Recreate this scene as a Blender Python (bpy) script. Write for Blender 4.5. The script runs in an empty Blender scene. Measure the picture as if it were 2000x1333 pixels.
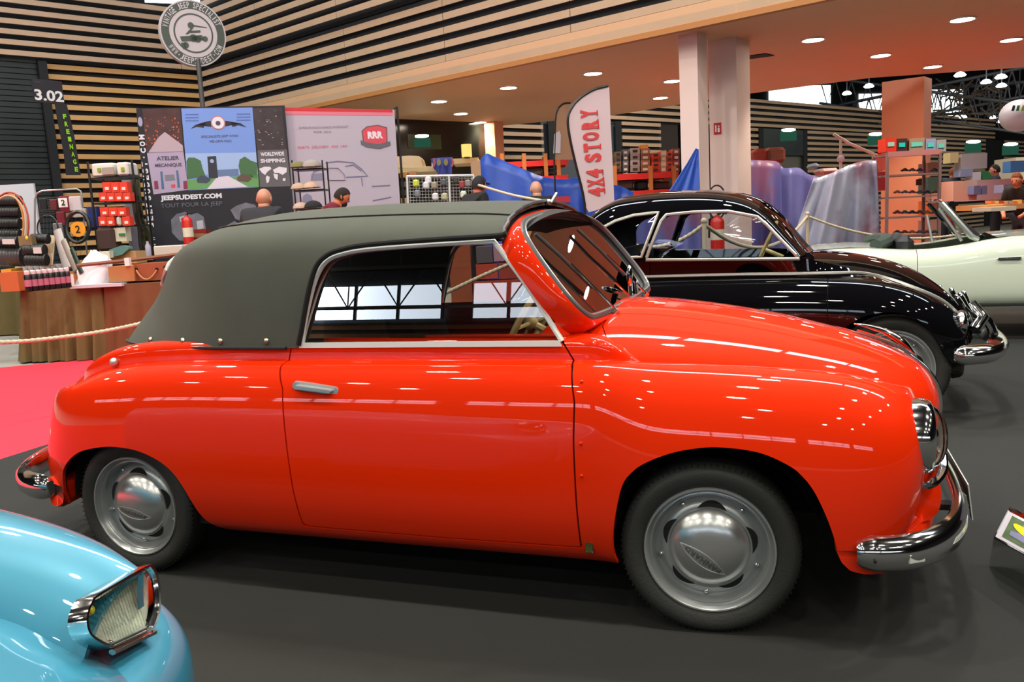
import bpy, math, random
import numpy as np
from mathutils import Vector, Matrix
random.seed(7)
sc = bpy.context.scene
COL = sc.collection
PI = math.pi

# ------------------------------------------------------------------ camera
CAM = np.array([0.2849, -3.3723, 1.3698]); YAW, PITCH, ROLL, FPX = -0.3378, 0.1406, -0.0527, 1650.0
def _axes():
    cy, sy, cp, sp = math.cos(YAW), math.sin(YAW), math.cos(PITCH), math.sin(PITCH)
    f = np.array([sy*cp, cy*cp, -sp]); r = np.array([cy, -sy, 0.0]); u = np.cross(r, f)
    c, s = math.cos(ROLL), math.sin(ROLL)
    return c*r+s*u, -s*r+c*u, f
CR, CU, CF = _axes()
cd = bpy.data.cameras.new('camera'); cam = bpy.data.objects.new('camera', cd); COL.objects.link(cam)
cd.sensor_width = 36; cd.lens = 36*FPX/2000; cd.clip_start = 0.05; cd.clip_end = 300
cam.matrix_world = Matrix([[CR[0], CU[0], -CF[0], CAM[0]], [CR[1], CU[1], -CF[1], CAM[1]], [CR[2], CU[2], -CF[2], CAM[2]], [0, 0, 0, 1]])
sc.camera = cam
# ------------------------------------------------------------------ world, view, exposure
w = bpy.data.worlds.new('world'); sc.world = w; w.use_nodes = True
w.node_tree.nodes['Background'].inputs[0].default_value = (0.85, 0.88, 1.0, 1)
w.node_tree.nodes['Background'].inputs[1].default_value = 0.08
vs = sc.view_settings; vs.view_transform = 'Standard'; vs.look = 'None'; vs.gamma = 1; vs.use_curve_mapping = False
vs.exposure = 0.25
cy = sc.cycles; cy.use_denoising = True; cy.max_bounces = 7; cy.diffuse_bounces = 3; cy.glossy_bounces = 4
cy.transparent_max_bounces = 16; cy.transmission_bounces = 6; cy.sample_clamp_indirect = 6; cy.caustics_reflective = False; cy.caustics_refractive = False
cy.blur_glossy = 0.6

# ------------------------------------------------------------------ pixel -> point helpers (2000 x 1333 photograph frame)
def ray(px, py): return CF + CR*(px-1000)/FPX - CU*(py-666.5)/FPX
def atY(px, py, y): a = ray(px, py); return CAM + a*(y-CAM[1])/a[1]
def atZ(px, py, z=0.0): a = ray(px, py); return CAM + a*(z-CAM[2])/a[2]
def atX(px, py, x): a = ray(px, py); return CAM + a*(x-CAM[0])/a[0]
def atD(px, py, d): return CAM + ray(px, py)*d
def atP(px, py, p, n): a = ray(px, py); return CAM + a*((np.array(p)-CAM)@np.array(n))/(a@np.array(n))

# ------------------------------------------------------------------ materials
MATS = {}
def mat(name, col, rough=0.5, metal=0.0, coat=0.0, spec=0.5, emit=None, es=1.0, noise=0.0, nscale=20.0, bump=0.0, bscale=200.0, alpha=1.0, coatr=0.03, wave=None):
    if name in MATS: return MATS[name]
    m = bpy.data.materials.new(name); m.use_nodes = True; nt = m.node_tree; b = nt.nodes['Principled BSDF']
    b.inputs['Base Color'].default_value = (*col, 1); b.inputs['Roughness'].default_value = rough; b.inputs['Metallic'].default_value = metal
    b.inputs['Coat Weight'].default_value = coat; b.inputs['Coat Roughness'].default_value = coatr; b.inputs['Specular IOR Level'].default_value = spec
    b.inputs['Alpha'].default_value = alpha
    if emit: b.inputs['Emission Color'].default_value = (*emit, 1); b.inputs['Emission Strength'].default_value = es
    if noise or bump:
        tc = nt.nodes.new('ShaderNodeTexCoord')
    if noise:
        n = nt.nodes.new('ShaderNodeTexNoise'); n.inputs['Scale'].default_value = nscale; n.inputs['Detail'].default_value = 6
        r = nt.nodes.new('ShaderNodeMapRange'); r.inputs[3].default_value = 1-noise; r.inputs[4].default_value = 1+noise
        mx = nt.nodes.new('ShaderNodeVectorMath'); mx.operation = 'SCALE'; mx.inputs[0].default_value = col
        nt.links.new(tc.outputs['Object'], n.inputs['Vector']); nt.links.new(n.outputs[0], r.inputs[0]); nt.links.new(r.outputs[0], mx.inputs['Scale'])
        nt.links.new(mx.outputs[0], b.inputs['Base Color'])
    if bump:
        n2 = nt.nodes.new('ShaderNodeTexNoise'); n2.inputs['Scale'].default_value = bscale; n2.inputs['Detail'].default_value = 3
        bp = nt.nodes.new('ShaderNodeBump'); bp.inputs['Strength'].default_value = bump; bp.inputs['Distance'].default_value = 0.01
        nt.links.new(tc.outputs['Object'], n2.inputs['Vector']); nt.links.new(n2.outputs[0], bp.inputs['Height']); nt.links.new(bp.outputs[0], b.inputs['Normal'])
    MATS[name] = m; return m
def glassmat(name, tint=(0.9, 0.92, 0.92), ior=1.5, strength=1.0):
    m = bpy.data.materials.new(name); m.use_nodes = True; nt = m.node_tree; nt.nodes.clear()
    o = nt.nodes.new('ShaderNodeOutputMaterial'); t = nt.nodes.new('ShaderNodeBsdfTransparent'); t.inputs[0].default_value = (*tint, 1)
    g = nt.nodes.new('ShaderNodeBsdfGlossy'); g.inputs['Roughness'].default_value = 0.0; g.inputs[0].default_value = (strength, strength, strength, 1)
    f = nt.nodes.new('ShaderNodeFresnel'); f.inputs[0].default_value = ior; x = nt.nodes.new('ShaderNodeMixShader')
    nt.links.new(f.outputs[0], x.inputs[0]); nt.links.new(t.outputs[0], x.inputs[1]); nt.links.new(g.outputs[0], x.inputs[2]); nt.links.new(x.outputs[0], o.inputs[0])
    MATS[name] = m; return m
def emat(name, col, s):
    m = bpy.data.materials.new(name); m.use_nodes = True; nt = m.node_tree; nt.nodes.clear()
    o = nt.nodes.new('ShaderNodeOutputMaterial'); e = nt.nodes.new('ShaderNodeEmission'); e.inputs[0].default_value = (*col, 1); e.inputs[1].default_value = s
    nt.links.new(e.outputs[0], o.inputs[0]); MATS[name] = m; return m
def srgb(r, g, b):
    f = lambda c: (c/255/12.92) if c/255 <= 0.04045 else ((c/255+0.055)/1.055)**2.4
    return (f(r), f(g), f(b))

RED = mat('red_paint', (0.80, 0.026, 0.001), 0.45, coat=1.0, coatr=0.025, spec=0.04)
BLK = mat('black_paint', (0.003, 0.003, 0.004), 0.5, coat=1.0, coatr=0.02, spec=0.0)
WHT = mat('white_paint', srgb(214, 226, 208), 0.3, coat=1.0)
CHR = mat('chrome', (0.80, 0.81, 0.82), 0.09, metal=1.0)
ALU = mat('dull_aluminium', (0.60, 0.62, 0.61), 0.36, metal=.72, noise=0.12, nscale=9)
WHEELGREY = mat('wheel_silver', (0.46, 0.49, 0.49), 0.30, metal=0.6, noise=0.08, nscale=12)
RUB = mat('tyre_rubber', (0.028, 0.030, 0.027), 0.62, noise=0.25, nscale=9, bump=0.15, bscale=120)
SEAL = mat('grey_rubber_seal', (0.055, 0.06, 0.065), 0.45)
CANVAS = mat('grey_canvas', (0.070, 0.075, 0.060), 0.92, noise=0.14, nscale=5, bump=0.25, bscale=900)
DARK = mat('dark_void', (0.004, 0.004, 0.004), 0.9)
GLASS = glassmat('window_glass', (0.94, 0.96, 0.95), 1.42, .5)
LAMPG = glassmat('lamp_glass', (0.85, 0.88, 0.84), 1.5)
CREAM = mat('cream_plastic', srgb(215, 195, 130), 0.4)
LEATH = mat('dark_upholstery', (0.012, 0.010, 0.009), 0.6)

# ------------------------------------------------------------------ mesh builder
class MB:
    def __init__(s): s.v = []; s.f = []; s.n = None; s.mi = None
    def add(s, vs, fs):
        o = len(s.v); s.v += [tuple(map(float, p)) for p in vs]; s.f += [tuple(i+o for i in f) for f in fs]; return s
    def box(s, c, d, rz=0, M=None, bev=0):
        x, y, z = d[0]/2, d[1]/2, d[2]/2
        if bev:
            b = min(bev, x*.9, y*.9, z*.9); vs = []
            for sx in (-1, 1):
                for sy in (-1, 1):
                    for sz in (-1, 1): vs += [(sx*x, sy*(y-b), sz*(z-b)), (sx*(x-b), sy*y, sz*(z-b)), (sx*(x-b), sy*(y-b), sz*z)]
            I = lambda a, b_, c_, k: ((a*2+b_)*2+c_)*3+k
            fs = [(I(0,0,0,0), I(0,0,1,0), I(0,1,1,0), I(0,1,0,0)), (I(1,0,0,0), I(1,1,0,0), I(1,1,1,0), I(1,0,1,0)),
                  (I(0,0,0,1), I(1,0,0,1), I(1,0,1,1), I(0,0,1,1)), (I(0,1,0,1), I(0,1,1,1), I(1,1,1,1), I(1,1,0,1)),
                  (I(0,0,0,2), I(0,1,0,2), I(1,1,0,2), I(1,0,0,2)), (I(0,0,1,2), I(1,0,1,2), I(1,1,1,2), I(0,1,1,2))]
            for a in (0, 1):
                for b_ in (0, 1):
                    fs += [(I(a,b_,0,0), I(a,b_,1,0), I(a,b_,1,1), I(a,b_,0,1)), (I(a,0,b_,0), I(a,1,b_,0), I(a,1,b_,2), I(a,0,b_,2)), (I(0,a,b_,1), I(1,a,b_,1), I(1,a,b_,2), I(0,a,b_,2))]
                    for c_ in (0, 1): fs.append((I(a,b_,c_,0), I(a,b_,c_,1), I(a,b_,c_,2)))
        else:
            vs = [(sx*x, sy*y, sz*z) for sx in (-1, 1) for sy in (-1, 1) for sz in (-1, 1)]
            fs = [(0, 1, 3, 2), (4, 6, 7, 5), (0, 4, 5, 1), (2, 3, 7, 6), (0, 2, 6, 4), (1, 5, 7, 3)]
        if M is None: M = Matrix.Translation(Vector(c)) @ Matrix.Rotation(rz, 4, 'Z')
        return s.add([M @ Vector(p) for p in vs], fs)
    def tube(s, pts, r, n=8, closed=False, cap=True, flat=1.0):
        pts = [Vector(p) for p in pts]; N = len(pts); rs = r if isinstance(r, (list, tuple)) else [r]*N
        T = []
        for i in range(N):
            a = pts[(i-1) % N] if (closed or i > 0) else pts[i]; b = pts[(i+1) % N] if (closed or i < N-1) else pts[i]
            t = b-a; T.append(t.normalized() if t.length > 1e-9 else Vector((0, 0, 1)))
        up = Vector((0, 0, 1)) if abs(T[0].z) < 0.9 else Vector((1, 0, 0))
        nrm = (up-T[0]*up.dot(T[0])).normalized(); vs = []
        for i in range(N):
            nrm = (nrm-T[i]*nrm.dot(T[i])); nrm = nrm.normalized() if nrm.length > 1e-6 else T[i].orthogonal().normalized()
            bi = T[i].cross(nrm)
            for k in range(n):
                a = 2*PI*k/n; vs.append(pts[i]+nrm*math.cos(a)*rs[i]+bi*math.sin(a)*rs[i]*flat)
        fs = []
        for i in range(N if closed else N-1):
            j = (i+1) % N
            for k in range(n): l = (k+1) % n; fs.append((i*n+k, i*n+l, j*n+l, j*n+k))
        if cap and not closed: fs += [tuple(range(n))[::-1], tuple((N-1)*n+k for k in range(n))]
        return s.add(vs, fs)
    def lathe(s, prof, n=32, M=None, cap=False):
        M = M or Matrix(); vs = []; m = len(prof)
        for k in range(n):
            a = 2*PI*k/n
            for r, z in prof: vs.append(M @ Vector((r*math.cos(a), r*math.sin(a), z)))
        fs = [(k*m+i, ((k+1) % n)*m+i, ((k+1) % n)*m+i+1, k*m+i+1) for k in range(n) for i in range(m-1)]
        if cap: fs += [tuple(k*m for k in range(n))[::-1], tuple(k*m+m-1 for k in range(n))]
        return s.add(vs, fs)
    def cyl(s, p, q, r, n=12, r2=None):
        p, q = Vector(p), Vector(q); return s.tube([p, q], [r, r if r2 is None else r2], n)
    def quad(s, a, b, c, d): return s.add([a, b, c, d], [(0, 1, 2, 3)])
    def prism(s, poly, ext):          # poly: 3-D points, ext: vector
        n = len(poly); P = [Vector(p) for p in poly]; e = Vector(ext)
        return s.add(P+[p+e for p in P], [tuple(range(n))[::-1], tuple(range(n, 2*n))]+[(i, (i+1) % n, n+(i+1) % n, n+i) for i in range(n)])
    def ball(s, c, r, nu=12, nv=8, sc_=(1, 1, 1), M=None):
        vs = []; c = Vector(c); M = M or Matrix()
        for j in range(nv+1):
            t = PI*j/nv
            for i in range(nu): a = 2*PI*i/nu; vs.append(c+(M @ Vector((r*sc_[0]*math.sin(t)*math.cos(a), r*sc_[1]*math.sin(t)*math.sin(a), r*sc_[2]*math.cos(t)))))
        return s.add(vs, [(j*nu+i, (j+1)*nu+i, (j+1)*nu+(i+1) % nu, j*nu+(i+1) % nu) for j in range(nv) for i in range(nu)])

def link(name, me, parent=None):
    o = bpy.data.objects.new(name, me); COL.objects.link(o)
    if parent is not None: o.parent = parent
    return o
def rootloc(o):
    while o.parent is not None: o = o.parent
    return Vector(o.location)
def build(name, mb, m, parent=None, smooth=True, ang=40, local=False, label=None):
    me = bpy.data.meshes.new(name); off = Vector((0, 0, 0)) if (parent is None or local) else rootloc(parent)
    me.from_pydata([(p[0]-off.x, p[1]-off.y, p[2]-off.z) for p in mb.v], [], mb.f)
    ms = m if isinstance(m, (list, tuple)) else [m]
    for q in ms: me.materials.append(q)
    if mb.mi is not None: me.polygons.foreach_set('material_index', mb.mi)
    me.validate(); me.update()
    if smooth:
        me.polygons.foreach_set('use_smooth', [True]*len(me.polygons))
        if mb.n is not None and len(mb.n) == len(me.vertices): me.normals_split_custom_set_from_vertices(mb.n)
        elif ang < 180: me.set_sharp_from_angle(angle=math.radians(ang))
    o = link(name, me, parent)
    if label: o['label'] = label
    return o
def tag(o, label, cat, group=None, kind=None):
    if label: o['label'] = label
    if cat: o['category'] = cat
    if group: o['group'] = group
    if kind: o['kind'] = kind
    return o
def thing(name, label, cat, loc=(0, 0, 0), rz=0, group=None):
    o = bpy.data.objects.new(name, None); COL.objects.link(o); o.location = Vector([float(q) for q in loc]); o.rotation_euler = (0, 0, rz); o.empty_display_size = 0.1
    return tag(o, label, cat, group)
def struct(name, mb, m, **k):
    o = build(name, mb, m, **k); o['kind'] = 'structure'; return o
def dup(o, loc=None, rz=None, label=None, group=None, parent=None):
    c = o.copy(); COL.objects.link(c)
    if parent is not None: c.parent = parent
    for ch in list(o.children): dup(ch, parent=c)
    if loc is not None: c.location = Vector([float(q) for q in loc])
    if rz is not None: c.rotation_euler = (c.rotation_euler[0], c.rotation_euler[1], rz)
    if label: c['label'] = label
    if group: c['group'] = group
    return c
def textmesh(txt, size=1.0, ext=0.0, bold=0.0, space=1.0, align='CENTER'):
    cu = bpy.data.curves.new('t', 'FONT'); cu.body = txt; cu.size = size; cu.extrude = ext; cu.offset = bold; cu.space_character = space
    cu.align_x = align; cu.align_y = 'CENTER'; cu.resolution_u = 3
    o = bpy.data.objects.new('t', cu); COL.objects.link(o); dg = bpy.context.evaluated_depsgraph_get(); dg.update()
    me = bpy.data.meshes.new_from_object(o.evaluated_get(dg)); bpy.data.objects.remove(o); bpy.data.curves.remove(cu)
    mb = MB(); mb.v = [tuple(v.co) for v in me.vertices]; mb.f = [tuple(p.vertices) for p in me.polygons]; bpy.data.meshes.remove(me); return mb
def text3(txt, o, ux, uy, w, h, ext=0.002, bold=0.0, space=1.0):
    """text centred on point o, reading along ux, up along uy, fitted into w x h"""
    t = textmesh(txt, 1.0, 0, bold, space); V = np.array(t.v); lo, hi = V.min(0), V.max(0)
    ux = np.array(ux, float); uy = np.array(uy, float); ux /= np.linalg.norm(ux); uy /= np.linalg.norm(uy); n = np.cross(ux, uy)
    X = (V[:, 0]-(lo[0]+hi[0])/2)*w/max(1e-6, hi[0]-lo[0]); Y_ = (V[:, 1]-(lo[1]+hi[1])/2)*h/max(1e-6, hi[1]-lo[1])
    P = np.array(o)+X[:, None]*ux+Y_[:, None]*uy+n*ext
    m = MB(); m.add(P.tolist(), t.f); return m
def pair(name, g, m, parent, **k):
    a = build(name, g, m, parent, **k); build(name, mirr(g), m, parent, **k); return a
def merge(*ms):
    o = MB()
    for m in ms: o.add(m.v, m.f)
    return o

# ------------------------------------------------------------------ smooth surfaces: cubic B-spline nets, clipping by outlines
def bsp(t):
    return np.stack([(1-t)**3/6, (3*t**3-6*t**2+4)/6, (-3*t**3+3*t**2+3*t+1)/6, t**3/6], -1)
def dbsp(t):
    return np.stack([-(1-t)**2/2, (3*t**2-4*t)/2, (-3*t**2+2*t+1)/2, t**2/2], -1)
def surf(net, nu, nv, mu=(None, None), mv=(None, None)):
    """net (U,V,3). mu/mv: 'y' mirrors the ghost row across y=0, None extrapolates. Returns P, N on an (nu+1)x(nv+1) grid"""
    net = np.array(net, float)
    def ghost(a, b, kind):
        if kind == 'y': g = b.copy(); g[..., 1] *= -1; return g
        return 2*a-b
    net = np.concatenate([ghost(net[0], net[1], mu[0])[None], net, ghost(net[-1], net[-2], mu[1])[None]], 0)
    net = np.concatenate([ghost(net[:, 0], net[:, 1], mv[0])[:, None], net, ghost(net[:, -1], net[:, -2], mv[1])[:, None]], 1)
    def basis(n, cnt):
        u = np.linspace(0, cnt-3-1e-9, n+1); i = np.floor(u).astype(int); t = u-i; B = np.zeros((n+1, cnt)); D = np.zeros((n+1, cnt)); b, d = bsp(t), dbsp(t)
        for k in range(4): B[np.arange(n+1), i+k] = b[:, k]; D[np.arange(n+1), i+k] = d[:, k]
        return B, D
    Bu, Du = basis(nu, net.shape[0]); Bv, Dv = basis(nv, net.shape[1])
    P = np.einsum('ai,bj,ijk->abk', Bu, Bv, net); Tu = np.einsum('ai,bj,ijk->abk', Du, Bv, net); Tv = np.einsum('ai,bj,ijk->abk', Bu, Dv, net)
    N = np.cross(Tu, Tv); L = np.linalg.norm(N, axis=-1, keepdims=True); N = N/np.maximum(L, 1e-9)
    return P, N
def spline(pts, n=10, closed=False):
    P = np.array(pts, float)
    if closed: P = np.concatenate([P[-1:], P, P[:2]])
    else: P = np.concatenate([2*P[:1]-P[1:2], P, 2*P[-1:]-P[-2:-1]])
    out = []
    for i in range(len(P)-3):
        a, b, c, d = P[i:i+4]
        for t in np.linspace(0, 1, n, endpoint=False):
            out.append(0.5*(2*b+(c-a)*t+(2*a-5*b+4*c-d)*t*t+(-a+3*b-3*c+d)*t**3))
    if not closed: out.append(P[-2])
    return np.array(out)
def psdf(Q, poly):
    """signed distance of 2-D points Q (n,2) to closed polygon, positive outside"""
    Q = np.asarray(Q, float); A = np.asarray(poly, float); B = np.roll(A, -1, 0); best = np.full(len(Q), 1e9); ins = np.zeros(len(Q), bool)
    for a, b in zip(A, B):
        d = b-a; L = d@d
        if L < 1e-14: continue
        t = np.clip(((Q-a)@d)/L, 0, 1); dist = np.hypot(*(Q-a-t[:, None]*d).T); best = np.minimum(best, dist)
        c = (a[1] > Q[:, 1]) != (b[1] > Q[:, 1])
        if a[1] != b[1]: ins ^= c & (Q[:, 0] < (b[0]-a[0])*(Q[:, 1]-a[1])/(b[1]-a[1])+a[0])
    return np.where(ins, -best, best)
def panel(P, N, fields=(), rim=0.012, flip=False, mirror=False):
    """grid surface clipped to where every field >= 0; fields are arrays over the grid"""
    nu, nv = P.shape[:2]; V = P.reshape(-1, 3).tolist(); NN = N.reshape(-1, 3).tolist(); F = [list(np.asarray(f).reshape(-1)) for f in fields]
    idx = np.arange(nu*nv).reshape(nu, nv)
    polys = np.stack([idx[:-1, :-1], idx[1:, :-1], idx[1:, 1:], idx[:-1, 1:]], -1).reshape(-1, 4).tolist()
    for k in range(len(F)):
        f = F[k]; cache = {}; out = []
        for p in polys:
            s = [f[i] >= 0 for i in p]
            if all(s): out.append(p); continue
            if not any(s): continue
            q = []
            for a, b in zip(p, p[1:]+p[:1]):
                if f[a] >= 0: q.append(a)
                if (f[a] >= 0) != (f[b] >= 0):
                    key = (a, b) if a < b else (b, a)
                    if key not in cache:
                        t = f[key[0]]/(f[key[0]]-f[key[1]]); cache[key] = len(V)
                        V.append([V[key[0]][c]*(1-t)+V[key[1]][c]*t for c in range(3)]); NN.append([NN[key[0]][c]*(1-t)+NN[key[1]][c]*t for c in range(3)])
                        for m2 in range(len(F)): F[m2].append(0.0 if m2 == k else F[m2][key[0]]*(1-t)+F[m2][key[1]]*t)
                    q.append(cache[key])
            if len(q) > 2: out.append(q)
        polys = out
    if rim:
        cnt = {}
        for p in polys:
            for a, b in zip(p, p[1:]+p[:1]): cnt[(a, b) if a < b else (b, a)] = cnt.get((a, b) if a < b else (b, a), 0)+1
        m = {}
        for p in list(polys):
            for a, b in zip(p, p[1:]+p[:1]):
                if cnt[(a, b) if a < b else (b, a)] == 1:
                    e = Vector(V[a])-Vector(V[b])
                    if e.length < 1e-6: continue
                    r = []
                    for i in (a, b):
                        for d in (0, 1):
                            key = (i, d)
                            if key not in m:
                                m[key] = len(V); V.append([V[i][c]-(NN[i][c]*rim if d else 0)*(-1 if flip else 1) for c in range(3)]); NN.append([0, 0, 0])
                        r.append(m[(i, 0)]); r.append(m[(i, 1)])
                    polys.append([r[0], r[2], r[3], r[1]])
    used = sorted({i for p in polys for i in p}); mp = {i: k for k, i in enumerate(used)}
    mb = MB(); mb.v = [tuple(V[i]) for i in used]; mb.f = [tuple(mp[i] for i in p) for p in polys]; n = [tuple(NN[i]) for i in used]
    if flip: n = [(-a, -b, -c) for a, b, c in n]; mb.f = [p[::-1] for p in mb.f]
    mb.n = n
    if mirror:
        o = len(mb.v); mb.v += [(x, -y, z) for x, y, z in mb.v]; mb.f += [tuple(i+o for i in p[::-1]) for p in mb.f]; mb.n += [(x, -y, z) for x, y, z in mb.n]
    # faces of zero length removed
    mb.f = [p for p in mb.f if len(set(p)) > 2]
    return mb
def mirr(mb):
    m = MB(); m.v = [(x, -y, z) for x, y, z in mb.v]; m.f = [p[::-1] for p in mb.f]; m.n = [(x, -y, z) for x, y, z in mb.n] if mb.n else None; return m
# ================================================================== HALL
def lampmat(): return emat('lamp_glow', (1.0, .86, .66), 55)
GL = lampmat(); GLW = emat('cool_glow', (.80, .95, 1.0), 9)
WOOD = mat('pale_slat_wood', srgb(184, 156, 128), .55, noise=.10, nscale=2.5)
WOOD2 = mat('amber_slat_wood', srgb(200, 156, 98), .55, noise=.12, nscale=2.5)
BACK = mat('black_backing', (.006, .008, .010), .8)
CONC = mat('pale_concrete', srgb(150, 148, 142), .7, noise=.08, nscale=3)
CARP = mat('charcoal_carpet', (.0165, .0178, .0165), .97, noise=.12, nscale=3, bump=.3, bscale=400)
CARB = mat('black_carpet', (.026, .027, .027), .97, noise=.1, nscale=3, bump=.3, bscale=400)
PINK = mat('pink_carpet', srgb(238, 42, 64), .95, noise=.04, nscale=4)
REDC = mat('red_carpet', srgb(176, 52, 38), .95, noise=.04, nscale=4)
SOFF = mat('cream_soffit', srgb(206, 164, 128), .6)
E1 = np.array([.928, -.372]); N1 = np.array([.372, .928]); A1 = np.array([-6.9, 9.85]); K = np.array([-11.6, 11.74]); E2 = np.array([math.sin(math.radians(28.3)), math.cos(math.radians(28.3))]); N2 = np.array([-E2[1], E2[0]])
HS = 3.6
def P3(xy, z): return (float(xy[0]), float(xy[1]), float(z))
g = MB(); g.box((0, 5, -.06), (110, 110, .1)); struct('floor', g, CONC, smooth=False)
g = MB(); g.prism([(-4.7, -12, -.01), (14, -12, -.01), (14, 9.58, -.01), (-1.5, 9.58, -.01), (-1.5, 5.1, -.01), (-4.7, 5.1, -.01)], (0, 0, .014)); struct('floor', g, CARP, smooth=False)
g = MB(); g.prism([(-9.6, -8, -.01), (-4.705, -8, -.01), (-4.705, 6.9, -.01), (-9.6, 2.95, -.01)], (0, 0, .012)); struct('floor', g, PINK, smooth=False)
g = MB(); g.prism([(-1.5, 9.6, -.01), (14, 9.6, -.01), (14, 15, -.01), (-1.5, 15, -.01)], (0, 0, .012)); struct('floor', g, REDC, smooth=False)
g = MB(); g.box((2, 5, 11.05), (110, 110, .1)); struct('ceiling', g, mat('dark_ceiling', (.010, .010, .012), .9), smooth=False)
def slatwall(nm, p, q, z0, z1, pitch, m, n, fill=.50, thick=.035, joints=2.4, back=True, prot=0.0):
    """wall plane from p to q with horizontal boards proud of a black backing; n points into the hall"""
    p, q, n = np.array(p), np.array(q), np.array(n); d = q-p; L = np.linalg.norm(d); d = d/L
    g = MB(); a, b_ = p-n*.08, q-n*.08
    g.prism([P3(a, z0), P3(b_, z0), P3(b_, z1), P3(a, z1)], (-n[0]*.1, -n[1]*.1, 0)); w_ = struct(nm, g, BACK, smooth=False)
    g = MB(); k = 0; z = z0+pitch*(1-fill)*.5
    while z < z1-pitch*.4:
        s = 0.0
        while s < L-.01:
            e = min(L, s+joints-.012); a, b_ = p+d*s+n*prot, p+d*e+n*prot; h = pitch*fill
            g.prism([P3(a, z), P3(b_, z), P3(b_, z+h), P3(a, z+h)], (-n[0]*thick, -n[1]*thick, 0)); s += joints
        z += pitch; k += 1
    o = build('slat_cladding', g, m, w_, smooth=False); return w_
# gallery fascia (overhangs): bottom band flush, upper band proud
fr = N1*-1
slatwall('wall_gallery', K-E1*.0, A1+E1*9.3, HS, 4.86, .203, WOOD, fr, fill=.50, thick=.015)
slatwall('wall_gallery', K-E1*.0, A1+E1*12, 4.88, 8.2, .203, WOOD, fr, fill=.50, thick=.015, prot=.12)
# left wall
nl = -N2 if (CAM[:2]-K)@(-N2) > 0 else N2
slatwall('wall_left', K-E2*3.02, K+E2*.0, 0.02, 4.72, .182, WOOD2, nl, joints=3.4)
slatwall('wall_left', K, K+E2*6, 0.02, 3.58, .182, WOOD2, nl, joints=3.4)
slatwall('wall_left', K-E2*14, K+E2*.0, 4.74, 8.2, .182, WOOD, nl, prot=.14, joints=3.4)
# roller shutter at the far left
p0, p1 = K-E2*9, K-E2*3.05
g = MB(); z = 0
while z < 4.7: a, b_ = p0+nl*.0, p1+nl*.0; g.prism([P3(a, z), P3(b_, z), P3(b_, z+.085), P3(a, z+.085)], P3(-nl*.03, 0)); z += .10
g.prism([P3(p0-nl*.04, 0), P3(p1-nl*.04, 0), P3(p1-nl*.04, 4.72), P3(p0-nl*.04, 4.72)], P3(-nl*.04, 0)); struct('door_1', g, mat('dark_shutter', (.018, .024, .026), .5, metal=.3), smooth=False)
g = MB(); q = p1+nl*.05; g.prism([P3(q, 0), P3(q+E2*.14, 0), P3(q+E2*.14, 4.72), P3(q, 4.72)], P3(nl*.10, 0)); struct('trim_1', g, BACK, smooth=False)
# side and rear walls of the hall, seen only in reflections
slatwall('wall_rear', (-30, -20), (26, -20), 0.02, 4.05, .25, mat('shade_tinted_slat_wood', srgb(96, 66, 40), .6), (0, 1), joints=6)  # slat wood given a darker colour so the rear wall looks less lit
g = MB(); g.box((0, -20.2, 7.1), (60, .1, 8.0)); g.box((-30, 0, 5.5), (.1, 60, 11)); g.box((27, 0, 5.5), (.1, 60, 11)); struct('wall_outer', g, BACK, smooth=False)
WG = emat('daylight_glass', (.78, .88, 1.0), 5.0)
for i, (xa, xb) in enumerate(((-29, -22.5), (-21.6, -16.2), (-15.3, -9.6), (-8.7, -4.2), (-3.4, 2.0), (2.9, 9), (10, 17))):
    g = MB(); g.box(((xa+xb)/2, -20.05, 4.65), (xb-xa, .04, 1.0)); wdw = struct('window_%d' % (i+1), g, WG, smooth=False)
    g = MB()
    for x in np.arange(xa, xb+.1, (xb-xa)/4): g.box((x, -19.98, 4.65), (.08, .08, 1.05))
    build('mullion', g, BACK, wdw, smooth=False)
# roof trusses behind the viewer (they break up the daylight in the reflections)
for y in (-17.5,):
    g = MB(); g.tube([(-30, y, 5.1), (26, y, 5.1)], .07, 6); g.tube([(-30, y, 4.05), (26, y, 4.05)], .05, 6)
    for x in np.arange(-30, 26, 1.5): g.tube([(x, y, 5.1), (x+.75, y, 4.05), (x+1.5, y, 5.1)], .028, 5); g.tube([(x+.75, y, 4.05), (x+.75, y, 8.6)], .02, 5)
    tag(build('roof_truss', g, BACK, None), 'long steel lattice roof truss in front of the clerestory windows', 'truss')
# high bay lamps
lampm = MB(); lampm.lathe([(.04, .30), (.06, .18), (.22, .06), (.26, 0), (.25, -.005)], 20)
hb0 = None
LB = bpy.data.lights.new('lamp_light', 'AREA'); LB.shape = 'DISK'; LB.size = .44; LB.energy = 85; LB.color = (1, .93, .80)
LA = LB.copy(); LA.energy = 200
def highbay(x, y, z, e=1.0):
    global hb0
    if hb0 is None:
        hb0 = thing('high_bay_lamp', 'round black high bay lamp hanging from the dark hall ceiling', 'ceiling lamp', (x, y, z), 0, 'high bay lamps of the hall'); build('housing', lampm, BACK, hb0, local=True)
        o = bpy.data.objects.new('bulb_light', LB); COL.objects.link(o); o.parent = hb0; o.location = (0, 0, .0)
        g = MB(); g.cyl((0, 0, .3), (0, 0, 2.2), .012, 6); build('rod', g, BACK, hb0, local=True); return hb0
    o = dup(hb0, loc=(x, y, z))
    if e > 1:
        for c in o.children:
            if c.type == 'LIGHT': c.data = LA
    return o
for x in (-13, -8.5, -4.2, 0.2, 4.6, 9):
    for y in (-15, -10.5, -6.2, -2.0, 2.4): highbay(x+.35*((int(y) % 3)-1), y, 8.2, 2 if y > -3 else 1)
for x, y in ((1, 15.6), (4, 17), (8, 21), (10, 24), (12, 27.5), (15, 31), (17, 35), (-3, 17.5)): highbay(x, y, 7.5, 2)  # extra lamps added to brighten the far slatted wall
for x in (-20, -14): 
    for y in (6.5,): highbay(x, y, 8.2)
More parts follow.
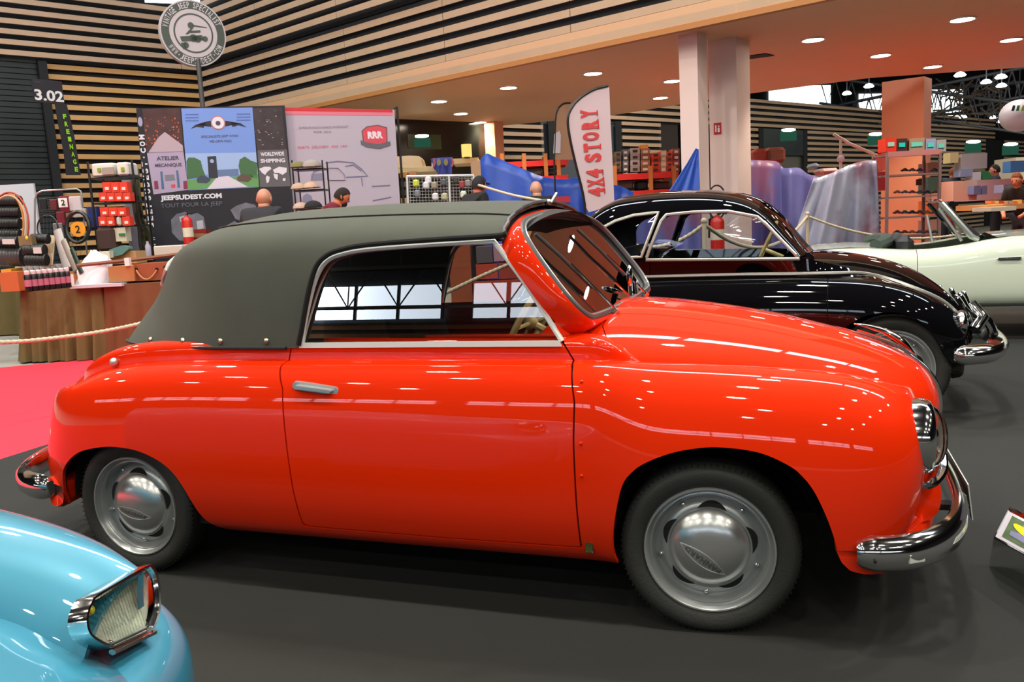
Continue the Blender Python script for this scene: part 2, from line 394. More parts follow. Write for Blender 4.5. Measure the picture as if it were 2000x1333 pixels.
# long skylight strip above the gallery edge, gives the segmented streaks on the bonnets
for i in range(7):
    g = MB(); g.box((-11+i*3.3, 6.3, 10.9), (3.05, 1.1, .05)); struct('window_%d' % (i+10), g, emat('sky_strip', (.82, .90, 1.0), 14) if i == 0 else MATS['sky_strip'], smooth=False)
# ---------------- gallery soffit with downlights
sof = [(-11.6, 11.74), A1+E1*12, A1+E1*12+N1*8.5, (3.95, 14.3), (1.41, 13.72), (-.97, 14.36), (-3.73, 15.75), (-6.5, 15.8), (-8.6, 15.0)]
g = MB(); g.prism([P3(p, HS) for p in sof], (0, 0, .25)); struct('ceiling', g, SOFF, smooth=False)
g = MB(); a, b_ = K, A1+E1*12
g.prism([P3(a-N1*.02, HS-.03), P3(b_-N1*.02, HS-.03), P3(b_-N1*.02, HS+.04), P3(a-N1*.02, HS+.04)], P3(N1*.10, 0)); struct('trim_2', g, mat('orange_brown_edge', srgb(176, 118, 62), .6), smooth=False)
dl0 = None; dln = 0
DLL = ['downlight left of the roll banner pole, lowest row left', 'second downlight from the left, above the dark end wall', 'small downlight farthest left, nearest the narrow column', 'downlight left of the white feather flag', 'downlight just above the white feather flag', 'small downlight between feather flag and pale columns, lower', 'downlight touching the left edge of the pale columns', 'small downlight just right of the pale columns', 'large downlight right of the pale columns near the slot vent', 'downlight above left of the salmon column', 'downlight above the right edge of the salmon column', 'largest downlight, highest near the top right corner', 'downlight cut near the right edge of the view']
for px, py in [(857, 197), (900, 221), (937, 238), (993, 170), (1158, 142), (1290, 190), (1313, 157), (1445, 170), (1588, 76), (1720, 107), (1822, 129), (1880, 36), (1975, 76)]:
    p = atZ(px, py, HS)
    if dl0 is None:
        dl0 = thing('downlight', DLL[0], 'downlight', (p[0], p[1], HS), 0, 'downlights of the gallery soffit')
        g = MB(); g.lathe([(0, -.012), (.130, -.012), (.135, -.01)], 24); build('glowing_disc', g, GL, dl0, local=True, smooth=False)
        g = MB(); g.lathe([(.135, -.008), (.14, -.022), (.16, -.020), (.165, 0)], 24); build('ring', g, mat('white_ring', (.8, .75, .68), .4), dl0, local=True)
        l = bpy.data.lights.new('spot', 'SPOT'); l.energy = 200; l.spot_size = 1.9; l.spot_blend = .6; l.shadow_soft_size = .14; l.color = (1, .86, .68); o = bpy.data.objects.new('spot', l); COL.objects.link(o); o.parent = dl0; o.location = (0, 0, -.05)
    else: dln += 1; dup(dl0, loc=(p[0], p[1], HS), label=DLL[dln])
g = MB(); a, b_, c, d = [atZ(*q, HS-.002) for q in ((1428, 113), (1495, 104), (1512, 108), (1445, 117))]; g.prism([a, b_, c, d], (0, 0, -.01)); tag(build('air_vent', g, BACK, None, smooth=False), 'narrow black slot vent in the gallery soffit', 'vent')
# ---------------- columns
COLM = mat('pinkish_white_column', srgb(226, 204, 200), .6); COLS = mat('salmon_column', srgb(214, 150, 116), .6)
def vplane_col(nm, px0, px1, pt, depth, m, z1=HS, dirv=None):
    pass
def boxcol(c, w_, d_, ang, m, z1=HS):
    g = MB(); M = Matrix.Translation((c[0], c[1], z1/2)) @ Matrix.Rotation(ang, 4, 'Z'); g.box((0, 0, 0), (w_, d_, z1), M=M); return struct('trim_column', g, m, smooth=False)
ANG = math.atan2(E1[1], E1[0])
pc = atZ(1345, 66, HS); c1 = pc[:2]+N1*.10; boxcol(c1, .26, .26, ANG, COLM)
pc = atZ(1392, 72, HS); c2 = pc[:2]+N1*.45; boxcol(c2, .40, .40, ANG, COLM)
pc = atZ(1760, 154, HS); c3 = pc[:2]+N1*.35; boxcol(c3, .74, .50, ANG-.0, COLS)
q = atD(964, 246, 19.0); boxcol(q[:2], .30, .30, ANG, COLS, z1=3.65)
# fire point sign
FS = mat('sign_red', srgb(190, 30, 40), .4)
class VP:
    """vertical plane through two points; maps photograph pixels to points lying on it"""
    def __init__(s, a, b_): s.a = np.array(a, float); d = np.array([b_[0]-a[0], b_[1]-a[1], 0.0]); s.L = np.linalg.norm(d); s.d = d/s.L; s.n = np.array([s.d[1], -s.d[0], 0.0]); s.n = s.n if (CAM-s.a)@s.n > 0 else -s.n
    def at(s, px, py, off=0.0): return atP(px, py, s.a, s.n)+s.n*off
    def sz(s, px, py): p = s.at(px, py); return (p-s.a)@s.d, p[2]
    def pt(s, u, z, off=0.0): p = s.a+s.d*u+s.n*off; p[2] = z; return p
    def rect(s, x0, y0, x1, y1, off=0.002, th=0):
        u0, z0 = s.sz(x0, y0); u1, z1 = s.sz(x1, y1); g = MB(); pts = [s.pt(u0, z1, off), s.pt(u1, z1, off), s.pt(u1, z0, off), s.pt(u0, z0, off)]
        if th: g.prism(pts, -s.n*th)
        else: g.add(pts, [(0, 1, 2, 3)])
        return g
    def poly(s, pxs, off=.003): g = MB(); g.add([s.at(a, b_, off) for a, b_ in pxs], [tuple(range(len(pxs)))]); return g
    def disc(s, px, py, rpx, off=.004, n=28, ry=None):
        c = s.at(px, py); r = abs(s.sz(px+rpx, py)[0]-s.sz(px, py)[0]); g = MB(); g.add([c+s.n*off+s.d*r*math.cos(a)+np.array([0, 0, r*(ry or 1)*math.sin(a)]) for a in np.linspace(0, 2*PI, n, endpoint=False)], [tuple(range(n))]); return g
    def text(s, txt, px, py, wpx, hpx, off=.006, bold=.02, up=None, right=None, space=1.0):
        c = s.at(px, py); m = abs(s.sz(px+1, py)[0]-s.sz(px, py)[0]); right = s.d if right is None else right; up = np.array([0, 0, 1.0]) if up is None else up
        if np.cross(right, up)@s.n < 0 and right is s.d: right = -s.d
        return text3(txt, c+s.n*off, right, up, wpx*m, hpx*m, 0.0, bold, space)
vp = VP(P3(c2-N1*.202-E1*.2, 0), P3(c2-N1*.202+E1*.2, 0))
g = vp.rect(1394, 241, 1409, 262, .004, .003); o = tag(build('fire_point_sign', g, FS, None, smooth=False), 'small red fire point sign high on the pale column', 'sign')
WS_ = mat('sign_white', (.8, .8, .8), .5)
build('pictogram', merge(vp.rect(1397, 245, 1400, 258, .006), vp.rect(1402, 250, 1406, 258, .006), vp.disc(1404, 247, 1.6, .006)), WS_, o, smooth=False)
# ---------------- dark end wall under the soffit, far walls
q0, q1 = atD(760, 300, 17.5), atD(962, 300, 19.2)
vpe = VP(q0, q1)
g = MB(); g.prism([P3(q0[:2]-vpe.d[:2]*2.5, 0), P3(q1[:2], 0), P3(q1[:2], HS), P3(q0[:2]-vpe.d[:2]*2.5, HS)], -vpe.n*.1); struct('wall_end', g, mat('dark_glazing', (.010, .011, .009), .15), smooth=False)
build('green_panel', vpe.rect(795, 262, 862, 292, .01), mat('dark_green_panel', (.035, .055, .02), .3), bpy.data.objects['wall_end'], smooth=False)  # plain dark green rectangle on the end wall
def exitlamp(px, py, dist, s=1.0, col='mint'):
    p = atD(px, py, dist); r = CR*np.array([1, 1, 0]); r /= np.linalg.norm(r); f_ = np.cross(r, [0, 0, 1.0]); f_ = -f_ if f_@(CAM-p) < 0 else f_
    t = thing('exit_light', None, 'exit light', p); w_ = .16*s*dist/16
    g = MB(); g.tube([p-r*w_, p-r*w_*.5, p+r*w_*.5, p+r*w_], [.015*dist/16, .03*dist/16, .03*dist/16, .015*dist/16], 8); build('lamp_tube', g, MATS.get('exit_glow') or emat('exit_glow', (.85, 1, .80), 10), t)
    g = MB(); a = p-r*w_*1.2-[0, 0, .20*dist/16]; b_ = p+r*w_*1.2-[0, 0, .20*dist/16]; g.prism([a, b_, p+r*w_*1.2-[0, 0, .04], p-r*w_*1.2-[0, 0, .04]], -f_*.03)
    build('green_sign', g, MATS.get('exit_green') or emat('exit_green', (.07, .30, .19), .22), t, smooth=False); return t
t = exitlamp(824, 266, 16.8, .8); t['label'] = 'green exit light on the dark wall left of the yellow lamp'
p0f = atD(955, 300, 20.5)[:2]; dF = np.array([.52, .855]); dF /= np.linalg.norm(dF); nF = np.array([dF[1], -dF[0]])
def F(t): return p0f+dF*t
slatwall('wall_far', F(0), F(30), 3.95, 4.85, .19, WOOD, nF, joints=5)
def tF(px):
    v = atP(px, 300, (*p0f, 0), (*nF, 0)); return (v[:2]-p0f)@dF
for a, b_ in ((972, 1063), (1217, 1292), (1430, 1482), (1576, 1925), (1962, 2030)): slatwall('wall_far', F(tF(a)), F(tF(b_)), 0, 3.94, .19, WOOD, nF, joints=5)
for a, b_, m in ((1063, 1217, mat('blue_grey_panel', srgb(70, 78, 84), .6)), (1292, 1330, mat('dark_brown_panel', (.02, .009, .007), .6)), (1482, 1576, mat('grey_doorway', srgb(96, 94, 86), .6)), (1925, 1962, BACK)):
    u, v = F(tF(a)), F(tF(b_)); g = MB(); g.prism([P3(u-nF*.1, 0), P3(v-nF*.1, 0), P3(v-nF*.1, 3.94), P3(u-nF*.1, 3.94)], P3(-nF*.1, 0)); struct('wall_far', g, m, smooth=False)
for a in (1078, 1208, 1486, 1572): g = MB(); u = F(tF(a)); g.prism([P3(u-dF*.12, 0), P3(u+dF*.12, 0), P3(u+dF*.12, 3.94), P3(u-dF*.12, 3.94)], P3(nF*.03, 0)); struct('trim_3', g, BACK, smooth=False)
u, v = F(tF(1486)), F(tF(1572)); g = MB(); g.prism([P3(u, 3.1), P3(v, 3.1), P3(v, 3.94), P3(u, 3.94)], P3(nF*.02, 0)); struct('trim_3', g, mat('black_transom', (.02, .03, .03), .3), smooth=False)
for (px, py, dd, lb) in ((1540, 254, 24, 'green exit light above the grey doorway beyond the blue tarpaulin'), (1711, 262, 27.5, 'green exit light on the slatted wall just left of the salmon column'), (1901, 277, 32, 'green exit light on the far slatted wall right of the salmon column'), (1974, 282, 34, 'green exit light farthest away at the right edge under the oval sign')):
    t = exitlamp(px, py, dd, .8); t['label'] = lb
# upper far hall: dark wall, daylight windows, trusses, distant lamps
q0, q1 = atD(1380, 180, 40), atD(2150, 180, 46); vpu = VP(q0, q1)
g = MB(); g.prism([vpu.pt(-6, 0), vpu.pt(30, 0), vpu.pt(30, 11), vpu.pt(-6, 11)], -vpu.n*.2); struct('wall_upper', g, mat('upper_dark_wall', (.018, .018, .022), .8), smooth=False)
for i, (x0, x1, y0, y1) in enumerate(((1500, 1621, 168, 206), (1676, 1735, 184, 215), (1800, 1878, 176, 240))):
    struct('window_%d' % (i+20), vpu.rect(x0, y0, x1, y1, .05), emat('far_daylight', (.86, .94, 1), 2.6) if i == 0 else MATS['far_daylight'], smooth=False)
TR = mat('steel_grey', (.10, .11, .13), .5, metal=.3)
for k, ((a, b_), (c, d)) in enumerate((((1640, 205), (2010, 130)), ((1600, 150), (2010, 205)), ((1780, 175), (2010, 160)))):
    g = MB(); u, v = np.array(atD(a, b_, 33)), np.array(atD(c, d, 30)); dn = np.array([0, 0, -1.0]); g.tube([u, v], .06, 6); g.tube([u+dn, v+dn], .05, 6); n_ = 12
    for i in range(n_): s0, s1 = u+(v-u)*i/n_, u+(v-u)*(i+1)/n_; g.tube([s0, (s0+s1)/2+dn, s1], .03, 5)
    lb = ('steel lattice truss rising from behind the salmon column', 'steel lattice truss crossing under the hall roof at upper right', 'steel lattice truss nearest the oval hanging sign')[k]
    tag(build('roof_truss', g, TR, None), lb, 'truss')
bx_ = thing('display_lattice', 'mass of brown scaffold lattice hanging under the far hall roof', 'scaffold', atD(1890, 200, 32))
g = MB(); random.seed(3)
for i in range(70):
    a = atD(random.uniform(1845, 1965), random.uniform(165, 232), random.uniform(29, 33)); g.tube([a, a+np.array([random.uniform(-.9, .9), random.uniform(-.5, .5), random.uniform(-.5, .5)])], .03, 5)
build('tubes', g, mat('brown_metal', (.10, .075, .055), .6), bx_); bx_.children[-1]['kind'] = 'stuff'
for px, py, dd in [(1654, 183, 27), (1697, 169, 25), (1875, 147, 22), (1926, 161, 24), (1955, 151, 22), (1956, 168, 25), (1881, 229, 34), (1955, 238, 34), (1940, 230, 36)]:
    p = atD(px, py, dd); t = thing('hall_lamp', {1654: 'far hall lamp left of the salmon column, lower one', 1697: 'far hall lamp left of the salmon column, higher one', 1875: 'far hall lamp highest right of the salmon column', 1926: 'widest far hall lamp under the gallery edge, right', 1955: 'far hall lamp near the right edge', 1956: 'far hall lamp just under its neighbour near the right edge', 1881: 'far hall lamp low beside the brown lattice', 1940: 'far hall lamp low between lattice and oval sign'}[px]+(', low by the oval sign' if py == 238 else ''), 'ceiling lamp', p, 0, 'lamps of the far upper hall')
    g = MB(); g.lathe([(0, -.03), (.12, -.03), (.15, 0), (.08, .07), (0, .09)], 16); build('glowing_dish', g, GLW, t, local=True); g = MB(); g.cyl((0, 0, .1), (0, 0, 2.5), .015, 5); build('rod', g, TR, t, local=True)
# skylight glimpsed over the left wall
pw = lambda px, py: atP(px, py, (*(K+nl*.18), 0), (*nl, 0))
g = MB(); g.add([pw(283, 5), pw(392, 9), pw(388, -40), pw(280, -40)], [(0, 1, 2, 3)]); struct('window_30', g, MATS['far_daylight'], smooth=False)

# ================================================================== RED CONVERTIBLE
def supell(xs, xc, wk, th, n=2.4):
    """plan curve from side point (xs, wk) to centre point (xc, 0); th 0..pi/2"""
    c, s = math.cos(th), math.sin(th)
    return xs+(xc-xs)*abs(s)**(2/n), wk*abs(c)**(2/n)
RW = -2.332; TRD = 0.2865
car = thing('convertible_car', 'vintage red convertible with closed grey fabric roof on the dark carpet', 'car', (-1.2, 0, 0))
# --- side / fender surface (near side, then mirrored)
TW = [-.10, -.03, .0, .006, .003, -.008, -.030, -.064, -.104, -.1335, -.1350, -.1355, -.142, -.20]
TZ = [.205, .245, .34, .47, .60, .73, .822, .870, .887, .8895, .8905, .928, .967, .972]
def station(x, W=.795, ZC=.886, zb=None, inn=None, kk=0.0):
    out = []
    for k, (a, z) in enumerate(zip(TW, TZ)):
        zz = z if k > 8 else TZ[0]+(z-TZ[0])*(ZC-TZ[0])/(.886-TZ[0])
        if k > 8: zz = ZC+(z-.886)
        out.append([x, -(W+a), zz])
    return out
def fstation(x, W, ZC, y_in, dz_in, dxz=0.0):
    """front fender: the top rolls over and falls away inboard to the valley"""
    out = []
    fr = [0, .04, .18, .36, .55, .74, .885, .965, .995, 1.0]
    ww = [-.06, -.012, .0, .006, .0, -.018, -.055, -.105, -.165, -.23]
    for k in range(10):
        z = .205+fr[k]*(ZC-.205); dx = -dxz*max(0, (z-.62)/.24)**2.2 - dxz*.9*max(0, (.56-z)/.3)**1.3
        out.append([x+dx, -(W+ww[k]), z])
    for j, t in enumerate((.25, .5, .75, 1.0)):
        out.append([x-dxz*(1+.2*t), -(W-.23+(y_in-(W-.23))*t), ZC-dz_in*(t**1.3)])
    return out
net = []
# rear end wrap
zcen = [.22, .26, .35, .47, .57, .66, .73, .765, .78, .79, .80, .815, .83, .84]
xcen = [-3.10, -3.13, -3.14, -3.12, -3.075, -3.04, -2.99, -2.95, -2.93, -2.92, -2.91, -2.90, -2.89, -2.88]
side = station(-2.33, .792, .862)
for th in (90, 76, 62, 48, 34, 20, 8):
    t = math.radians(th); row = []
    for k in range(14):
        x, w_ = supell(-2.38, xcen[k], -side[k][1], t, 2.3)
        zz = side[k][2]+(zcen[k]-side[k][2])*math.sin(t)**1.5
        if k >= 7: zz -= .07*math.sin(2*t)
        row.append([x, -w_ if th < 90 else 0.0, zz])
    net.append(row)
for x, W, ZC in ((-2.36, .792, .862), (-2.22, .795, .874), (-2.05, .796, .882), (-1.85, .797, .886), (-1.6, .797, .888), (-1.3, .797, .890), (-1.0, .797, .891), (-.75, .796, .892), (-.55, .796, .892)):
    net.append(station(x, W, ZC))
net.append(station(-.42, .797, .892)); net.append(station(-.33, .798, .890))
for a in ((-.2, .800, .880, .52, .07, 0), (-.05, .803, .876, .49, .07, 0), (.10, .804, .870, .46, .065, 0), (.24, .802, .860, .44, .05, 0), (.36, .796, .850, .42, .04, .01), (.46, .780, .836, .38, .06, .03),
          (.545, .748, .816, .34, .09, .06), (.60, .70, .796, .30, .13, .08), (.632, .64, .778, .28, .17, .09), (.645, .57, .765, .27, .20, .10), (.645, .50, .755, .26, .22, .10)):
    net.append(fstation(*a))
net.append([[x-.01, y+.10, z-.01] for x, y, z in net[-1]]); net.append([[x-.02, y+.12, z-.03] for x, y, z in net[-1]]); net.append([[x-.04, y+.12, z-.05] for x, y, z in net[-1]])
BP, BN = surf(net, 300, 96, mu=('y', None))
XZ = BP[..., [0, 2]].reshape(-1, 2)
def sd(poly): return psdf(XZ, poly).reshape(BP.shape[:2])
def px2(pts, y): return [tuple(atY(a, b, c if c is not None else y)[[0, 2]]) for a, b, c in pts]
arch_f = px2([(1203, 1128, None), (1196, 1080, None), (1200, 1020, None), (1215, 950, None), (1236, 921, None), (1260, 905, None), (1298, 890, None), (1340, 880, None), (1400, 875, None), (1480, 885, None), (1540, 910, None), (1568, 932, None), (1590, 960, None), (1610, 1000, None), (1627, 1045, None), (1655, 1140, None)], -.797)
arch_f = spline(arch_f, 6).tolist()+[[.5, -.1], [-.3, -.1]]
arch_r = px2([(131, 1000, -.72), (127, 940, -.73), (128, 912, -.75), (149, 886, -.79), (200, 874, None), (245, 876, None), (280, 885, None), (315, 903, None), (340, 925, None), (360, 955, None), (375, 985, None), (392, 1018, None), (415, 1042, None), (455, 1056, None)], -.797)
arch_r = spline(arch_r, 6).tolist()+[[-1.6, .05], [-2.65, .05]]
f_arch = np.minimum(sd(arch_f), sd(arch_r))
ww_ = -BP[..., 1]
f_arch = np.where(ww_ < .42, 1.0, f_arch)
f_bot = np.where(BP[..., 0] > .2, BP[..., 2]-.345, BP[..., 2]-.2235)
f_bot = np.where(BP[..., 0] < -2.45, BP[..., 2]-.268, f_bot)
door_px = [(576, 660, -.645), (570, 680, -.655), (556, 712, -.69), (549, 762, -.78), (551, 810, None), (560, 870, None), (573, 955, None), (588, 1032, None), (860, 1056, None), (1133, 1075, None), (1126, 980, None), (1120, 870, None), (1119, 790, None), (1122, 716, -.69), (1112, 690, -.66), (1096, 660, -.645)]
door = px2(door_px, -.797)
f_door = sd(door)
G = .003
f_mid = door[0][0]
frontfield = BP[..., 0]+.9; rearfield = -.9-BP[..., 0]
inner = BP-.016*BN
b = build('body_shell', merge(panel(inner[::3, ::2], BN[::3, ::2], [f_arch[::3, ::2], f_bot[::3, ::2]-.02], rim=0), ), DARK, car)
build('rear_fender', panel(BP, BN, [f_arch, f_bot, f_door-G, rearfield]), RED, car)
build('front_fender', panel(BP, BN, [f_arch, f_bot, f_door-G, frontfield]), RED, car)
build('door', panel(BP, BN, [-f_door-G]), RED, car); doorob = car.children[-1]
build('side_panel', mirr(panel(BP[::2, ::2], BN[::2, ::2], [f_arch[::2, ::2], f_bot[::2, ::2]])), RED, car)

# --- bonnet, nose, scuttle
def dome(stations, cols=(0, .12, .3, .5, .66, .8, .9, .97, 1.0, 1.0), drop=(0, .012, .05, .15, .28, .46, .66, .88, 1.25, 2.0), sgn_=1):
    net = []; P = np.array([s[:2] for s in stations], float)
    for i, (x, z, b_, d) in enumerate(stations):
        t = P[min(i+1, len(P)-1)]-P[max(i-1, 0)]; t /= np.linalg.norm(t); n = np.array([t[1], -t[0]])*sgn_
        row = [[x+n[0]*d*q, -b_*c, z+n[1]*d*q] for c, q in zip(cols, drop)]
        net.append([[r[0], r[1], r[2]] for r in row[::-1]])
    return net
hood = [(-.56, 1.025, .655, .135), (-.46, 1.032, .645, .14), (-.36, 1.036, .625, .15), (-.2, 1.024, .60, .155), (-.02, .999, .565, .15), (.15, .968, .525, .145), (.30, .932, .485, .14), (.43, .897, .44, .135), (.54, .860, .395, .14),
        (.635, .815, .355, .15), (.70, .760, .325, .15), (.738, .70, .305, .14), (.75, .63, .295, .12), (.742, .55, .28, .10), (.715, .47, .26, .08), (.69, .40, .24, .06)]
HP, HN = surf(dome(hood), 150, 60, mv=(None, 'y'))
XY = HP[..., :2]
seam = HP[..., 0]-(-.398+.06*np.clip((-HP[..., 1]-.45)/.15, 0, 1)-.02*np.clip(1-(-HP[..., 1])/.4, 0, 1))
build('scuttle', panel(HP, HN, [-seam-.002], mirror=True), RED, car)
build('bonnet', panel(HP, HN, [seam-.002], mirror=True), RED, car)
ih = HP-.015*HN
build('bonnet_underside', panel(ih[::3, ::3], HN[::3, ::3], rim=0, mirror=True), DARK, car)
# --- boot deck
deck = [(-1.7, .915, .55, .08), (-2.0, .912, .56, .08), (-2.25, .918, .57, .08), (-2.42, .928, .575, .09), (-2.58, .922, .57, .10), (-2.73, .888, .55, .11), (-2.86, .830, .525, .12), (-2.97, .755, .50, .12), (-3.05, .67, .475, .11), (-3.10, .57, .45, .09), (-3.12, .46, .42, .07), (-3.12, .36, .40, .05)]
DP, DN = surf(dome(deck, sgn_=-1), 100, 48, mv=(None, 'y'))
DP2 = DP[::-1]; DN2 = DN[::-1]
build('boot_lid', panel(DP, DN, flip=True, mirror=True) if DN[50, 40, 2] < 0 else panel(DP, DN, mirror=True), RED, car)
# --- front apron under the grille
ap = []
for th in (0, 15, 30, 45, 60, 75, 90):
    t = math.radians(th); row = []
    for z, g, q in ((.365, .0, .0), (.34, .03, 0), (.30, .03, .01), (.26, .015, .01), (.235, -.01, 0), (.222, -.04, -.02), (.22, -.10, -.05)):
        x, w_ = supell(.36, .685+g, .775+q, t, 2.6); row.append([x, -w_ if th < 90 else 0.0, z+(.015*math.sin(t) if z > .25 else .06*math.sin(t)**2)])
    ap.append(row)
AP, AN = surf(ap, 60, 24, mu=(None, 'y'))
apoly = [tuple(atY(a, b_, -.74)[[0, 2]]) for a, b_ in [(1600, 1036), (1629, 1042), (1633, 1068), (1643, 1090), (1660, 1107), (1690, 1117), (1730, 1121), (1800, 1117), (1800, 1160), (1500, 1200)]]
f_ap = np.where(AP[..., 0] < .56, psdf(AP[..., [0, 2]].reshape(-1, 2), apoly).reshape(AP.shape[:2]), 1.0)
build('front_apron', panel(AP, AN, [f_ap], flip=bool(AN[5, 12, 1] > 0), mirror=True), RED, car)
# front panel between the fenders, filled dark with grille bars
g = MB()
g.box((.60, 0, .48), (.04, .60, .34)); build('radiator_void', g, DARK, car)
g = MB()
for zz in np.linspace(.40, .60, 7): g.tube(spline([(.655, -.30, zz), (.70, -.18, zz), (.715, 0, zz), (.70, .18, zz), (.655, .30, zz)], 5), .008, 6)
build('grille', g, CHR, car)
# rolled red edges that close the fender mouth behind the bumper
g = MB()
for s in (1,):
    g.tube(spline([(.60, -.46, .56), (.625, -.50, .50), (.605, -.54, .42), (.57, -.56, .36)], 5), .02, 8)
pair('fender_mouth', g, RED, car)
# apron tray: red shelf that runs from the mouth forward to the bumper
tr = []
for x, wl, zz in ((.45, .74, .352), (.53, .70, .350), (.60, .63, .352), (.66, .50, .362), (.70, .30, .385), (.72, 0, .40)):
    tr.append([(x, -wl, zz), (x-.06, -wl*.85, zz+.03), (x-.10, -wl*.6, zz+.10), (x-.12, -wl*.45, zz+.2)])
g = MB(); n_ = 4
vs = [p for r_ in tr for p in r_]; g.add(vs, [(i*n_+j, (i+1)*n_+j, (i+1)*n_+j+1, i*n_+j+1) for i in range(5) for j in range(3)])
A_ = spline([atY(*q) for q in [(1797, 903, -.52), (1788, 945, -.54), (1774, 995, -.56), (1748, 1028, -.60), (1700, 1040, -.66)]], 6)
B_ = spline([atY(*q) for q in [(1806, 898, -.44), (1828, 925, -.45), (1838, 965, -.48), (1824, 1010, -.52), (1745, 1040, -.66)]], 6)
C_ = [(a+b)/2+np.array([-.03, .03, -.01]) for a, b in zip(A_, B_)]; n_ = len(A_); D_ = [b+np.array([-.05, .06, -.03]) for b in B_]
g.add(list(A_)+C_+list(B_)+D_, [(r_*n_+i, r_*n_+i+1, (r_+1)*n_+i+1, (r_+1)*n_+i) for r_ in range(3) for i in range(n_-1)])
pair('apron_shelf', g, RED, car, ang=180)

# --- windscreen plane
WA = np.array([-.415, 0, 1.02]); WN = np.array([.37, 0, .275]); WN = WN/np.linalg.norm(WN); WU = np.array([-.275, 0, .37]); WU = WU/np.linalg.norm(WU)
def ws(y, s, n=0.0): return WA+WU*s+WN*n+np.array([0, y, 0])
wsout = spline([(-.50, .005), (-.585, .018), (-.628, .06), (-.645, .13), (-.635, .25), (-.610, .335), (-.565, .385), (-.46, .422), (-.22, .449), (0, .458), (.22, .449), (.46, .422), (.565, .385), (.610, .335), (.635, .25), (.645, .13), (.628, .06), (.585, .018), (.50, .005), (.25, -.002), (0, -.004), (-.25, -.002)], 6, closed=True)
def offs(c, d):
    t = np.roll(c, -1, 0)-np.roll(c, 1, 0); t /= np.linalg.norm(t, axis=1, keepdims=True); return c+np.stack([t[:, 1], -t[:, 0]], 1)*d
if offs(wsout, .01)[:, 1].max() < wsout[:, 1].max(): _o = offs; offs = lambda c, d: _o(c, -d)
wsout = offs(wsout, -.010)
g = MB(); g.add([ws(a, c) for a, c in wsout], [tuple(range(len(wsout)))]); build('windscreen', g, GLASS, car, smooth=False)
g = MB(); g.tube([ws(a, c, .006) for a, c in offs(wsout, .014)], .015, 8, closed=True, flat=1.0); build('windscreen_seal', g, SEAL, car)
g = MB(); g.tube([ws(a, c, .019) for a, c in offs(wsout, .010)], .004, 6, closed=True); build('windscreen_bead', g, mat('seal_bead', (.35, .36, .37), .3, metal=.6), car)
rings = []
for d, n_, yx in ((.014, -.01, 0), (.020, .010, 0), (.030, .013, 0), (.038, .004, 0), (.041, -.02, 0), (.038, -.05, 0), (.030, -.075, 0)):
    c = offs(wsout, d); R_ = []
    for a, s_ in c:
        p = ws(a, s_, n_)
        if s_ > .3: p[2] -= max(0, -n_)*.15*(s_-.3)/.15
        R_.append(p)
    rings.append(R_)
g = MB(); m_ = len(wsout)
g.add([p for R_ in rings for p in R_], [(i*m_+j, i*m_+(j+1) % m_, (i+1)*m_+(j+1) % m_, (i+1)*m_+j) for i in range(len(rings)-1) for j in range(m_)])
build('windscreen_frame', g, RED, car, ang=60)

# --- soft top
def top_net():
    tw = [.668, .664, .652, .632, .600, .54, .43, .25, .08, 0]
    tz = [.94, 1.06, 1.18, 1.28, 1.345, 1.393, 1.432, 1.458, 1.468, 1.470]
    net = []
    for x, zt, f in ((-.60, -.040, 0), (-.72, -.024, 0), (-.85, -.014, 0), (-1.0, -.008, 0), (-1.2, 0, 0), (-1.45, .004, 0), (-1.7, .002, 0)):
        net.append([[x-(.10 if x > -.65 else .06 if x > -.75 else .02 if x > -.9 else 0)*(1-k/9), -tw[k], tz[k]+zt*(tz[k]-.94)/.53] for k in range(10)])
    cen = [(-2.76, .925), (-2.64, 1.03), (-2.555, 1.14), (-2.49, 1.235), (-2.43, 1.305), (-2.30, 1.365), (-2.16, 1.41), (-2.02, 1.44), (-1.93, 1.455), (-1.90, 1.458)]
    for th in (10, 24, 38, 52, 66, 79, 90):
        t = math.radians(th); row = []
        for k in range(10):
            xs = -1.80 if k < 5 else -1.76
            x, w_ = supell(xs, cen[k][0], tw[k]*(1-[0, .07, .10, .09, .04, 0, 0, 0, 0, 0][k]*math.sin(2*min(t, .785))), t, 2.1)
            row.append([x, -w_ if th < 90 else 0.0, tz[k]+(cen[k][1]-tz[k])*math.sin(t)**1.4])
        net.append(row)
    return net
TP, TN = surf(top_net(), 190, 80, mu=(None, 'y'), mv=(None, 'y'))
sgn = 1 if TN[20, 20, 1] < 0 else -1
TN = TN*sgn
TXZ = TP[..., [0, 2]].reshape(-1, 2)
win_px = [(583, 700, -.66), (590, 650, -.66), (596, 610, -.655), (606, 560, -.65), (618, 522, -.64), (633, 503, -.635), (660, 490, -.63), (720, 478, -.62), (850, 467, -.62), (970, 461, -.62), (1002, 455, -.62), (1100, 640, -.62), (1160, 760, -.62)]
winp = px2(win_px, 0)
f_win = psdf(TXZ, winp+[(-.35, .5), (-1.5, .5)]).reshape(TP.shape[:2])
f_win = np.where(-TP[..., 1] < .45, 1.0, f_win)
hem = TP[..., 2]-(.932-.035*np.clip((-2.0-TP[..., 0])/.3, 0, 1)+.02*np.clip((-2.5-TP[..., 0])/.2, 0, 1))
hdr = -.706-.008*(1-(TP[..., 1]/.62)**2)-TP[..., 0]
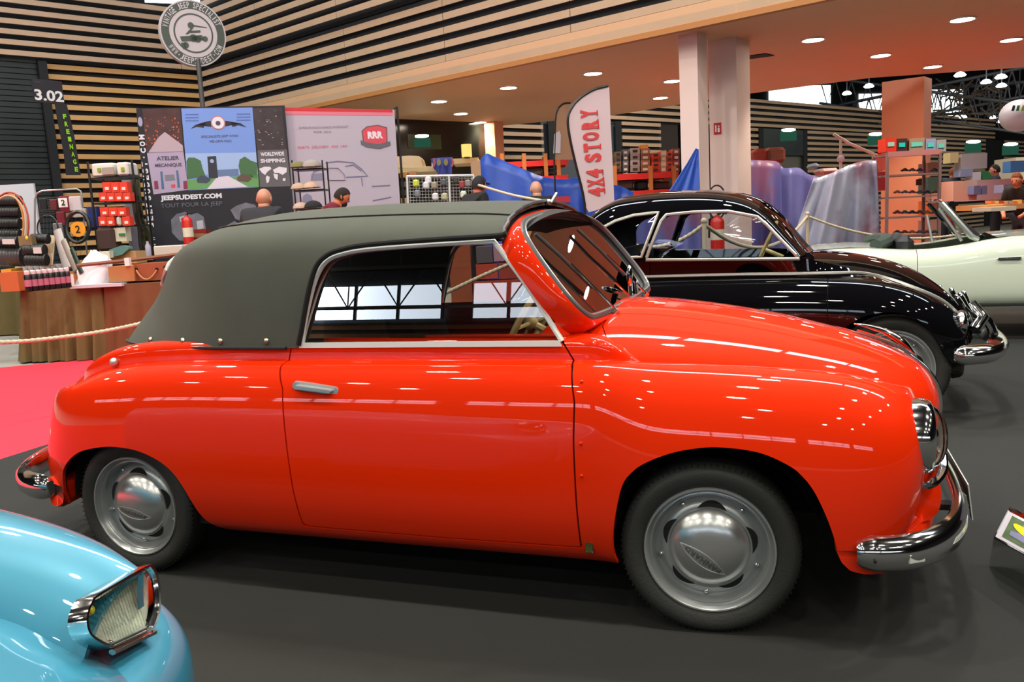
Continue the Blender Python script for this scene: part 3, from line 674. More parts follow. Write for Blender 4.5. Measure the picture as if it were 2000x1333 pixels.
# soft drape folds towards the rear corner
dr = .006*np.sin((TP[..., 0]+2.0)*14+(TP[..., 2])*9)*np.clip((-2.0-TP[..., 0])/.3, 0, 1)*np.clip((1.25-TP[..., 2])/.2, 0, 1)
TPd = TP+TN*dr[..., None]
mbt = panel(TPd, TN, [f_win, hem, hdr], rim=.015, flip=False)
if sgn < 0: mbt.f = [p[::-1] for p in mbt.f]
roof = build('soft_top', merge(mbt, mirr(mbt)), CANVAS, car, ang=50)
lin = panel(TP[::2, ::2]-.03*TN[::2, ::2], TN[::2, ::2], [f_win[::2, ::2]], rim=0)
build('roof_lining', merge(lin, mirr(lin)), LEATH, car, ang=180)
def near(grid, x, z, n=1):
    d = (grid[..., 0]-x)**2+(grid[..., 2]-z)**2+np.where(grid[..., 1] < -.3, 0, 9); i = np.unravel_index(np.argmin(d), d.shape); return i
lip = []
for k in range(0, 81, 2):
    if TP[:, k, 2].max() > 1.26 and hdr[:, k].max() > 0:
        i = int(np.argmax(hdr[:, k] > 0)); p = TP[i, k]
        if p[2] > 1.30: lip.append(p+np.array([.004, 0, .002]))
g = MB(); g.tube(lip, .008, 6); pair('roof_lip', g, SEAL, roof)
# piping seam along the roof shoulder
kk = np.argmin(np.abs(TP[40, :, 1]+.47)); pip = [TP[i, min(kk, 79)]+TN[i, kk]*.003 for i in range(8, 190) if TP[i, kk, 1] < -.02]
g = MB(); g.tube(pip[::3], .0035, 6); pair('roof_piping', g, LEATH, roof)
# hem binding and press studs
hemline = []
for i in range(0, 191, 2):
    col = hem[i]; j = int(np.argmax(col > 0)); p = TPd[i, j]+TN[i, j]*.004
    if p[0] < -1.56: hemline.append(p)
g = MB(); g.tube(hemline, .007, 6); pair('roof_hem', g, LEATH, roof)
for a, b_ in ((518, 665), (426, 668), (345, 670), (270, 671)):
    q = atY(a, b_, -.668 if a > 300 else -.62); i = near(TPd, q[0], q[2]); p = TPd[i]; n_ = TN[i]; M = Matrix.Translation(Vector(p)+Vector(n_)*.004) @ Vector(n_).to_track_quat('Z', 'Y').to_matrix().to_4x4()
    g = MB(); g.lathe([(0, .007), (.005, .0065), (.0095, .004), (.012, 0)], 14, M=M); build('press_stud', g, mat('stud_brass', (.55, .50, .36), .3, metal=1), roof)
# rear window bright rim, laid on the fabric
def on_rear(y, z):
    d = (TP[..., 1]-y)**2+(TP[..., 2]-z)**2+np.where(TP[..., 0] < -2.1, 0, 9); i = np.unravel_index(np.argmin(d), d.shape); return TP[i]+TN[i]*.004
wr = [on_rear(-abs(y), z) for y, z in [(-.33, 1.20), (-.345, 1.235), (-.33, 1.265), (-.26, 1.283), (-.12, 1.290), (0, 1.292)]]
wr = wr+[p*np.array([1, -1, 1]) for p in wr[-2::-1]]+[np.array([p[0]-.0, p[1], p[2]]) for p in [on_rear(-.28, 1.165)*np.array([1, -1, 1]), on_rear(0, 1.15), on_rear(-.28, 1.165)]]
g = MB(); g.tube(wr, .012, 8, closed=True); build('rear_window_frame', g, mat('polished_trim', (.62, .65, .62), .25, metal=.35, coat=.5), roof)
# black weatherstrip above side window
strip = [atY(a, b_, c)+np.array([0, -.004, 0]) for a, b_, c in [(584, 674, -.668), (590, 645, -.667), (596, 610, -.665), (606, 560, -.66), (618, 522, -.655), (635, 502, -.65), (662, 489, -.645), (720, 478, -.64), (850, 468, -.635), (968, 461, -.63), (990, 456, -.63)]]
g = MB(); g.tube(spline(strip, 5), .010, 8); pair('weatherstrip', g, DARK, car)
# --- door window: chrome frame and glass
fr_px = [(590, 671, -.655), (594, 640, -.652), (602, 600, -.648), (612, 560, -.642), (624, 530, -.637), (640, 509, -.632), (666, 497, -.627), (720, 487, -.622), (850, 477, -.617), (965, 472, -.615), (1030, 560, -.63), (1098, 667, -.655)]
frm = [atY(a, b_, c) for a, b_, c in fr_px]
frs = np.concatenate([spline(frm[:10], 6), spline(frm[9:], 8)[1:]])
g = MB(); g.tube(list(frs), .0095, 8, flat=1.0); TRIM = mat('window_trim', (.78, .82, .78), .25, metal=.0, coat=.5); wf = pair('window_frame', g, TRIM, doorob)
g = MB(); a, b_ = frm[0], frm[-1]
g.prism([a+[-.02, -.012, .003], b_+[-.008, -.012, .003], b_+[0, -.012, -.016], a+[-.022, -.012, -.016]], (0, .02, 0)); pair('window_sill', g, TRIM, doorob)
gl = MB(); gl.add([(p[0], -.654+(p[2]-.96)*.14, p[2]) for p in frs], [tuple(range(len(frs)))])
SIDEG = glassmat('side_glass', (.55, .56, .55), 1.9)
build('window_pane', gl, SIDEG, doorob, smooth=False); build('window_pane', mirr(gl), GLASS, car, smooth=False)
# door handle
def at_body(x, z):
    i = near(BP, x, z); return BP[i], BN[i]
hp = [at_body(-1.49+.19*t, .814-.004*t)[0] for t in np.linspace(0, 1, 9)]
g = MB(); ys = min(p[1] for p in hp)
outl = []
for t in np.linspace(0, 1, 25): outl.append((-1.492+.196*t, .826-.008*t))
def stad(x0, x1, z0, z1, r, n=8):
    return [(x0+r*math.cos(a), z0+r*math.sin(a)) for a in np.linspace(PI/2, 3*PI/2, n)]+[(x1+r*math.cos(a), z1+r*math.sin(a)) for a in np.linspace(-PI/2, PI/2, n)]
yb = at_body(-1.4, .81)[0][1]
def plate(x0, x1, z0, z1, r, y0, y1): 
    s0 = stad(x0, x1, z0, z1, r); s1 = stad(x0, x1, z0, z1, r*.8)
    m = MB(); n = len(s0); m.add([(x, y0, z) for x, z in s0]+[(x, y1, z) for x, z in s1], [tuple(range(n, 2*n))]+[(i, (i+1) % n, n+(i+1) % n, n+i) for i in range(n)]); return m
g = merge(plate(-1.472, -1.312, .817, .800, .0175, yb+.006, yb-.008), plate(-1.462, -1.325, .816, .8015, .007, yb-.006, yb-.026))
build('door_handle', g, ALU, doorob)
# hinge knobs, sill badge, boot hinge
for x, z in ((-.405, .655), (-.402, .84), (-.40, .545)):
    p, n_ = at_body(x, z); g = MB(); g.ball(p, .006, 8, 6); build('hinge_pin', g, RED, doorob)
p, n_ = at_body(-.392, .298); g = MB(); g.box((p[0], p[1]-.002, p[2]), (.026, .004, .046), bev=.002)
bd = build('coachbuilder_badge', g, mat('badge_olive', (.06, .075, .02), .4), car)
g = MB()
for dx in (-.011, .011):
    for dz in (-.02, .02): g.ball((p[0]+dx, p[1]-.004, p[2]+dz), .0028, 6, 4)
build('rivet', g, CHR, bd)
q = atY(230, 706, -.64); g = MB(); g.ball(q+[0, -.02, 0], .018, 10, 8); g.cyl(q+[0, -.015, 0], q+[-.075, .01, .002], .006, 8, .003); build('fuel_cap_hinge', g, ALU, car)

# --- wheels
def wheel_parts(parent, name='wheel'):
    """built around origin, axis along -y (outer face towards -y), tyre centre plane at y=0"""
    R0 = TRD; M = Matrix.Rotation(PI/2, 4, 'X')  # lathe z -> -y
    tyre = [(.205, .055), (.212, .062), (.225, .069), (.243, .0735), (.258, .073), (.268, .069), (.276, .060), (.281, .055), (R0-.002, .047), (R0, .03), (R0, 0), (R0, -.03), (R0-.002, -.047), (.281, -.055), (.268, -.069), (.25, -.073), (.225, -.069), (.205, -.055)]
    g = MB(); g.lathe(tyre, 72, M=M)
    w_ = build('wheel', g, RUB, parent, local=True)
    # tread notches on the shoulder
    for sy in (-1, 1):
        g = MB()
        for k in range(90):
            a = 2*PI*k/90; c, s_ = math.cos(a), math.sin(a)
            Mx = Matrix.Translation((c*(.2815), sy*.0535, s_*(.2815))) @ Matrix.Rotation(-a, 4, 'Y'); g.box((0, 0, 0), (.009, .016, .0022), M=Mx)
        o_ = build('tread_groove', g, DARK, w_, local=True); o_['kind'] = 'stuff'
    g = MB()
    prof = [(.208, .050), (.2105, .060), (.208, .067), (.203, .067), (.199, .061), (.195, .050), (.190, .044), (.186, .045), (.180, .036), (.177, .022), (.175, .012), (.170, .006), (.164, .008), (.156, .018), (.148, .026), (.140, .030), (.132, .030), (.11, .026)]
    g.lathe(prof, 64, M=M); rim = build('rim', g, WHEELGREY, w_, local=True)
    for k in range(5):
        a = PI*2*k/5+.86; g = MB(); g.ball((.160*math.cos(a), -.016, .160*math.sin(a)), .0085, 10, 6, (1, .9, 1)); build('wheel_nut', g, CHR, rim, local=True)
    for k in range(5):
        a0 = PI*2*(k+.5)/5+.86; g = MB(); o_ = []
        for t in np.linspace(-.34, .34, 13): q = 1-(t/.34)**2; o_.append(((.137+.019*q)*math.cos(a0+t), -(.0315-.012*q)-.0045, (.137+.019*q)*math.sin(a0+t)))
        for t in np.linspace(.34, -.34, 13): o_.append((.136*math.cos(a0+t), -.0345, .136*math.sin(a0+t)))
        g.add(o_, [tuple(range(26))]); build('rim_slot', g, DARK, rim, local=True, smooth=False)
    g = MB(); g.lathe([(0, .078), (.033, .0768), (.066, .072), (.093, .063), (.112, .052), (.123, .041), (.128, .036), (.131, .030)], 56, M=M)
    cap = build('hubcap', g, mat('polished_hubcap', (.70, .72, .71), .24, metal=.85, noise=.06, nscale=9), w_, local=True)
    return w_, cap
def capword(cap, rot, off):
    # embossed word on a pointed lozenge
    t = textmesh('PANHARD', 1.0, 0, 0.01, 1.05); V = np.array(t.v); lo, hi = V.min(0), V.max(0)
    X = (V[:, 0]-(lo[0]+hi[0])/2)*.132/(hi[0]-lo[0]); Z = (V[:, 1]-(lo[1]+hi[1])/2)*.019/(hi[1]-lo[1])*(1.12-np.abs(X)/.066*.42)
    def dm(x, z):
        r = np.hypot(x, z); return -np.interp(r, [0, .033, .066, .093, .112, .123], [.078, .0768, .072, .063, .052, .041])
    c, s_ = math.cos(rot), math.sin(rot); x = X*c-(Z+off)*s_; z = X*s_+(Z+off)*c
    g = MB(); P = np.stack([x, dm(x, z)-.0035, z], 1); g.add(P.tolist(), t.f); build('embossed_word', g, mat('emboss_edge', (.16, .17, .17), .45, metal=.7), cap, local=True, smooth=False)
    for s2 in (1, -1):
        T_ = np.linspace(-1, 1, 17); xx = T_*.088; zz = off+s2*.021*(1-T_**2)
        a = xx*c-zz*s_; b2 = xx*s_+zz*c; g = MB(); g.tube([(a[i], dm(a[i], b2[i])-.001, b2[i]) for i in range(17)], .0016, 5); build('embossed_line', g, ALU, cap, local=True)
for (x, steer, rot, yy) in ((-.016, .09, math.radians(144), -.66), (RW, 0, math.radians(168), -.66)):
    w_, cap = wheel_parts(car); capword(cap, rot, .036 if x > -1 else .026); w_.location = Vector((x, yy, TRD+.0005))-rootloc(car); w_.rotation_euler = (0, 0, steer)
    w2 = dup(w_, parent=car, loc=Vector((x, -yy, TRD+.0005))-rootloc(car)); w2.rotation_euler = (0, 0, PI+steer)
# wheel wells, floor pan, axles
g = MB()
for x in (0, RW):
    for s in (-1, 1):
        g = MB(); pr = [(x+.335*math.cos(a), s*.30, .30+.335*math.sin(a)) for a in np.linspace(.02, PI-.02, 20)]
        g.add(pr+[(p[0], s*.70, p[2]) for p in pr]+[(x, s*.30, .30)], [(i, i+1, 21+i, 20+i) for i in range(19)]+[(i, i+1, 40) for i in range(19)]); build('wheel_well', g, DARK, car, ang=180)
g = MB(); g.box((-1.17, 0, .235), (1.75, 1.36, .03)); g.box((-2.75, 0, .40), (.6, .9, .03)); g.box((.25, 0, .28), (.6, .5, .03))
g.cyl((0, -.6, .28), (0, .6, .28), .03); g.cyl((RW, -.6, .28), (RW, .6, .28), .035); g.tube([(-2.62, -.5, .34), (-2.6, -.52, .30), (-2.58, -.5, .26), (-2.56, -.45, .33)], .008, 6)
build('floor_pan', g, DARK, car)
vo = [atY(a, b_, -.712) for a, b_ in [(98, 932), (129, 944), (132, 958), (133.5, 972), (131, 984), (124, 990), (114, 991), (106, 987), (101, 975)]]
g = MB(); n_ = len(vo); c_ = np.mean(vo, 0); R1 = [c_+(p-c_)*.80+np.array([0, -.016, 0]) for p in vo]; R3 = [p+np.array([0, .12, .01]) for p in vo]
g.add(R1+list(vo)+R3, [tuple(range(n_))]+[(r_*n_+i, r_*n_+(i+1) % n_, (r_+1)*n_+(i+1) % n_, (r_+1)*n_+i) for r_ in range(2) for i in range(n_)]); pair('rear_valance', g, RED, car, ang=180)
# --- bumpers
def bumper(path, parent, prof=None, mats=CHR):
    prof = prof or [(-.055, -.012), (-.05, .008), (-.03, .026), (0, .032), (.03, .026), (.05, .008), (.055, -.012)]
    P = spline(path, 10); n = len(P); T = np.gradient(P, axis=0); T /= np.linalg.norm(T, axis=1, keepdims=True); g = MB(); m = len(prof); vs = []
    for i in range(n):
        o = np.cross(T[i], [0, 0, 1.0]); o /= np.linalg.norm(o); e = min(i, n-1-i)/6.0; sc_ = min(1, .55+.45*math.sqrt(min(1, e)))
        for zz, q in prof: vs.append(P[i]+np.array([0, 0, zz*sc_])+o*(q if sc_ == 1 else q*sc_))
    fs = [(i*m+j, (i+1)*m+j, (i+1)*m+j+1, i*m+j+1) for i in range(n-1) for j in range(m-1)]
    # back face
    o0 = len(vs); 
    for i in range(n):
        o = np.cross(T[i], [0, 0, 1.0]); o /= np.linalg.norm(o); e = min(i, n-1-i)/6.0; sc_ = min(1, .55+.45*math.sqrt(min(1, e))); vs += [P[i]+np.array([0, 0, -.045*sc_])-o*.02, P[i]+np.array([0, 0, .045*sc_])-o*.02]
    for i in range(n-1): fs += [(o0+2*i, o0+2*i+1, o0+2*i+3, o0+2*i+2), (i*m, o0+2*i, o0+2*i+2, (i+1)*m), (i*m+m-1, (i+1)*m+m-1, o0+2*i+3, o0+2*i+1)]
    fs += [tuple(range(m))+(o0+1, o0), tuple(range((n-1)*m, n*m))+(o0+2*n-1, o0+2*n-2)]
    g.add(vs, fs); return g
fb = [(.425, -.79, .338), (.51, -.775, .338), (.60, -.735, .34), (.68, -.64, .343), (.735, -.5, .345), (.768, -.3, .348), (.78, 0, .35), (.768, .3, .348), (.735, .5, .345), (.68, .64, .343), (.60, .735, .34), (.51, .775, .338), (.425, .79, .338)]
o = build('front_bumper', bumper(fb, car), CHR, car)
g = MB(); M = Matrix.Translation((.585, -.762, .332)) @ Matrix.Rotation(.55, 4, 'Z'); g.box((0, -.02, 0), (.055, .006, .03), M=M @ Matrix.Translation((0, -.012, 0)), bev=.012); build('bumper_bolt_plate', g, mat('cream_plate', (.7, .72, .66), .4), o)
g = MB(); g.cyl((.475, -.822, .33), (.475, -.80, .33), .005, 8); build('bolt_hole', g, DARK, o)
g = MB()
for s in (-1, 1): g.box((.66, s*.3, .34), (.28, .05, .02))
build('bumper_bracket', g, DARK, o)
g = MB(); pl = [(.865, -.25, .31), (.865, .25, .31), (.845, .25, .43), (.845, -.25, .43)]
g.prism([(.822, -.25, .275), (.822, .25, .275), (.806, .25, .40), (.806, -.25, .40)], (.004, 0, 0)); o2 = build('number_plate', g, mat('plate_white', (.62, .66, .62), .35), car, smooth=False)
rb = [(-2.69, .80, .37), (-2.78, .79, .37), (-2.88, .75, .37), (-2.98, .67, .37), (-3.08, .52, .37), (-3.16, .3, .37), (-3.17, 0, .37), (-3.16, -.3, .37), (-3.08, -.52, .37), (-2.98, -.67, .37), (-2.88, -.75, .37), (-2.78, -.79, .37), (-2.69, -.80, .37)]
build('rear_bumper', bumper(rb, car), CHR, car)
# --- headlights, fog lamps
for s in (-1, 1):
    c0 = Vector((.620, s*.535, .638)); M = Matrix.Translation(c0) @ Matrix.Rotation(PI/2, 4, 'Y') @ Matrix.Rotation(0, 4, 'Z')
    g = MB(); g.lathe([(.118, -.03), (.121, 0), (.119, .016), (.112, .030), (.102, .036), (.098, .034)], 40, M=M); h_ = build('headlight', g, CHR, car)
    g = MB(); g.lathe([(.100, .033), (.092, .048), (.075, .063), (.05, .074), (.025, .079), (0, .080)], 32, M=M); build('headlight_lens', g, glassmat('lens_glass', (.93, .95, .92), 1.14), h_)
    g = MB(); g.lathe([(.098, .03), (.08, 0), (.05, -.03), (.01, -.045), (0, -.045)], 28, M=M); build('reflector', g, mat('lamp_reflector', (.50, .52, .44), .45, metal=.05, bump=.4, bscale=60), h_)
    g = MB(); g.ball((.675, s*.40, .60), .028, 12, 8, (.8, 1, 1.4)); build('side_lamp', g, CHR, h_)
    g = MB(); g.tube(spline([(.61, s*.62, .50), (.655, s*.585, .505), (.69, s*.50, .52), (.70, s*.42, .55)], 5), .011, 8, flat=1.6); build('headlight_trim', g, CHR, h_)
    g = MB(); M = Matrix.Translation((.602, s*.50, .462)) @ Matrix.Rotation(PI/2, 4, 'Y'); g.lathe([(.05, -.02), (.052, .0), (.046, .012), (.03, .018), (0, .02)], 24, M=M); build('fog_lamp', g, mat('ribbed_lamp', (.5, .52, .48), .2, metal=.3), car)
# --- nose strip and bonnet ornament
def on_hood(s0, s1, n, lift=.004): return [HP[int(i), 60]+HN[int(i), 60]*lift for i in np.linspace(s0, s1, n)]
i_a = int(np.argmin(np.abs(HP[:110, 60, 0]-.63))); 
g = MB(); g.tube(on_hood(i_a, 138, 26, .004), .009, 8, flat=.7); build('nose_strip', g, CHR, car)
i_o = int(np.argmin(np.abs(HP[:110, 60, 0]-.46)))
oo = on_hood(i_o, i_a+2, 8, .012)
prof = [(oo[0]+np.array([-.01, 0, .028])), oo[1]+np.array([0, 0, .03]), oo[2]+np.array([0, 0, .032]), oo[4]+np.array([.0, 0, .034]), oo[6]+np.array([.0, 0, .024]), oo[7]+np.array([.01, 0, .0])]
g = MB(); g.tube(spline(prof, 5), [.003]*3+list(np.linspace(.004, .014, 16))+list(np.linspace(.014, .004, 7)), 8, flat=2.2); g.tube(oo, .008, 6); build('bonnet_ornament', g, CHR, car)
# --- wipers, header catch, mirror
for yb_, ytip in ((-.30, -.47), (.33, .12)):
    g = MB(); a = ws(yb_, .0, .03); b_ = ws(ytip+.06, .21, .03); g.tube([a-WU*.02, a, b_], .005, 6); wp = build('wiper_arm', g, CHR, car)
    g = MB(); g.tube([ws(ytip-.04, .36, .022), ws(ytip+.03, .25, .026), ws(ytip+.13, .10, .022)], .007, 6); build('wiper_blade', g, SEAL, wp)
    g = MB(); g.cyl(a-WU*.03-WN*.03, a-WU*.02+WN*.008, .012, 10); build('wiper_spindle', g, CHR, wp)
q = ws(-.02, .508, .02); g = MB(); g.tube([q, q+[.02, -.03, .0], q+[.035, .0, .035]], .006, 6); g.ball(q, .013, 8, 6); build('roof_catch', g, ALU, car)
g = MB(); c0 = ws(.20, .10, .03); g.tube([ws(.17, .0, .03), ws(.19, .04, .05)], .005, 6); g.ball(ws(.2, .08, .05), .035, 12, 8, (.4, .6, 1.3)); build('wing_mirror', g, CHR, car)
# --- interior: dash, seats, steering wheel, sticker
g = MB(); g.box((-.52, 0, .93), (.16, 1.18, .14), bev=.03); build('dashboard', g, RED, car)
for s in (-1, 1):
    g = MB(); g.box((-1.18, s*.31, .55), (.5, .5, .18), bev=.05); g.box((-1.50, s*.31, .80), (.15, .50, .46), bev=.06, M=Matrix.Translation((-1.48, s*.31, .80)) @ Matrix.Rotation(-.2, 4, 'Y')); build('seat', g, LEATH, car)
g = MB(); c0 = Vector((-.70, -.34, .985)); M = Matrix.Translation(c0) @ Matrix.Rotation(math.radians(-62), 4, 'Y')
ring = [M @ Vector((.19*math.cos(a), .19*math.sin(a), 0)) for a in np.linspace(0, 2*PI, 40, endpoint=False)]
g.tube(ring, .0125, 8, closed=True); g.cyl(M @ Vector((-.19, 0, 0)), M @ Vector((.19, 0, 0)), .008, 6); g.cyl(M @ Vector((0, -.19, 0)), M @ Vector((0, .19, 0)), .008, 6); g.cyl(c0, M @ Vector((0, 0, -.45)), .015, 8); g.ball(c0, .03, 10, 6)
build('steering_wheel', g, CREAM, car)
g = MB(); g.add([ws(-.555, .055, -.004), ws(-.50, .035, -.004), ws(-.53, .125, -.004), ws(-.585, .125, -.004)], [(0, 1, 2, 3)]); build('paper_sticker', g, mat('mint_sticker', (.42, .72, .60), .6), car, smooth=False)
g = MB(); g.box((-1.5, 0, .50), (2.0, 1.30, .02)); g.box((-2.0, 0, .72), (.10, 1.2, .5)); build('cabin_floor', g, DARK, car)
# ================================================================== BLACK COUPE
YB = 2.98; HW = .76
coupe = thing('coupe_car', 'shiny black vintage coupe with chrome window frames parked behind the red convertible', 'car', (-.4, YB, 0))
def bx(x, w_, z): return [x, YB-w_, z]
def bstation(x, W, ZC, wt, zt, zb=.24):
    """outer side from sill to shoulder, then up the upper band to wt, zt"""
    fr = [(-.10, 0), (-.02, .08), (0, .25), (.004, .45), (0, .65), (-.015, .80), (-.05, .90), (-.10, .965), (-.15, .995), (-.175, 1.0)]
    row = [bx(x, W+a, zb+q*(ZC-zb)) for a, q in fr]
    for t in (.15, .4, .7, 1.0): row.append(bx(x, (W-.175)*(1-t)+wt*t, ZC+(zt-ZC)*t))
    return row
net = []
ST = [(-2.35, .745, .80, .50, .82), (-2.1, .755, .86, .52, .95), (-1.8, .76, .90, .55, 1.02), (-1.4, .765, .92, .58, 1.055), (-1.0, .765, .925, .60, 1.065), (-.6, .765, .925, .605, 1.065), (-.2, .765, .925, .605, 1.06), (.1, .765, .922, .60, 1.055), (.28, .765, .918, .585, 1.04),
      (.45, .77, .91, .55, .99), (.62, .775, .90, .50, .94), (.78, .775, .875, .46, .88), (.93, .765, .83, .42, .82), (1.05, .74, .77, .38, .75), (1.14, .70, .70, .34, .67), (1.205, .64, .63, .30, .60), (1.24, .56, .57, .27, .53), (1.255, .46, .52, .24, .48)]
rear = bstation(-2.45, .74, .72, .48, .72)
for th in (90, 70, 50, 30, 12):
    t = math.radians(th); row = []
    for k, p in enumerate(rear):
        x, w_ = supell(-2.4, -2.95+.0*k, YB-p[1], t, 2.4); row.append([x+.25*max(0, (p[2]-.45)), YB-(w_ if th < 90 else 0), p[2]])
    net.append(row)
for s_ in ST: net.append(bstation(*s_))
net.append([[p[0]-.03, p[1]+.12, p[2]-.02] for p in net[-1]]); net.append([[p[0]-.06, p[1]+.12, p[2]-.03] for p in net[-1]])
CP, CN = surf(net, 200, 60)
def cxm(P): P[..., 0] = np.where(P[..., 0] < -.95, -.95+(P[..., 0]+.95)*.55, P[..., 0]); return P
CXZ = CP[..., [0, 2]].reshape(-1, 2)
arch_b = [(.36, .10), (.40, .34), (.44, .48), (.50, .59), (.60, .665), (.70, .695), (.80, .70), (.90, .67), (.99, .60), (1.05, .50), (1.09, .42), (1.13, .36), (1.16, .2), (1.2, 0)]
arch_b2 = [(-2.25, .1), (-2.2, .42), (-2.05, .55), (-1.85, .60), (-1.6, .55), (-1.45, .42), (-1.38, .22), (-1.36, 0)]
fa = np.minimum(psdf(CXZ, spline(arch_b, 5).tolist()+[(.3, -.3)]), psdf(CXZ, arch_b2)).reshape(CP.shape[:2])
fa = np.where(CP[..., 1] > YB-.42, 1, fa)
fb_ = np.where(CP[..., 0] > .8, CP[..., 2]-.375, CP[..., 2]-.25)
dr_ = psdf(CXZ, [(-.70, 1.3), (-.72, .9), (-.70, .5), (-.62, .30), (.30, .30), (.41, .5), (.42, .93), (.30, 1.3)]).reshape(CP.shape[:2])
def mirY(mb):
    m = MB(); m.v = [(x, 2*YB-y, z) for x, y, z in mb.v]; m.f = [p[::-1] for p in mb.f]; m.n = [(x, -y, z) for x, y, z in mb.n] if mb.n else None; return m
CP = cxm(CP); build('body', panel(CP, CN, [fa, fb_, dr_-.003]), BLK, coupe)
build('door', panel(CP, CN, [-dr_-.003, fb_]), BLK, coupe)
build('side_panel', mirY(panel(CP[::2, ::2], CN[::2, ::2], [fa[::2, ::2], fb_[::2, ::2]])), BLK, coupe)
build('inner_shell', panel((CP-.02*CN)[::3, ::2], CN[::3, ::2], [fa[::3, ::2]], rim=0), DARK, coupe)
# bonnet dome
def dome2(stations, yc):
    net = dome(stations); return [[[p[0], p[1]+yc, p[2]] for p in r] for r in net]
hd = [(.18, 1.055, .60, .10), (.34, 1.06, .58, .14), (.52, 1.045, .54, .17), (.70, 1.01, .49, .20), (.88, .955, .44, .21), (1.02, .885, .40, .21), (1.14, .80, .36, .20), (1.24, .70, .33, .18), (1.31, .60, .31, .15), (1.34, .50, .29, .12), (1.34, .42, .28, .1)]
P_, N_ = surf(dome2(hd, YB), 90, 40, mv=(None, None)); 
a = panel(P_, N_); build('bonnet', merge(a, mirY(a)), BLK, coupe)
dk = [(-1.5, 1.05, .60, .1), (-1.8, 1.04, .60, .12), (-2.1, 1.0, .57, .14), (-2.4, .92, .53, .15), (-2.65, .80, .50, .15), (-2.82, .66, .46, .14), (-2.9, .5, .42, .12), (-2.9, .4, .4, .1)]
n_ = dome(dk, sgn_=-1); n_ = [[[p[0], p[1]+YB, p[2]] for p in r] for r in n_]; P_, N_ = surf(n_, 50, 30); P_ = cxm(P_); a = panel(P_, N_); build('boot_lid', merge(a, mirY(a)), BLK, coupe, ang=180)
# greenhouse
gw = [.625, .62, .605, .58, .54, .47, .36, .2, 0]; 
rc = [(-2.05, 1.0), (-1.75, 1.18), (-1.5, 1.34), (-1.26, 1.44), (-1.06, 1.50), (-.76, 1.535), (-.42, 1.53), (-.2, 1.505), (-.03, 1.455), (.10, 1.37), (.21, 1.23), (.34, 1.06)]
net = []
for i, (x, z) in enumerate(rc):
    row = []
    for k, w_ in enumerate(gw):
        q = [0, .22, .45, .66, .80, .90, .955, .985, 1][k]; zb = 1.05
        if z < 1.06: zz = zb+(z-zb)*q; 
        else: zz = zb+(z-zb)*q
        fx = (k/8.0)
        xs = x + (0 if i < 7 else -.10*(1-fx)*min(1, (i-6)/3)); xs += (.10*(1-fx)*min(1, (4-i)/3) if i < 4 else 0)
        row.append(bx(xs, w_*(1 if i > 1 else .92), zz))
    net.append(row)
GP, GN = surf(net, 130, 60)
GXZ = GP[..., [0, 2]].reshape(-1, 2)
win_d = [tuple(atY(a, b_, 2.36)[[0, 2]]) for a, b_ in [(1262, 508), (1268, 490), (1290, 432), (1300, 420), (1350, 415), (1420, 413), (1478, 424), (1497, 440), (1530, 474), (1562, 506)]]
win_q = [tuple(atY(a, b_, 2.36)[[0, 2]]) for a, b_ in [(1160, 462), (1172, 447), (1200, 432), (1235, 421), (1284, 415), (1270, 455), (1253, 502), (1225, 503), (1190, 500), (1160, 498)]]
fs_ = [psdf(GXZ, w_).reshape(GP.shape[:2]) for w_ in (win_d, win_q)]
side_ = GP[..., 1] < YB-.30
f1 = np.where(side_, np.minimum(*fs_), 1.0)
wsz = np.where((GP[..., 0] > -.02) & (GP[..., 1] > YB-.53), -1.0, 1.0)
# windscreen opening: front slope, inboard of the pillar
fw_ = np.maximum(-(GP[..., 0]-.0), (YB-.50)-GP[..., 1]); fw_ = np.maximum(fw_, 1.09-GP[..., 2])
fr_ = np.maximum(GP[..., 0]+1.38, (YB-.44)-GP[..., 1]); fr_ = np.maximum(fr_, 1.2-GP[..., 2])
GP = np.where(GP < -99, GP, GP); GQ = GP.copy(); GP = cxm(GP); a = panel(GP, GN, [f1, fw_, fr_]); build('roof', merge(a, mirY(a)), BLK, coupe)
a = panel((GP-.02*GN)[::2, ::2], GN[::2, ::2], [f1[::2, ::2], fw_[::2, ::2], fr_[::2, ::2]], rim=0); build('roof_lining', merge(a, mirY(a)), LEATH, coupe, ang=180)
a = panel((GP-.004*GN), GN, [-fw_], rim=0); build('windscreen', merge(a, mirY(a)), GLASS, coupe, ang=180)
def on_g(poly):
    out = []
    for x, z in poly:
        d = ((GP[..., 0]-x)**2+(GP[..., 2]-z)**2+np.where(side_, 0, 9)).ravel(); i = np.argsort(d)[:8]; wt = 1/(d[i]+2e-5); out.append([x, float((GP[..., 1].ravel()[i]*wt).sum()/wt.sum())-.006, z])
    return out
SG2 = glassmat('coupe_glass', (.80, .83, .85), 1.5)
for nm, w_ in (('door_window', win_d), ('quarter_window', win_q)):
    w4 = np.array(w_, float); c = np.concatenate([np.linspace(w4[q], w4[(q+1) % len(w4)], 5)[:-1] for q in range(len(w4))]); c3 = on_g(c); 
    g = MB(); g.tube(c3, .011, 6, closed=True, flat=.8); fr2 = build(nm+'_frame', g, mat('brushed_trim', (.55, .55, .50), .35, metal=.6), coupe); build(nm+'_frame', mirY(g), MATS['brushed_trim'], coupe)
    g = MB(); m_ = np.mean(c3, 0).tolist(); g.add(c3+[m_], [(i, (i+1) % len(c3), len(c3)) for i in range(len(c3))]); build('window_pane', g, SG2, fr2, ang=180); build('window_pane', mirY(g), SG2, coupe, ang=180)
def on_c(x, z, off=.004):
    d = (CP[..., 0]-x)**2+(CP[..., 2]-z)**2; i = np.unravel_index(np.argmin(d), d.shape); return CP[i]+CN[i]*off
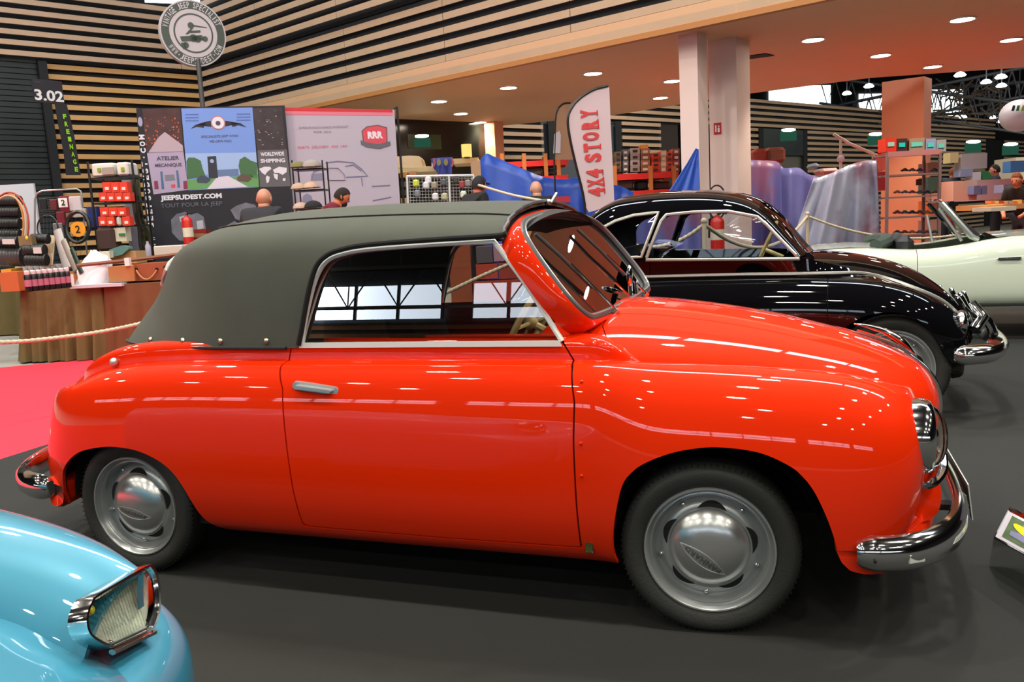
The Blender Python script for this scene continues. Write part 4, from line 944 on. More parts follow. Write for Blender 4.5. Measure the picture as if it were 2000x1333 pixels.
st_ = [on_c(x, z, .004) for x, z in [(-1.75, .80), (-1.55, .885), (-1.35, .92), (-1.15, .94), (-.9, .945), (-.5, .945), (-.1, .945), (.2, .94), (.45, .935), (.62, .925), (.78, .90), (.93, .85), (1.05, .79), (1.14, .72), (1.2, .65)]]
g = MB(); g.tube(spline(st_, 4), .011, 6); build('chrome_strip', g, mat('brushed_trim', (.5, .5, .5), .3), coupe)
for yy, k in ((YB-.36, 0), (YB-.18, 1), (YB, 2), (YB+.18, 1), (YB+.36, 0)):
    g = MB(); g.tube(spline([(1.185+.05*k, yy, .76-.005*k), (1.235+.04*k, yy, .68), (1.275+.03*k, yy, .58), (1.29+.02*k, yy, .47)], 5), [.006]+[.017]*13+[.017, .012], 8, flat=1.3); build('grille_bar', g, CHR, coupe)
g = MB(); g.ball((1.19, YB-.56, .60), .085, 16, 10, (.5, 1, 1)); g2 = MB(); g2.ball((1.19, YB+.56, .60), .085, 16, 10, (.5, 1, 1)); build('headlight', g, CHR, coupe); build('headlight', g2, CHR, coupe)
pathb = [(1.12, YB-.80, .44), (1.22, YB-.80, .44), (1.34, YB-.72, .445), (1.42, YB-.5, .45), (1.46, YB-.2, .45), (1.46, YB+.2, .45), (1.42, YB+.5, .45), (1.34, YB+.72, .445), (1.22, YB+.80, .44), (1.12, YB+.80, .44)]
bo = build('front_bumper', bumper([(x, y-YB+YB, z) for x, y, z in pathb], coupe, [(-.06, -.02), (-.052, .015), (-.03, .04), (0, .05), (.03, .04), (.052, .015), (.06, -.02)]), CHR, coupe)
g = MB(); g.tube(spline([(1.36, YB-.42, .40), (1.40, YB-.42, .50), (1.36, YB-.42, .60), (1.30, YB-.42, .62)], 4), .028, 8); g.tube([(1.28, YB-.5, .55), (1.33, YB-.45, .62), (1.27, YB-.4, .70)], .04, 10); build('bumper_overrider', g, CHR, bo)
for x, y in ((.80, YB-.62), (-1.43, YB-.62)):
    w2 = dup([c for c in car.children if c.name.startswith('wheel') and 'seal' not in c.name][0], parent=coupe, loc=Vector((x, y, .335))-rootloc(coupe), rz=0); w2.scale = (1.16, 1.1, 1.16)
    w3 = dup(w2, parent=coupe, loc=Vector((x, 2*YB-y, .335))-rootloc(coupe), rz=PI)
g = MB(); g.box((-.3, YB, .27), (2.2, 1.3, .04)); g.box((-.4, YB, .62), (1.5, 1.25, .08)); g.box((.75, YB-.28, .45), (.8, .1, .5)); g.box((.75, YB+.28, .45), (.8, .1, .5)); build('floor_pan', g, DARK, coupe)
g = MB(); g.box((-.95, YB, .86), (.14, 1.2, .55), bev=.05); g.box((-.7, YB, .70), (.5, 1.2, .16), bev=.05); build('seat', g, mat('blue_grey_cloth', (.035, .04, .09), .8), coupe)
g = MB(); c0 = Vector((.02, YB-.30, 1.09)); M = Matrix.Translation(c0) @ Matrix.Rotation(math.radians(-65), 4, 'Y'); g.tube([M @ Vector((.2*math.cos(a), .2*math.sin(a), 0)) for a in np.linspace(0, 2*PI, 36, endpoint=False)], .011, 8, closed=True); g.cyl(M @ Vector((-.2, 0, 0)), M @ Vector((.2, 0, 0)), .008); g.cyl(c0, M @ Vector((0, 0, -.4)), .015); build('steering_wheel', g, CREAM, coupe)
g = MB(); g.box((.24, YB, 1.02), (.2, 1.1, .1), bev=.03); build('dashboard', g, BLK, coupe)

# ================================================================== WHITE CONVERTIBLE
YW = 6.35; 
wcar = thing('convertible_car', 'white open-top convertible with chrome windscreen at the right edge behind the black coupe', 'car', (2.3, YW, 0))
def wst(x, W, zt, zb=.33, tuck=.12):
    fr = [(-tuck, 0), (-.03, .06), (0, .25), (.012, .5), (.01, .72), (-.01, .87), (-.05, .95), (-.11, .99), (-.18, 1.0), (-.25, .99)]
    return [[x, YW-(W+a), zb+q*(zt-zb)] for a, q in fr]
WS = [(.10, .50, .84), (.22, .62, .88), (.42, .72, .925), (.7, .77, .935), (1.0, .79, .92), (1.25, .80, .895), (1.5, .805, .90), (1.75, .805, .935), (2.0, .805, .985), (2.3, .80, 1.0), (2.8, .79, .99), (3.3, .77, .95), (3.8, .72, .88), (4.1, .6, .8), (4.2, .4, .7)]
WP, WNn = surf([wst(*s_) for s_ in WS], 140, 40)
WXZ = WP[..., [0, 2]].reshape(-1, 2)
wa = np.minimum(psdf(WXZ, [(.35, 0), (.40, .4), (.55, .58), (.75, .64), (.95, .58), (1.08, .4), (1.1, 0)]), psdf(WXZ, [(2.95, 0), (3.0, .4), (3.15, .58), (3.35, .64), (3.55, .58), (3.68, .4), (3.7, 0)])).reshape(WP.shape[:2])
def mirW(mb):
    m = MB(); m.v = [(x, 2*YW-y, z) for x, y, z in mb.v]; m.f = [p[::-1] for p in mb.f]; m.n = [(x, -y, z) for x, y, z in mb.n] if mb.n else None; return m
dd = psdf(WXZ, [(1.30, 1.2), (1.30, .45), (1.40, .38), (2.3, .38), (2.33, 1.2)]).reshape(WP.shape[:2])
build('body', panel(WP, WNn, [wa, dd-.003]), WHT, wcar); build('door', panel(WP, WNn, [-dd-.003]), WHT, wcar); wdoor = wcar.children[-1]
build('side_panel', mirW(panel(WP[::2, ::2], WNn[::2, ::2], [wa[::2, ::2]])), WHT, wcar)
g = MB()
def deckq(xs, zs, w_, m):
    for i in range(len(xs)-1):
        for s_ in (-1,):
            m.add([(xs[i], YW-w_, zs[i]), (xs[i+1], YW-w_, zs[i+1]), (xs[i+1], YW, zs[i+1]+.03), (xs[i], YW, zs[i]+.03), (xs[i], YW+w_, zs[i]), (xs[i+1], YW+w_, zs[i+1])], [(0, 1, 2, 3), (3, 2, 5, 4)])
deckq([.12, .4, .7, .95], [.84, .925, .935, .92], .6, g); build('boot_lid', g, WHT, wcar)
g = MB(); deckq([2.0, 2.4, 2.9, 3.4, 3.9, 4.2], [.985, 1.0, .99, .95, .86, .72], .62, g); build('bonnet', g, WHT, wcar)
g = MB(); g.box((1.5, YW, .5), (2.6, 1.3, .04)); build('floor_pan', g, DARK, wcar)
g = MB(); g.tube(spline([(.95, YW-.56, .945), (1.05, YW-.40, .975), (1.08, YW, .985), (1.05, YW+.4, .975), (.95, YW+.56, .945)], 5), .06, 8, flat=1.2); build('folded_hood', g, mat('green_grey_canvas', (.05, .07, .06), .9), wcar)
for dy in (-.33, .30):
    g = MB(); g.box((1.22, YW+dy, .86), (.16, .46, .34), bev=.06); g.box((1.45, YW+dy, .72), (.45, .46, .14), bev=.05); build('seat', g, mat('ribbed_black_leather', (.02, .022, .024), .5), wcar)
wd = [(1.80, -.60, .985), (1.52, -.56, 1.325), (1.50, -.40, 1.35), (1.50, .40, 1.35), (1.52, .56, 1.325), (1.80, .60, .985), (1.90, .3, .985), (1.92, 0, .985), (1.90, -.3, .985)]
wdp = [(x+.03, YW+y, z) for x, y, z in wd]
g = MB(); g.tube(wdp, .022, 8, closed=True, flat=1.0); wf2 = build('windscreen_frame', g, CHR, wcar)
g = MB(); g.add(wdp, [tuple(range(len(wdp)))]); build('windscreen', g, GLASS, wf2, smooth=False)
g = MB(); g.tube([(1.84, YW-.60, .97), (1.78, YW-.63, 1.0), (1.52, YW-.60, 1.33)], .028, 8); g.tube([(1.70, YW-.64, .96), (1.50, YW-.61, 1.28)], .013, 6); g.tube([(1.45, YW-.62, .95), (1.40, YW-.6, 1.22)], .010, 6); build('quarterlight', g, mat('grey_chrome', (.5, .55, .52), .3, metal=.7), wcar)
g = MB(); g.add([(1.70, YW-.635, .97), (1.50, YW-.61, 1.28), (1.53, YW-.60, 1.33), (1.80, YW-.62, .98)], [(0, 1, 2, 3)]); build('quarterlight_pane', g, GLASS, wcar, smooth=False)
g = MB(); g.box((2.07, YW-.825, .79), (.2, .02, .022), bev=.008); build('door_handle', g, CHR, wdoor)
g = MB(); g.add([(1.81, YW-.40, 1.02), (1.81, YW-.15, 1.02), (1.75, YW-.15, 1.10), (1.75, YW-.40, 1.10)], [(0, 1, 2, 3)]); build('paper_sticker', g, MATS['mint_sticker'], wcar, smooth=False)
for x in (.74, 3.33):
    w2 = dup([c for c in car.children if c.name.startswith('wheel') and 'seal' not in c.name][0], parent=wcar, loc=Vector((x, YW-.70, .31))-rootloc(wcar), rz=0); w2.scale = (1.07, 1, 1.07)
    dup(w2, parent=wcar, loc=Vector((x, YW+.70, .31))-rootloc(wcar), rz=PI)

# ================================================================== BLUE CAR (front corner, near left)
BLU = mat('blue_metallic_paint', srgb(54, 138, 166), .42, metal=.2, coat=1.0)
bcar = thing('saloon_car', 'metallic light blue car with a chrome framed rectangular headlamp in the near left corner', 'car', (-2.4, -2.9, 0))
def yrow(x, dz=0, dy=0, k=1.0):
    base = [(-2.235, .655), (-2.215, .690), (-2.18, .730), (-2.13, .762), (-2.06, .778), (-1.985, .765), (-1.925, .725), (-1.885, .65), (-1.865, .54), (-1.86, .40), (-1.88, .27)]
    return [[x, y+dy, z+dz*(1 if z > .5 else .4)] for y, z in base]
net = [yrow(-3.4, .03, .0), yrow(-2.9, .05), yrow(-2.4, .05), yrow(-2.0, .045), yrow(-1.7, .032), yrow(-1.45, .012), yrow(-1.27, -.012), yrow(-1.14, -.036), yrow(-1.06, -.058), yrow(-1.01, -.075)]
for r, f_ in zip(net[-5:], (.01, .035, .08, .135, .185)):
    for q, p in enumerate(r):
        if q >= 5: p[1] -= f_*min(1, (q-4)/2.6)
FP_, FN_ = surf(net, 90, 60)
zc = FP_[..., 0]+.0
fcut = psdf(np.stack([FP_[..., 1], FP_[..., 2]], -1).reshape(-1, 2), [(-2.3, .7), (-2.3, .56), (-1.7, .56), (-1.7, .1), (-2.3, .1)]).reshape(FP_.shape[:2])
build('front_wing', panel(FP_, FN_, flip=bool(FN_[20, 20, 2] < 0)), BLU, bcar, ang=180)
# bonnet: rises from the valley towards the middle of the car
def hrow(x, dz, e=0):
    return [[x, y, z+dz] for y, z in [(-2.20, .640), (-2.24, .660), (-2.30, .690), (-2.40, .722), (-2.55, .748), (-2.75, .765), (-3.0, .77), (-3.3, .765), (-3.6, .74)]]
net = [hrow(-3.4, .06), hrow(-2.9, .06), hrow(-2.3, .055), hrow(-1.9, .045), hrow(-1.6, .03), hrow(-1.35, .012), hrow(-1.15, -.01), hrow(-1.0, -.04), hrow(-.90, -.075), hrow(-.83, -.12), hrow(-.79, -.18), hrow(-.78, -.26), hrow(-.79, -.34)]
for i, r in enumerate(net[-6:]):
    for p in r: p[0] -= .10*max(0, (p[1]+2.6)/.4); p[1] += .018*i if p[1] > -2.35 else 0
P_, N_ = surf(net, 90, 50); build('bonnet', panel(P_, N_, flip=bool(N_[20, 20, 2] < 0)), BLU, bcar, ang=180)
# lower front: bumper skirt wrapping round the corner
plan = [(-.80, -3.3), (-.80, -2.9), (-.81, -2.6), (-.83, -2.40), (-.865, -2.22), (-.91, -2.08), (-.975, -1.97), (-1.08, -1.895), (-1.25, -1.86), (-1.55, -1.85), (-2.0, -1.85)]
net = []
for x, y in plan:
    q = min(1, max(0, (x+1.3)/.4)); net.append([[x-.16*q, y-.05*q, .565], [x-.11*q, y-.03*q, .562], [x-.05*q, y-.015*q, .548], [x-.012*q, y, .51], [x, y, .45], [x-.005, y, .38], [x-.03*q, y, .30], [x-.08*q, y-.02, .24]])
P_, N_ = surf(net, 90, 36); build('front_skirt', panel(P_, N_, flip=bool(N_[45, 18, 0] < 0)), BLU, bcar, ang=180)
# headlamp
cor = [(168, 1178), (185, 1160), (275, 1108), (292, 1108), (303, 1135), (306, 1185), (297, 1222), (285, 1234), (222, 1264), (205, 1268), (172, 1250), (160, 1232), (158, 1205)]
def hlp(px, py, d=0): 
    nrm = np.array([.93, .12, .20]); nrm /= np.linalg.norm(nrm); p = atP(px, py, (-.995, -2.12, .64), nrm); return p+nrm*d
cc = np.mean(np.array(cor, float), 0)
def ringp(s, d, n=5): return [hlp(cc[0]+(a-cc[0])*s, cc[1]+(b_-cc[1])*s, d) for a, b_ in spline(cor, n, closed=True)]
R_ = [ringp(.99, -.03), ringp(1.0, -.004), ringp(.985, .012), ringp(.93, .012), ringp(.90, .004), ringp(.86, .004), ringp(.84, -.002)]
m_ = len(R_[0]); g = MB(); g.add([p for r in R_ for p in r], [(i*m_+j, i*m_+(j+1) % m_, (i+1)*m_+(j+1) % m_, (i+1)*m_+j) for i in range(len(R_)-1) for j in range(m_)])
hb = build('headlamp_bezel', g, CHR, bcar)
g = MB(); R2 = [ringp(.845, .0), ringp(.80, .010), ringp(.5, .018), ringp(.1, .020)]; g.add([p for r in R2 for p in r], [(i*m_+j, i*m_+(j+1) % m_, (i+1)*m_+(j+1) % m_, (i+1)*m_+j) for i in range(3) for j in range(m_)]+[tuple(3*m_+j for j in range(m_))])
build('headlamp_lens', g, MATS['lens_glass'], hb)
g = MB(); R2 = [ringp(.84, -.002), ringp(.7, -.03), ringp(.4, -.05), ringp(.12, -.055)]; g.add([p for r in R2 for p in r], [(i*m_+j, i*m_+(j+1) % m_, (i+1)*m_+(j+1) % m_, (i+1)*m_+j) for i in range(3) for j in range(m_)]+[tuple(3*m_+j for j in range(m_))])
build('reflector', g, mat('lamp_reflector', (.50, .52, .42), .38, metal=.35, bump=.4, bscale=60), hb)
g = MB()
for t in np.linspace(-.62, .62, 15):
    a = hlp(cc[0]+t*60-18, cc[1]-50+t*-30+abs(t)*14, .004); b_ = hlp(cc[0]+t*60+10, cc[1]+48+t*-26-abs(t)*12, .004); g.tube([a, b_], .0012, 4)
build('lens_rib', g, LAMPG, hb); hb.children[-1]['kind'] = 'stuff'
g = MB(); g.ball(hlp(190, 1190, -.018), .010, 10, 8); build('bulb', g, mat('yellow_bulb', (.75, .65, .03), .3), hb)
g = MB(); g.tube([hlp(214, 1276, .006), hlp(296, 1236, .006)], .006, 6, flat=1.4); build('headlamp_trim', g, CHR, bcar)
# ================================================================== LEFT STALL
def M_(nm, r, g_, b_, rough=.6, **k): return mat(nm, srgb(r, g_, b_), rough, **k)
RGT = CR*np.array([1, 1, 0]); RGT /= np.linalg.norm(RGT); FWD = np.cross([0, 0, 1.0], RGT)
YAWANG = math.atan2(RGT[1], RGT[0])
def obox(nm, px0, py0, px1, py1, dist, depth, m, label=None, cat=None, group=None, parent=None, bev=.0, ang=0.0):
    """a box whose front face fills the given rectangle of the photograph at that distance and that really has the given depth"""
    a = atD(px0, (py0+py1)/2, dist); b_ = atD(px1, (py0+py1)/2, dist); t = atD((px0+px1)/2, py0, dist); u = atD((px0+px1)/2, py1, dist)
    w_ = np.linalg.norm((b_-a)[:2]); h = abs(t[2]-u[2]); c = (a+b_)/2; c[2] = (t[2]+u[2])/2
    if parent is None:
        c2_ = c+FWD*depth/2; g = MB(); Mx = Matrix.Translation(Vector(c2_)) @ Matrix.Rotation(YAWANG+ang, 4, 'Z'); g.box((0, 0, 0), (w_, depth, h), M=Mx, bev=bev); o = build(nm, g, m, None, smooth=bev > 0, ang=30); tag(o, label, cat, group); return o
    g = MB(); Mx = Matrix.Translation(Vector(c+FWD*depth/2)) @ Matrix.Rotation(YAWANG+ang, 4, 'Z'); g.box((0, 0, 0), (w_, depth, h), M=Mx, bev=bev); return build(nm, g, m, parent, smooth=bev > 0, ang=30)
CLOTH = M_('brown_table_cloth', 104, 66, 36, .85, noise=.12, nscale=6); CLOTHG = M_('olive_table_cloth', 98, 84, 46, .85, noise=.12, nscale=6)
BLKM = mat('black_metal', (.008, .008, .009), .4)
def cloth_table(nm, p0, p1, depth, h, m, label, waves=7, seed=0, m2=None):
    """trestle table draped to the floor: front edge p0-p1 on the ground"""
    p0, p1 = np.array(p0, float)[:2], np.array(p1, float)[:2]; d = p1-p0; L = np.linalg.norm(d); d /= L; n = np.array([-d[1], d[0]]); n = n if n@(p0-CAM[:2]) > 0 else -n
    t = thing(nm, label, 'table', (*((p0+p1)/2+n*depth/2), 0)); rnd = random.Random(seed)
    per = [(p0+n*depth, -d), (p0, -d), (p0, -n), (p1, -n), (p1, d), (p1+n*depth, d)]
    def side(a, b_, o, N):
        out = []
        for i in range(N+1):
            s = i/N; base = a+(b_-a)*s; out.append((base, o, s))
        return out
    path = side(p0+n*depth, p0, -d, 14)+side(p0, p1, -n, 60)+side(p1, p1+n*depth, d, 14)
    g = MB(); rows = 9; N = len(path); ph = rnd.random()*6
    for j in range(rows):
        v = j/(rows-1)
        for i, (b_, o, s) in enumerate(path):
            amp = .085*v**1.1; wv = math.sin(i*.55+ph)*.5+math.sin(i*.9+ph*2)*.35+abs(math.sin(i*.23+ph))*.5; q = b_+o*(.012+amp*(wv+.6)); g.v.append((q[0], q[1], h-.002-v*(h-.012)))
    for j in range(rows-1):
        for i in range(N-1): g.f.append((j*N+i, (j+1)*N+i, (j+1)*N+i+1, j*N+i+1))
    build('table_cloth', g, m, t, ang=180)
    g = MB(); q = [p0-d*.012-n*.012, p1+d*.012-n*.012, p1+d*.012+n*depth, p0-d*.012+n*depth]; g.prism([P3(a, h-.02) for a in q], (0, 0, .02)); build('table_top', g, m2 or m, t, smooth=False)
    return t
TZ_ = .88
tA0, tA1 = atZ(60, 707, 0), atZ(212, 701, 0)
tdir = (tA1-tA0)/np.linalg.norm(tA1-tA0); tB0 = tA1+tdir*.06; tB1 = tB0+tdir*1.6
cloth_table('stall_table', tA0, tA1, .8, TZ_, CLOTHG, 'stall table under an olive brown cloth below the row of aerosol cans', seed=1, m2=CLOTHG)
cloth_table('stall_table', tB0, tB1, .8, TZ_, CLOTH, 'stall table under a dark brown cloth carrying the rope-handled chest', seed=4)
p = atZ(-60, 640, 0); cloth_table('stall_table', p+[-1.2, -.2, 0], atZ(30, 660, 0)+[-.2, .3, 0], .9, TZ_, CLOTHG, 'side table under an olive cloth cut by the left edge, holding the black rolls', seed=8)
def ontab(px, py, z=TZ_): return atZ(px, py, z)
# bottles: front row dark with pink labels, back row white
BB = M_('bottle_black', 22, 16, 20, .3); LBL = M_('pink_label', 176, 104, 128, .5); CAPW = M_('silver_cap', 220, 215, 220, .35)
b0 = None
a, b_ = ontab(57, 570), ontab(134, 562)
for i in range(8):
    p = a+(b_-a)*i/7
    if b0 is None:
        b0 = thing('spray_bottle', 'black aerosol can with pink label, leftmost of the front row', 'bottle', p, 0, 'black aerosol cans on the olive table')
        g = MB(); g.lathe([(0, 0), (.034, 0), (.035, .01), (.035, .17), (.028, .185), (.022, .19)], 16); build('can', g, BB, b0, local=True)
        g = MB(); g.lathe([(.0355, .055), (.0355, .13)], 16); build('label', g, LBL, b0, local=True); b0.children[-1].scale = (1, 1, 1)
        g = MB(); g.lathe([(.026, .188), (.027, .19), (.027, .225), (.02, .232), (0, .232)], 16); build('cap', g, CAPW, b0, local=True)
    else: dup(b0, loc=p, label='black aerosol can with pink label, %s in the front row' % ['', 'second from left', 'third from left', 'fourth from left', 'fifth from left', 'sixth from left', 'seventh from left', 'rightmost'][i])
c0_ = None; a, b_ = ontab(40, 556), ontab(128, 549)
for i in range(9):
    p = a+(b_-a)*i/8
    if c0_ is None:
        c0_ = thing('paint_tin', 'white tall tin behind the black aerosol cans, at the left end of its row', 'tin', p, 0, 'white tins behind the aerosol cans')
        g = MB(); g.lathe([(0, 0), (.038, 0), (.038, .235), (.036, .24), (0, .24)], 16); build('can', g, M_('tin_white', 190, 182, 178, .4), c0_, local=True)
        g = MB(); g.add([(-.012, -.0385, .02), (.012, -.0385, .02), (.012, -.0385, .2), (-.012, -.0385, .2)], [(0, 1, 2, 3)]); build('label', g, M_('tin_label', 110, 105, 108), c0_, local=True, smooth=False)
    else: dup(c0_, loc=p, label='white tall tin behind the aerosol cans, %s from the left' % ['', 'second', 'third', 'fourth', 'fifth', 'sixth', 'seventh', 'eighth', 'ninth and last'][i])
D1 = 10.2
obox('storage_box', 0, 532, 36, 570, 9.8, .3, M_('orange_wood_box', 178, 96, 50), 'orange-brown wooden box at the left edge of the olive table', 'box')
obox('storage_box', 2, 526, 22, 539, 10.3, .25, M_('yellow_lid', 216, 150, 40), 'yellow-orange flat box lying behind the wooden box at the left edge', 'box')
obox('card_box', 134, 530, 158, 556, 10.3, .22, M_('orange_carton', 190, 120, 70), 'orange carton between the bottles and the white bag', 'box')
obox('price_sign', 130, 536, 143, 560, 10.0, .02, M_('white_card', 215, 210, 208), 'small white card standing at the right end of the aerosol cans', 'sign')
# black rolls (cable drums / hose) stacked at left
def roll(px0, px1, py, rpx, dist, m, label, lab=None):
    a, b_ = atD(px0, py, dist), atD(px1, py, dist); r = rpx*dist/FPX; t = thing('hose_roll', label, 'roll', (a+b_)/2)
    g = MB(); n = max(4, int(np.linalg.norm(b_-a)/.035)); pr = []
    d = (b_-a); L = np.linalg.norm(d); M = Matrix.Translation(Vector(a)) @ Vector(d).to_track_quat('Z', 'Y').to_matrix().to_4x4()
    for i in range(n): z = L*i/n; pr += [(r*.94, z), (r, z+L/n*.3), (r, z+L/n*.7), (r*.94, z+L/n*.98)]
    g.lathe([(0, 0)]+pr+[(0, L)], 20, M=M); build('coil', g, m, t)
    if lab:
        u0, u1 = lab; g = MB(); f_ = -FWD*(r+.006); q0, q1 = a+d*u0, a+d*u1; g.add([q0+f_-[0, 0, r*.5], q1+f_-[0, 0, r*.5], q1+f_+[0, 0, r*.5], q0+f_+[0, 0, r*.5]], [(0, 1, 2, 3)]); build('label', g, M_('roll_label', 200, 196, 196), t, smooth=False)
RB = mat('ribbed_black', (.008, .008, .009), .45)
for k, (py, r_) in enumerate(((393, 11), (415, 11), (437, 11), (459, 11))): roll(-40, 40, py, r_, 10.9, RB, ['black ribbed hose roll on top of the pile at the left edge', 'black ribbed hose roll second from the top at the left edge', 'black ribbed hose roll third from the top at the left edge', 'black ribbed hose roll lowest of the pile ringed by amber hoops'][k])
roll(-10, 36, 472, 10, 10.4, RB, 'black roll with a white label lying under the hoops', (.45, .98)); roll(62, 95, 467, 10, 10.4, RB, 'short black roll just right of the yellow dot')
roll(-30, 48, 501, 20, 10.5, M_('grey_film_roll', 66, 66, 68, .25), 'grey shiny film-wrapped roll at the left edge'); roll(48, 88, 489, 12, 10.3, RB, 'black roll with a white label above the lowest roll', (.6, 1.0)); roll(52, 92, 508, 12, 10.3, RB, 'black roll lowest in the stack behind the white tins')
obox('tape_box', 36, 461, 62, 480, 10.25, .15, M_('kraft_tape', 120, 104, 74), 'brown tape box with a yellow dot between two black rolls', 'box'); 
g = MB(); g.ball(atD(52, 465, 10.2), .022, 12, 8, (1, .4, 1)); build('yellow_dot', g, M_('yellow_dot', 225, 210, 50), [o for o in COL.objects if o.name.startswith('tape_box')][0])
# amber hoops hung around the rolls
for k, (cx_, rx, ry, c) in enumerate(((14, 32, 62, (196, 130, 60)), (18, 38, 64, (170, 70, 60)), (16, 35, 58, (190, 160, 120)))):
    cpt = np.array([cx_, 432.0]); pts = [atD(cx_+rx*math.cos(a), 440+ry*math.sin(a)*-1, 10.6-.05*k) for a in np.linspace(-.9, PI+.9, 30)]
    g = MB(); g.tube(pts, .012, 6); tag(build('hose_hoop', g, M_('hoop%d' % k, *c), None), ['amber hose hoop hanging over the black rolls', 'dark red hose hoop, outermost around the black rolls', 'pale hose hoop between the amber and the red ones'][k], 'hose')
# white board behind
obox('notice_board', -60, 362, 73, 480, 11.6, .04, M_('white_board', 196, 196, 208), 'white panel standing behind the black hose rolls', 'panel')
# legs for the board and rolls shelf (side table stock)
# mesh display rack
wr_ = thing('wire_rack', 'silver wire display rack hung with packaged parts left of the tall black shelf', 'rack', atD(112, 440, 10.9)*[1, 1, 0])
g = MB(); fr_ = [atD(a, b_, 10.9) for a, b_ in ((68, 520), (68, 390), (72, 378), (82, 373), (150, 369), (158, 374), (160, 385), (172, 520))]; g.tube(fr_, .011, 6)
build('frame', g, M_('silver_wire', 190, 190, 190, .3, metal=.7), wr_)
g = MB()
for y in np.arange(386, 420, 3.4): g.tube([atD(76, y+1.5, 10.92), atD(122, y, 10.92)], .004, 4)
for x in np.arange(76, 160, 7): g.tube([atD(x, 384, 10.93), atD(x+4, 500, 10.93)], .003, 4)
build('wire_mesh', g, mat('dark_wire', (.02, .03, .03), .5), wr_)
items = [('parcel', 76, 388, 90, 410, 'black rubber belt packet at the top left of the wire rack', (30, 30, 34)), ('parcel', 97, 390, 110, 411, 'dark red packet with a green-white part on the wire rack', (96, 34, 40)), ('parcel', 116, 383, 136, 416, 'maroon packet behind the white numbered card', (120, 24, 40)),
         ('parcel', 134, 384, 158, 412, 'clear shiny plastic packet at the top right of the wire rack', (196, 190, 198)), ('parcel', 110, 414, 126, 442, 'maroon packet hanging lowest on the wire rack', (110, 28, 40)), ('parcel', 142, 408, 168, 425, 'grey plastic packet right of the maroon ones', (168, 160, 160)), ('parcel', 104, 436, 122, 470, 'grey bearing kit packet below the maroon packet', (120, 116, 118))]
for nm, x0, y0, x1, y1, lb, c in items: obox(nm, x0, y0, x1, y1, 10.8, .04, M_('pk%d%d' % (x0, y0), *c, rough=.35), lb, 'packet', bev=.008)
o = obox('number_card', 114, 387, 131, 405, 10.72, .01, WS_, 'white card with a black number 2 on the wire rack', 'sign')
rx_, up_ = RGT, np.array([0, 0, 1.0])
build('number', text3('2', atD(123, 396, 10.70), rx_, up_, .05, .075, 0, .03), BLKM, o, smooth=False)
for cx_, cy_, rx, ry, lb in ((93, 445, 20, 24, 'thin black drive belt loop, left of the two hanging on the rack'), (152, 444, 22, 30, 'thick black drive belt loop around the orange number 2 disc')):
    g = MB(); g.tube([atD(cx_+rx*math.cos(a), cy_+ry*math.sin(a), 10.62) for a in np.linspace(0, 2*PI, 30, endpoint=False)], .010 if cx_ < 100 else .024, 6, closed=True); tag(build('drive_belt', g, BLKM, None), lb, 'belt')
g = MB(); c = atD(152, 448, 10.6); g.add([c+RGT*.095*math.cos(a)+np.array([0, 0, .095*math.sin(a)]) for a in np.linspace(0, 2*PI, 28, endpoint=False)], [tuple(range(28))]); g2 = MB(); g2.prism(g.v, FWD*.01)
o = tag(build('number_disc', g2, M_('orange_disc', 226, 150, 34), None, smooth=False), 'orange disc with a dark number 2 inside the thick drive belt', 'sign'); build('number', text3('2', c-FWD*.004, rx_, up_, .06, .095, 0, .02), BLKM, o, smooth=False)
# clear tubes / sleeves and leaning parts
for k, (x0, y0, x1, y1, w_, c, lb) in enumerate(((98, 462, 92, 520, 14, (176, 150, 118), 'tan card sleeve leaning behind the bottles'), (112, 450, 132, 525, 11, (168, 166, 166), 'clear plastic wrapped tube leaning beside the tan sleeve'), (124, 470, 150, 530, 9, (150, 148, 140), 'grey wrapped tube leaning under the orange disc'), (140, 486, 160, 535, 7, (40, 60, 50), 'dark green strip leaning left of the white bag'))):
    g = MB(); g.tube([atD(x0, y0, 10.62-.17*k), atD((x0+x1)/2, (y0+y1)/2, 10.58-.17*k), atD(x1, y1, 10.54-.17*k)], [.9*w_*10.5/FPX, w_*10.5/FPX, w_*10.5/FPX], 8, flat=.5); tag(build('wrapped_tube', g, M_('tube%d' % k, *c, rough=.25), None), lb, 'tube')
# white carrier bag
bag = thing('carrier_bag', 'crumpled white plastic bag on the stall table left of the tall black shelf', 'bag', ontab(185, 560)); g = MB()
prof = [(158, 548, 30), (160, 535, 32), (163, 520, 30), (166, 505, 27), (171, 495, 22), (176, 488, 12), (178, 482, 5)]
rings = []
for j, (x, y, w_) in enumerate(prof):
    c = atD(x+w_*.8, y+8, 10.1); 
    for i in range(18):
        a = 2*PI*i/18; r = w_*10.1/FPX*(1+.12*math.sin(i*2.3+j*1.7)+.08*math.sin(i*5+j)); g.v.append(tuple(c+RGT*r*math.cos(a)+FWD*r*.6*math.sin(a)+np.array([0, 0, .012*math.sin(i*3+j*2)])))
g.f = [(j*18+i, j*18+(i+1) % 18, (j+1)*18+(i+1) % 18, (j+1)*18+i) for j in range(6) for i in range(18)]+[tuple(range(18))[::-1], tuple(6*18+i for i in range(18))]; build('bag_body', g, M_('white_plastic', 232, 230, 236, .35), bag, ang=60)
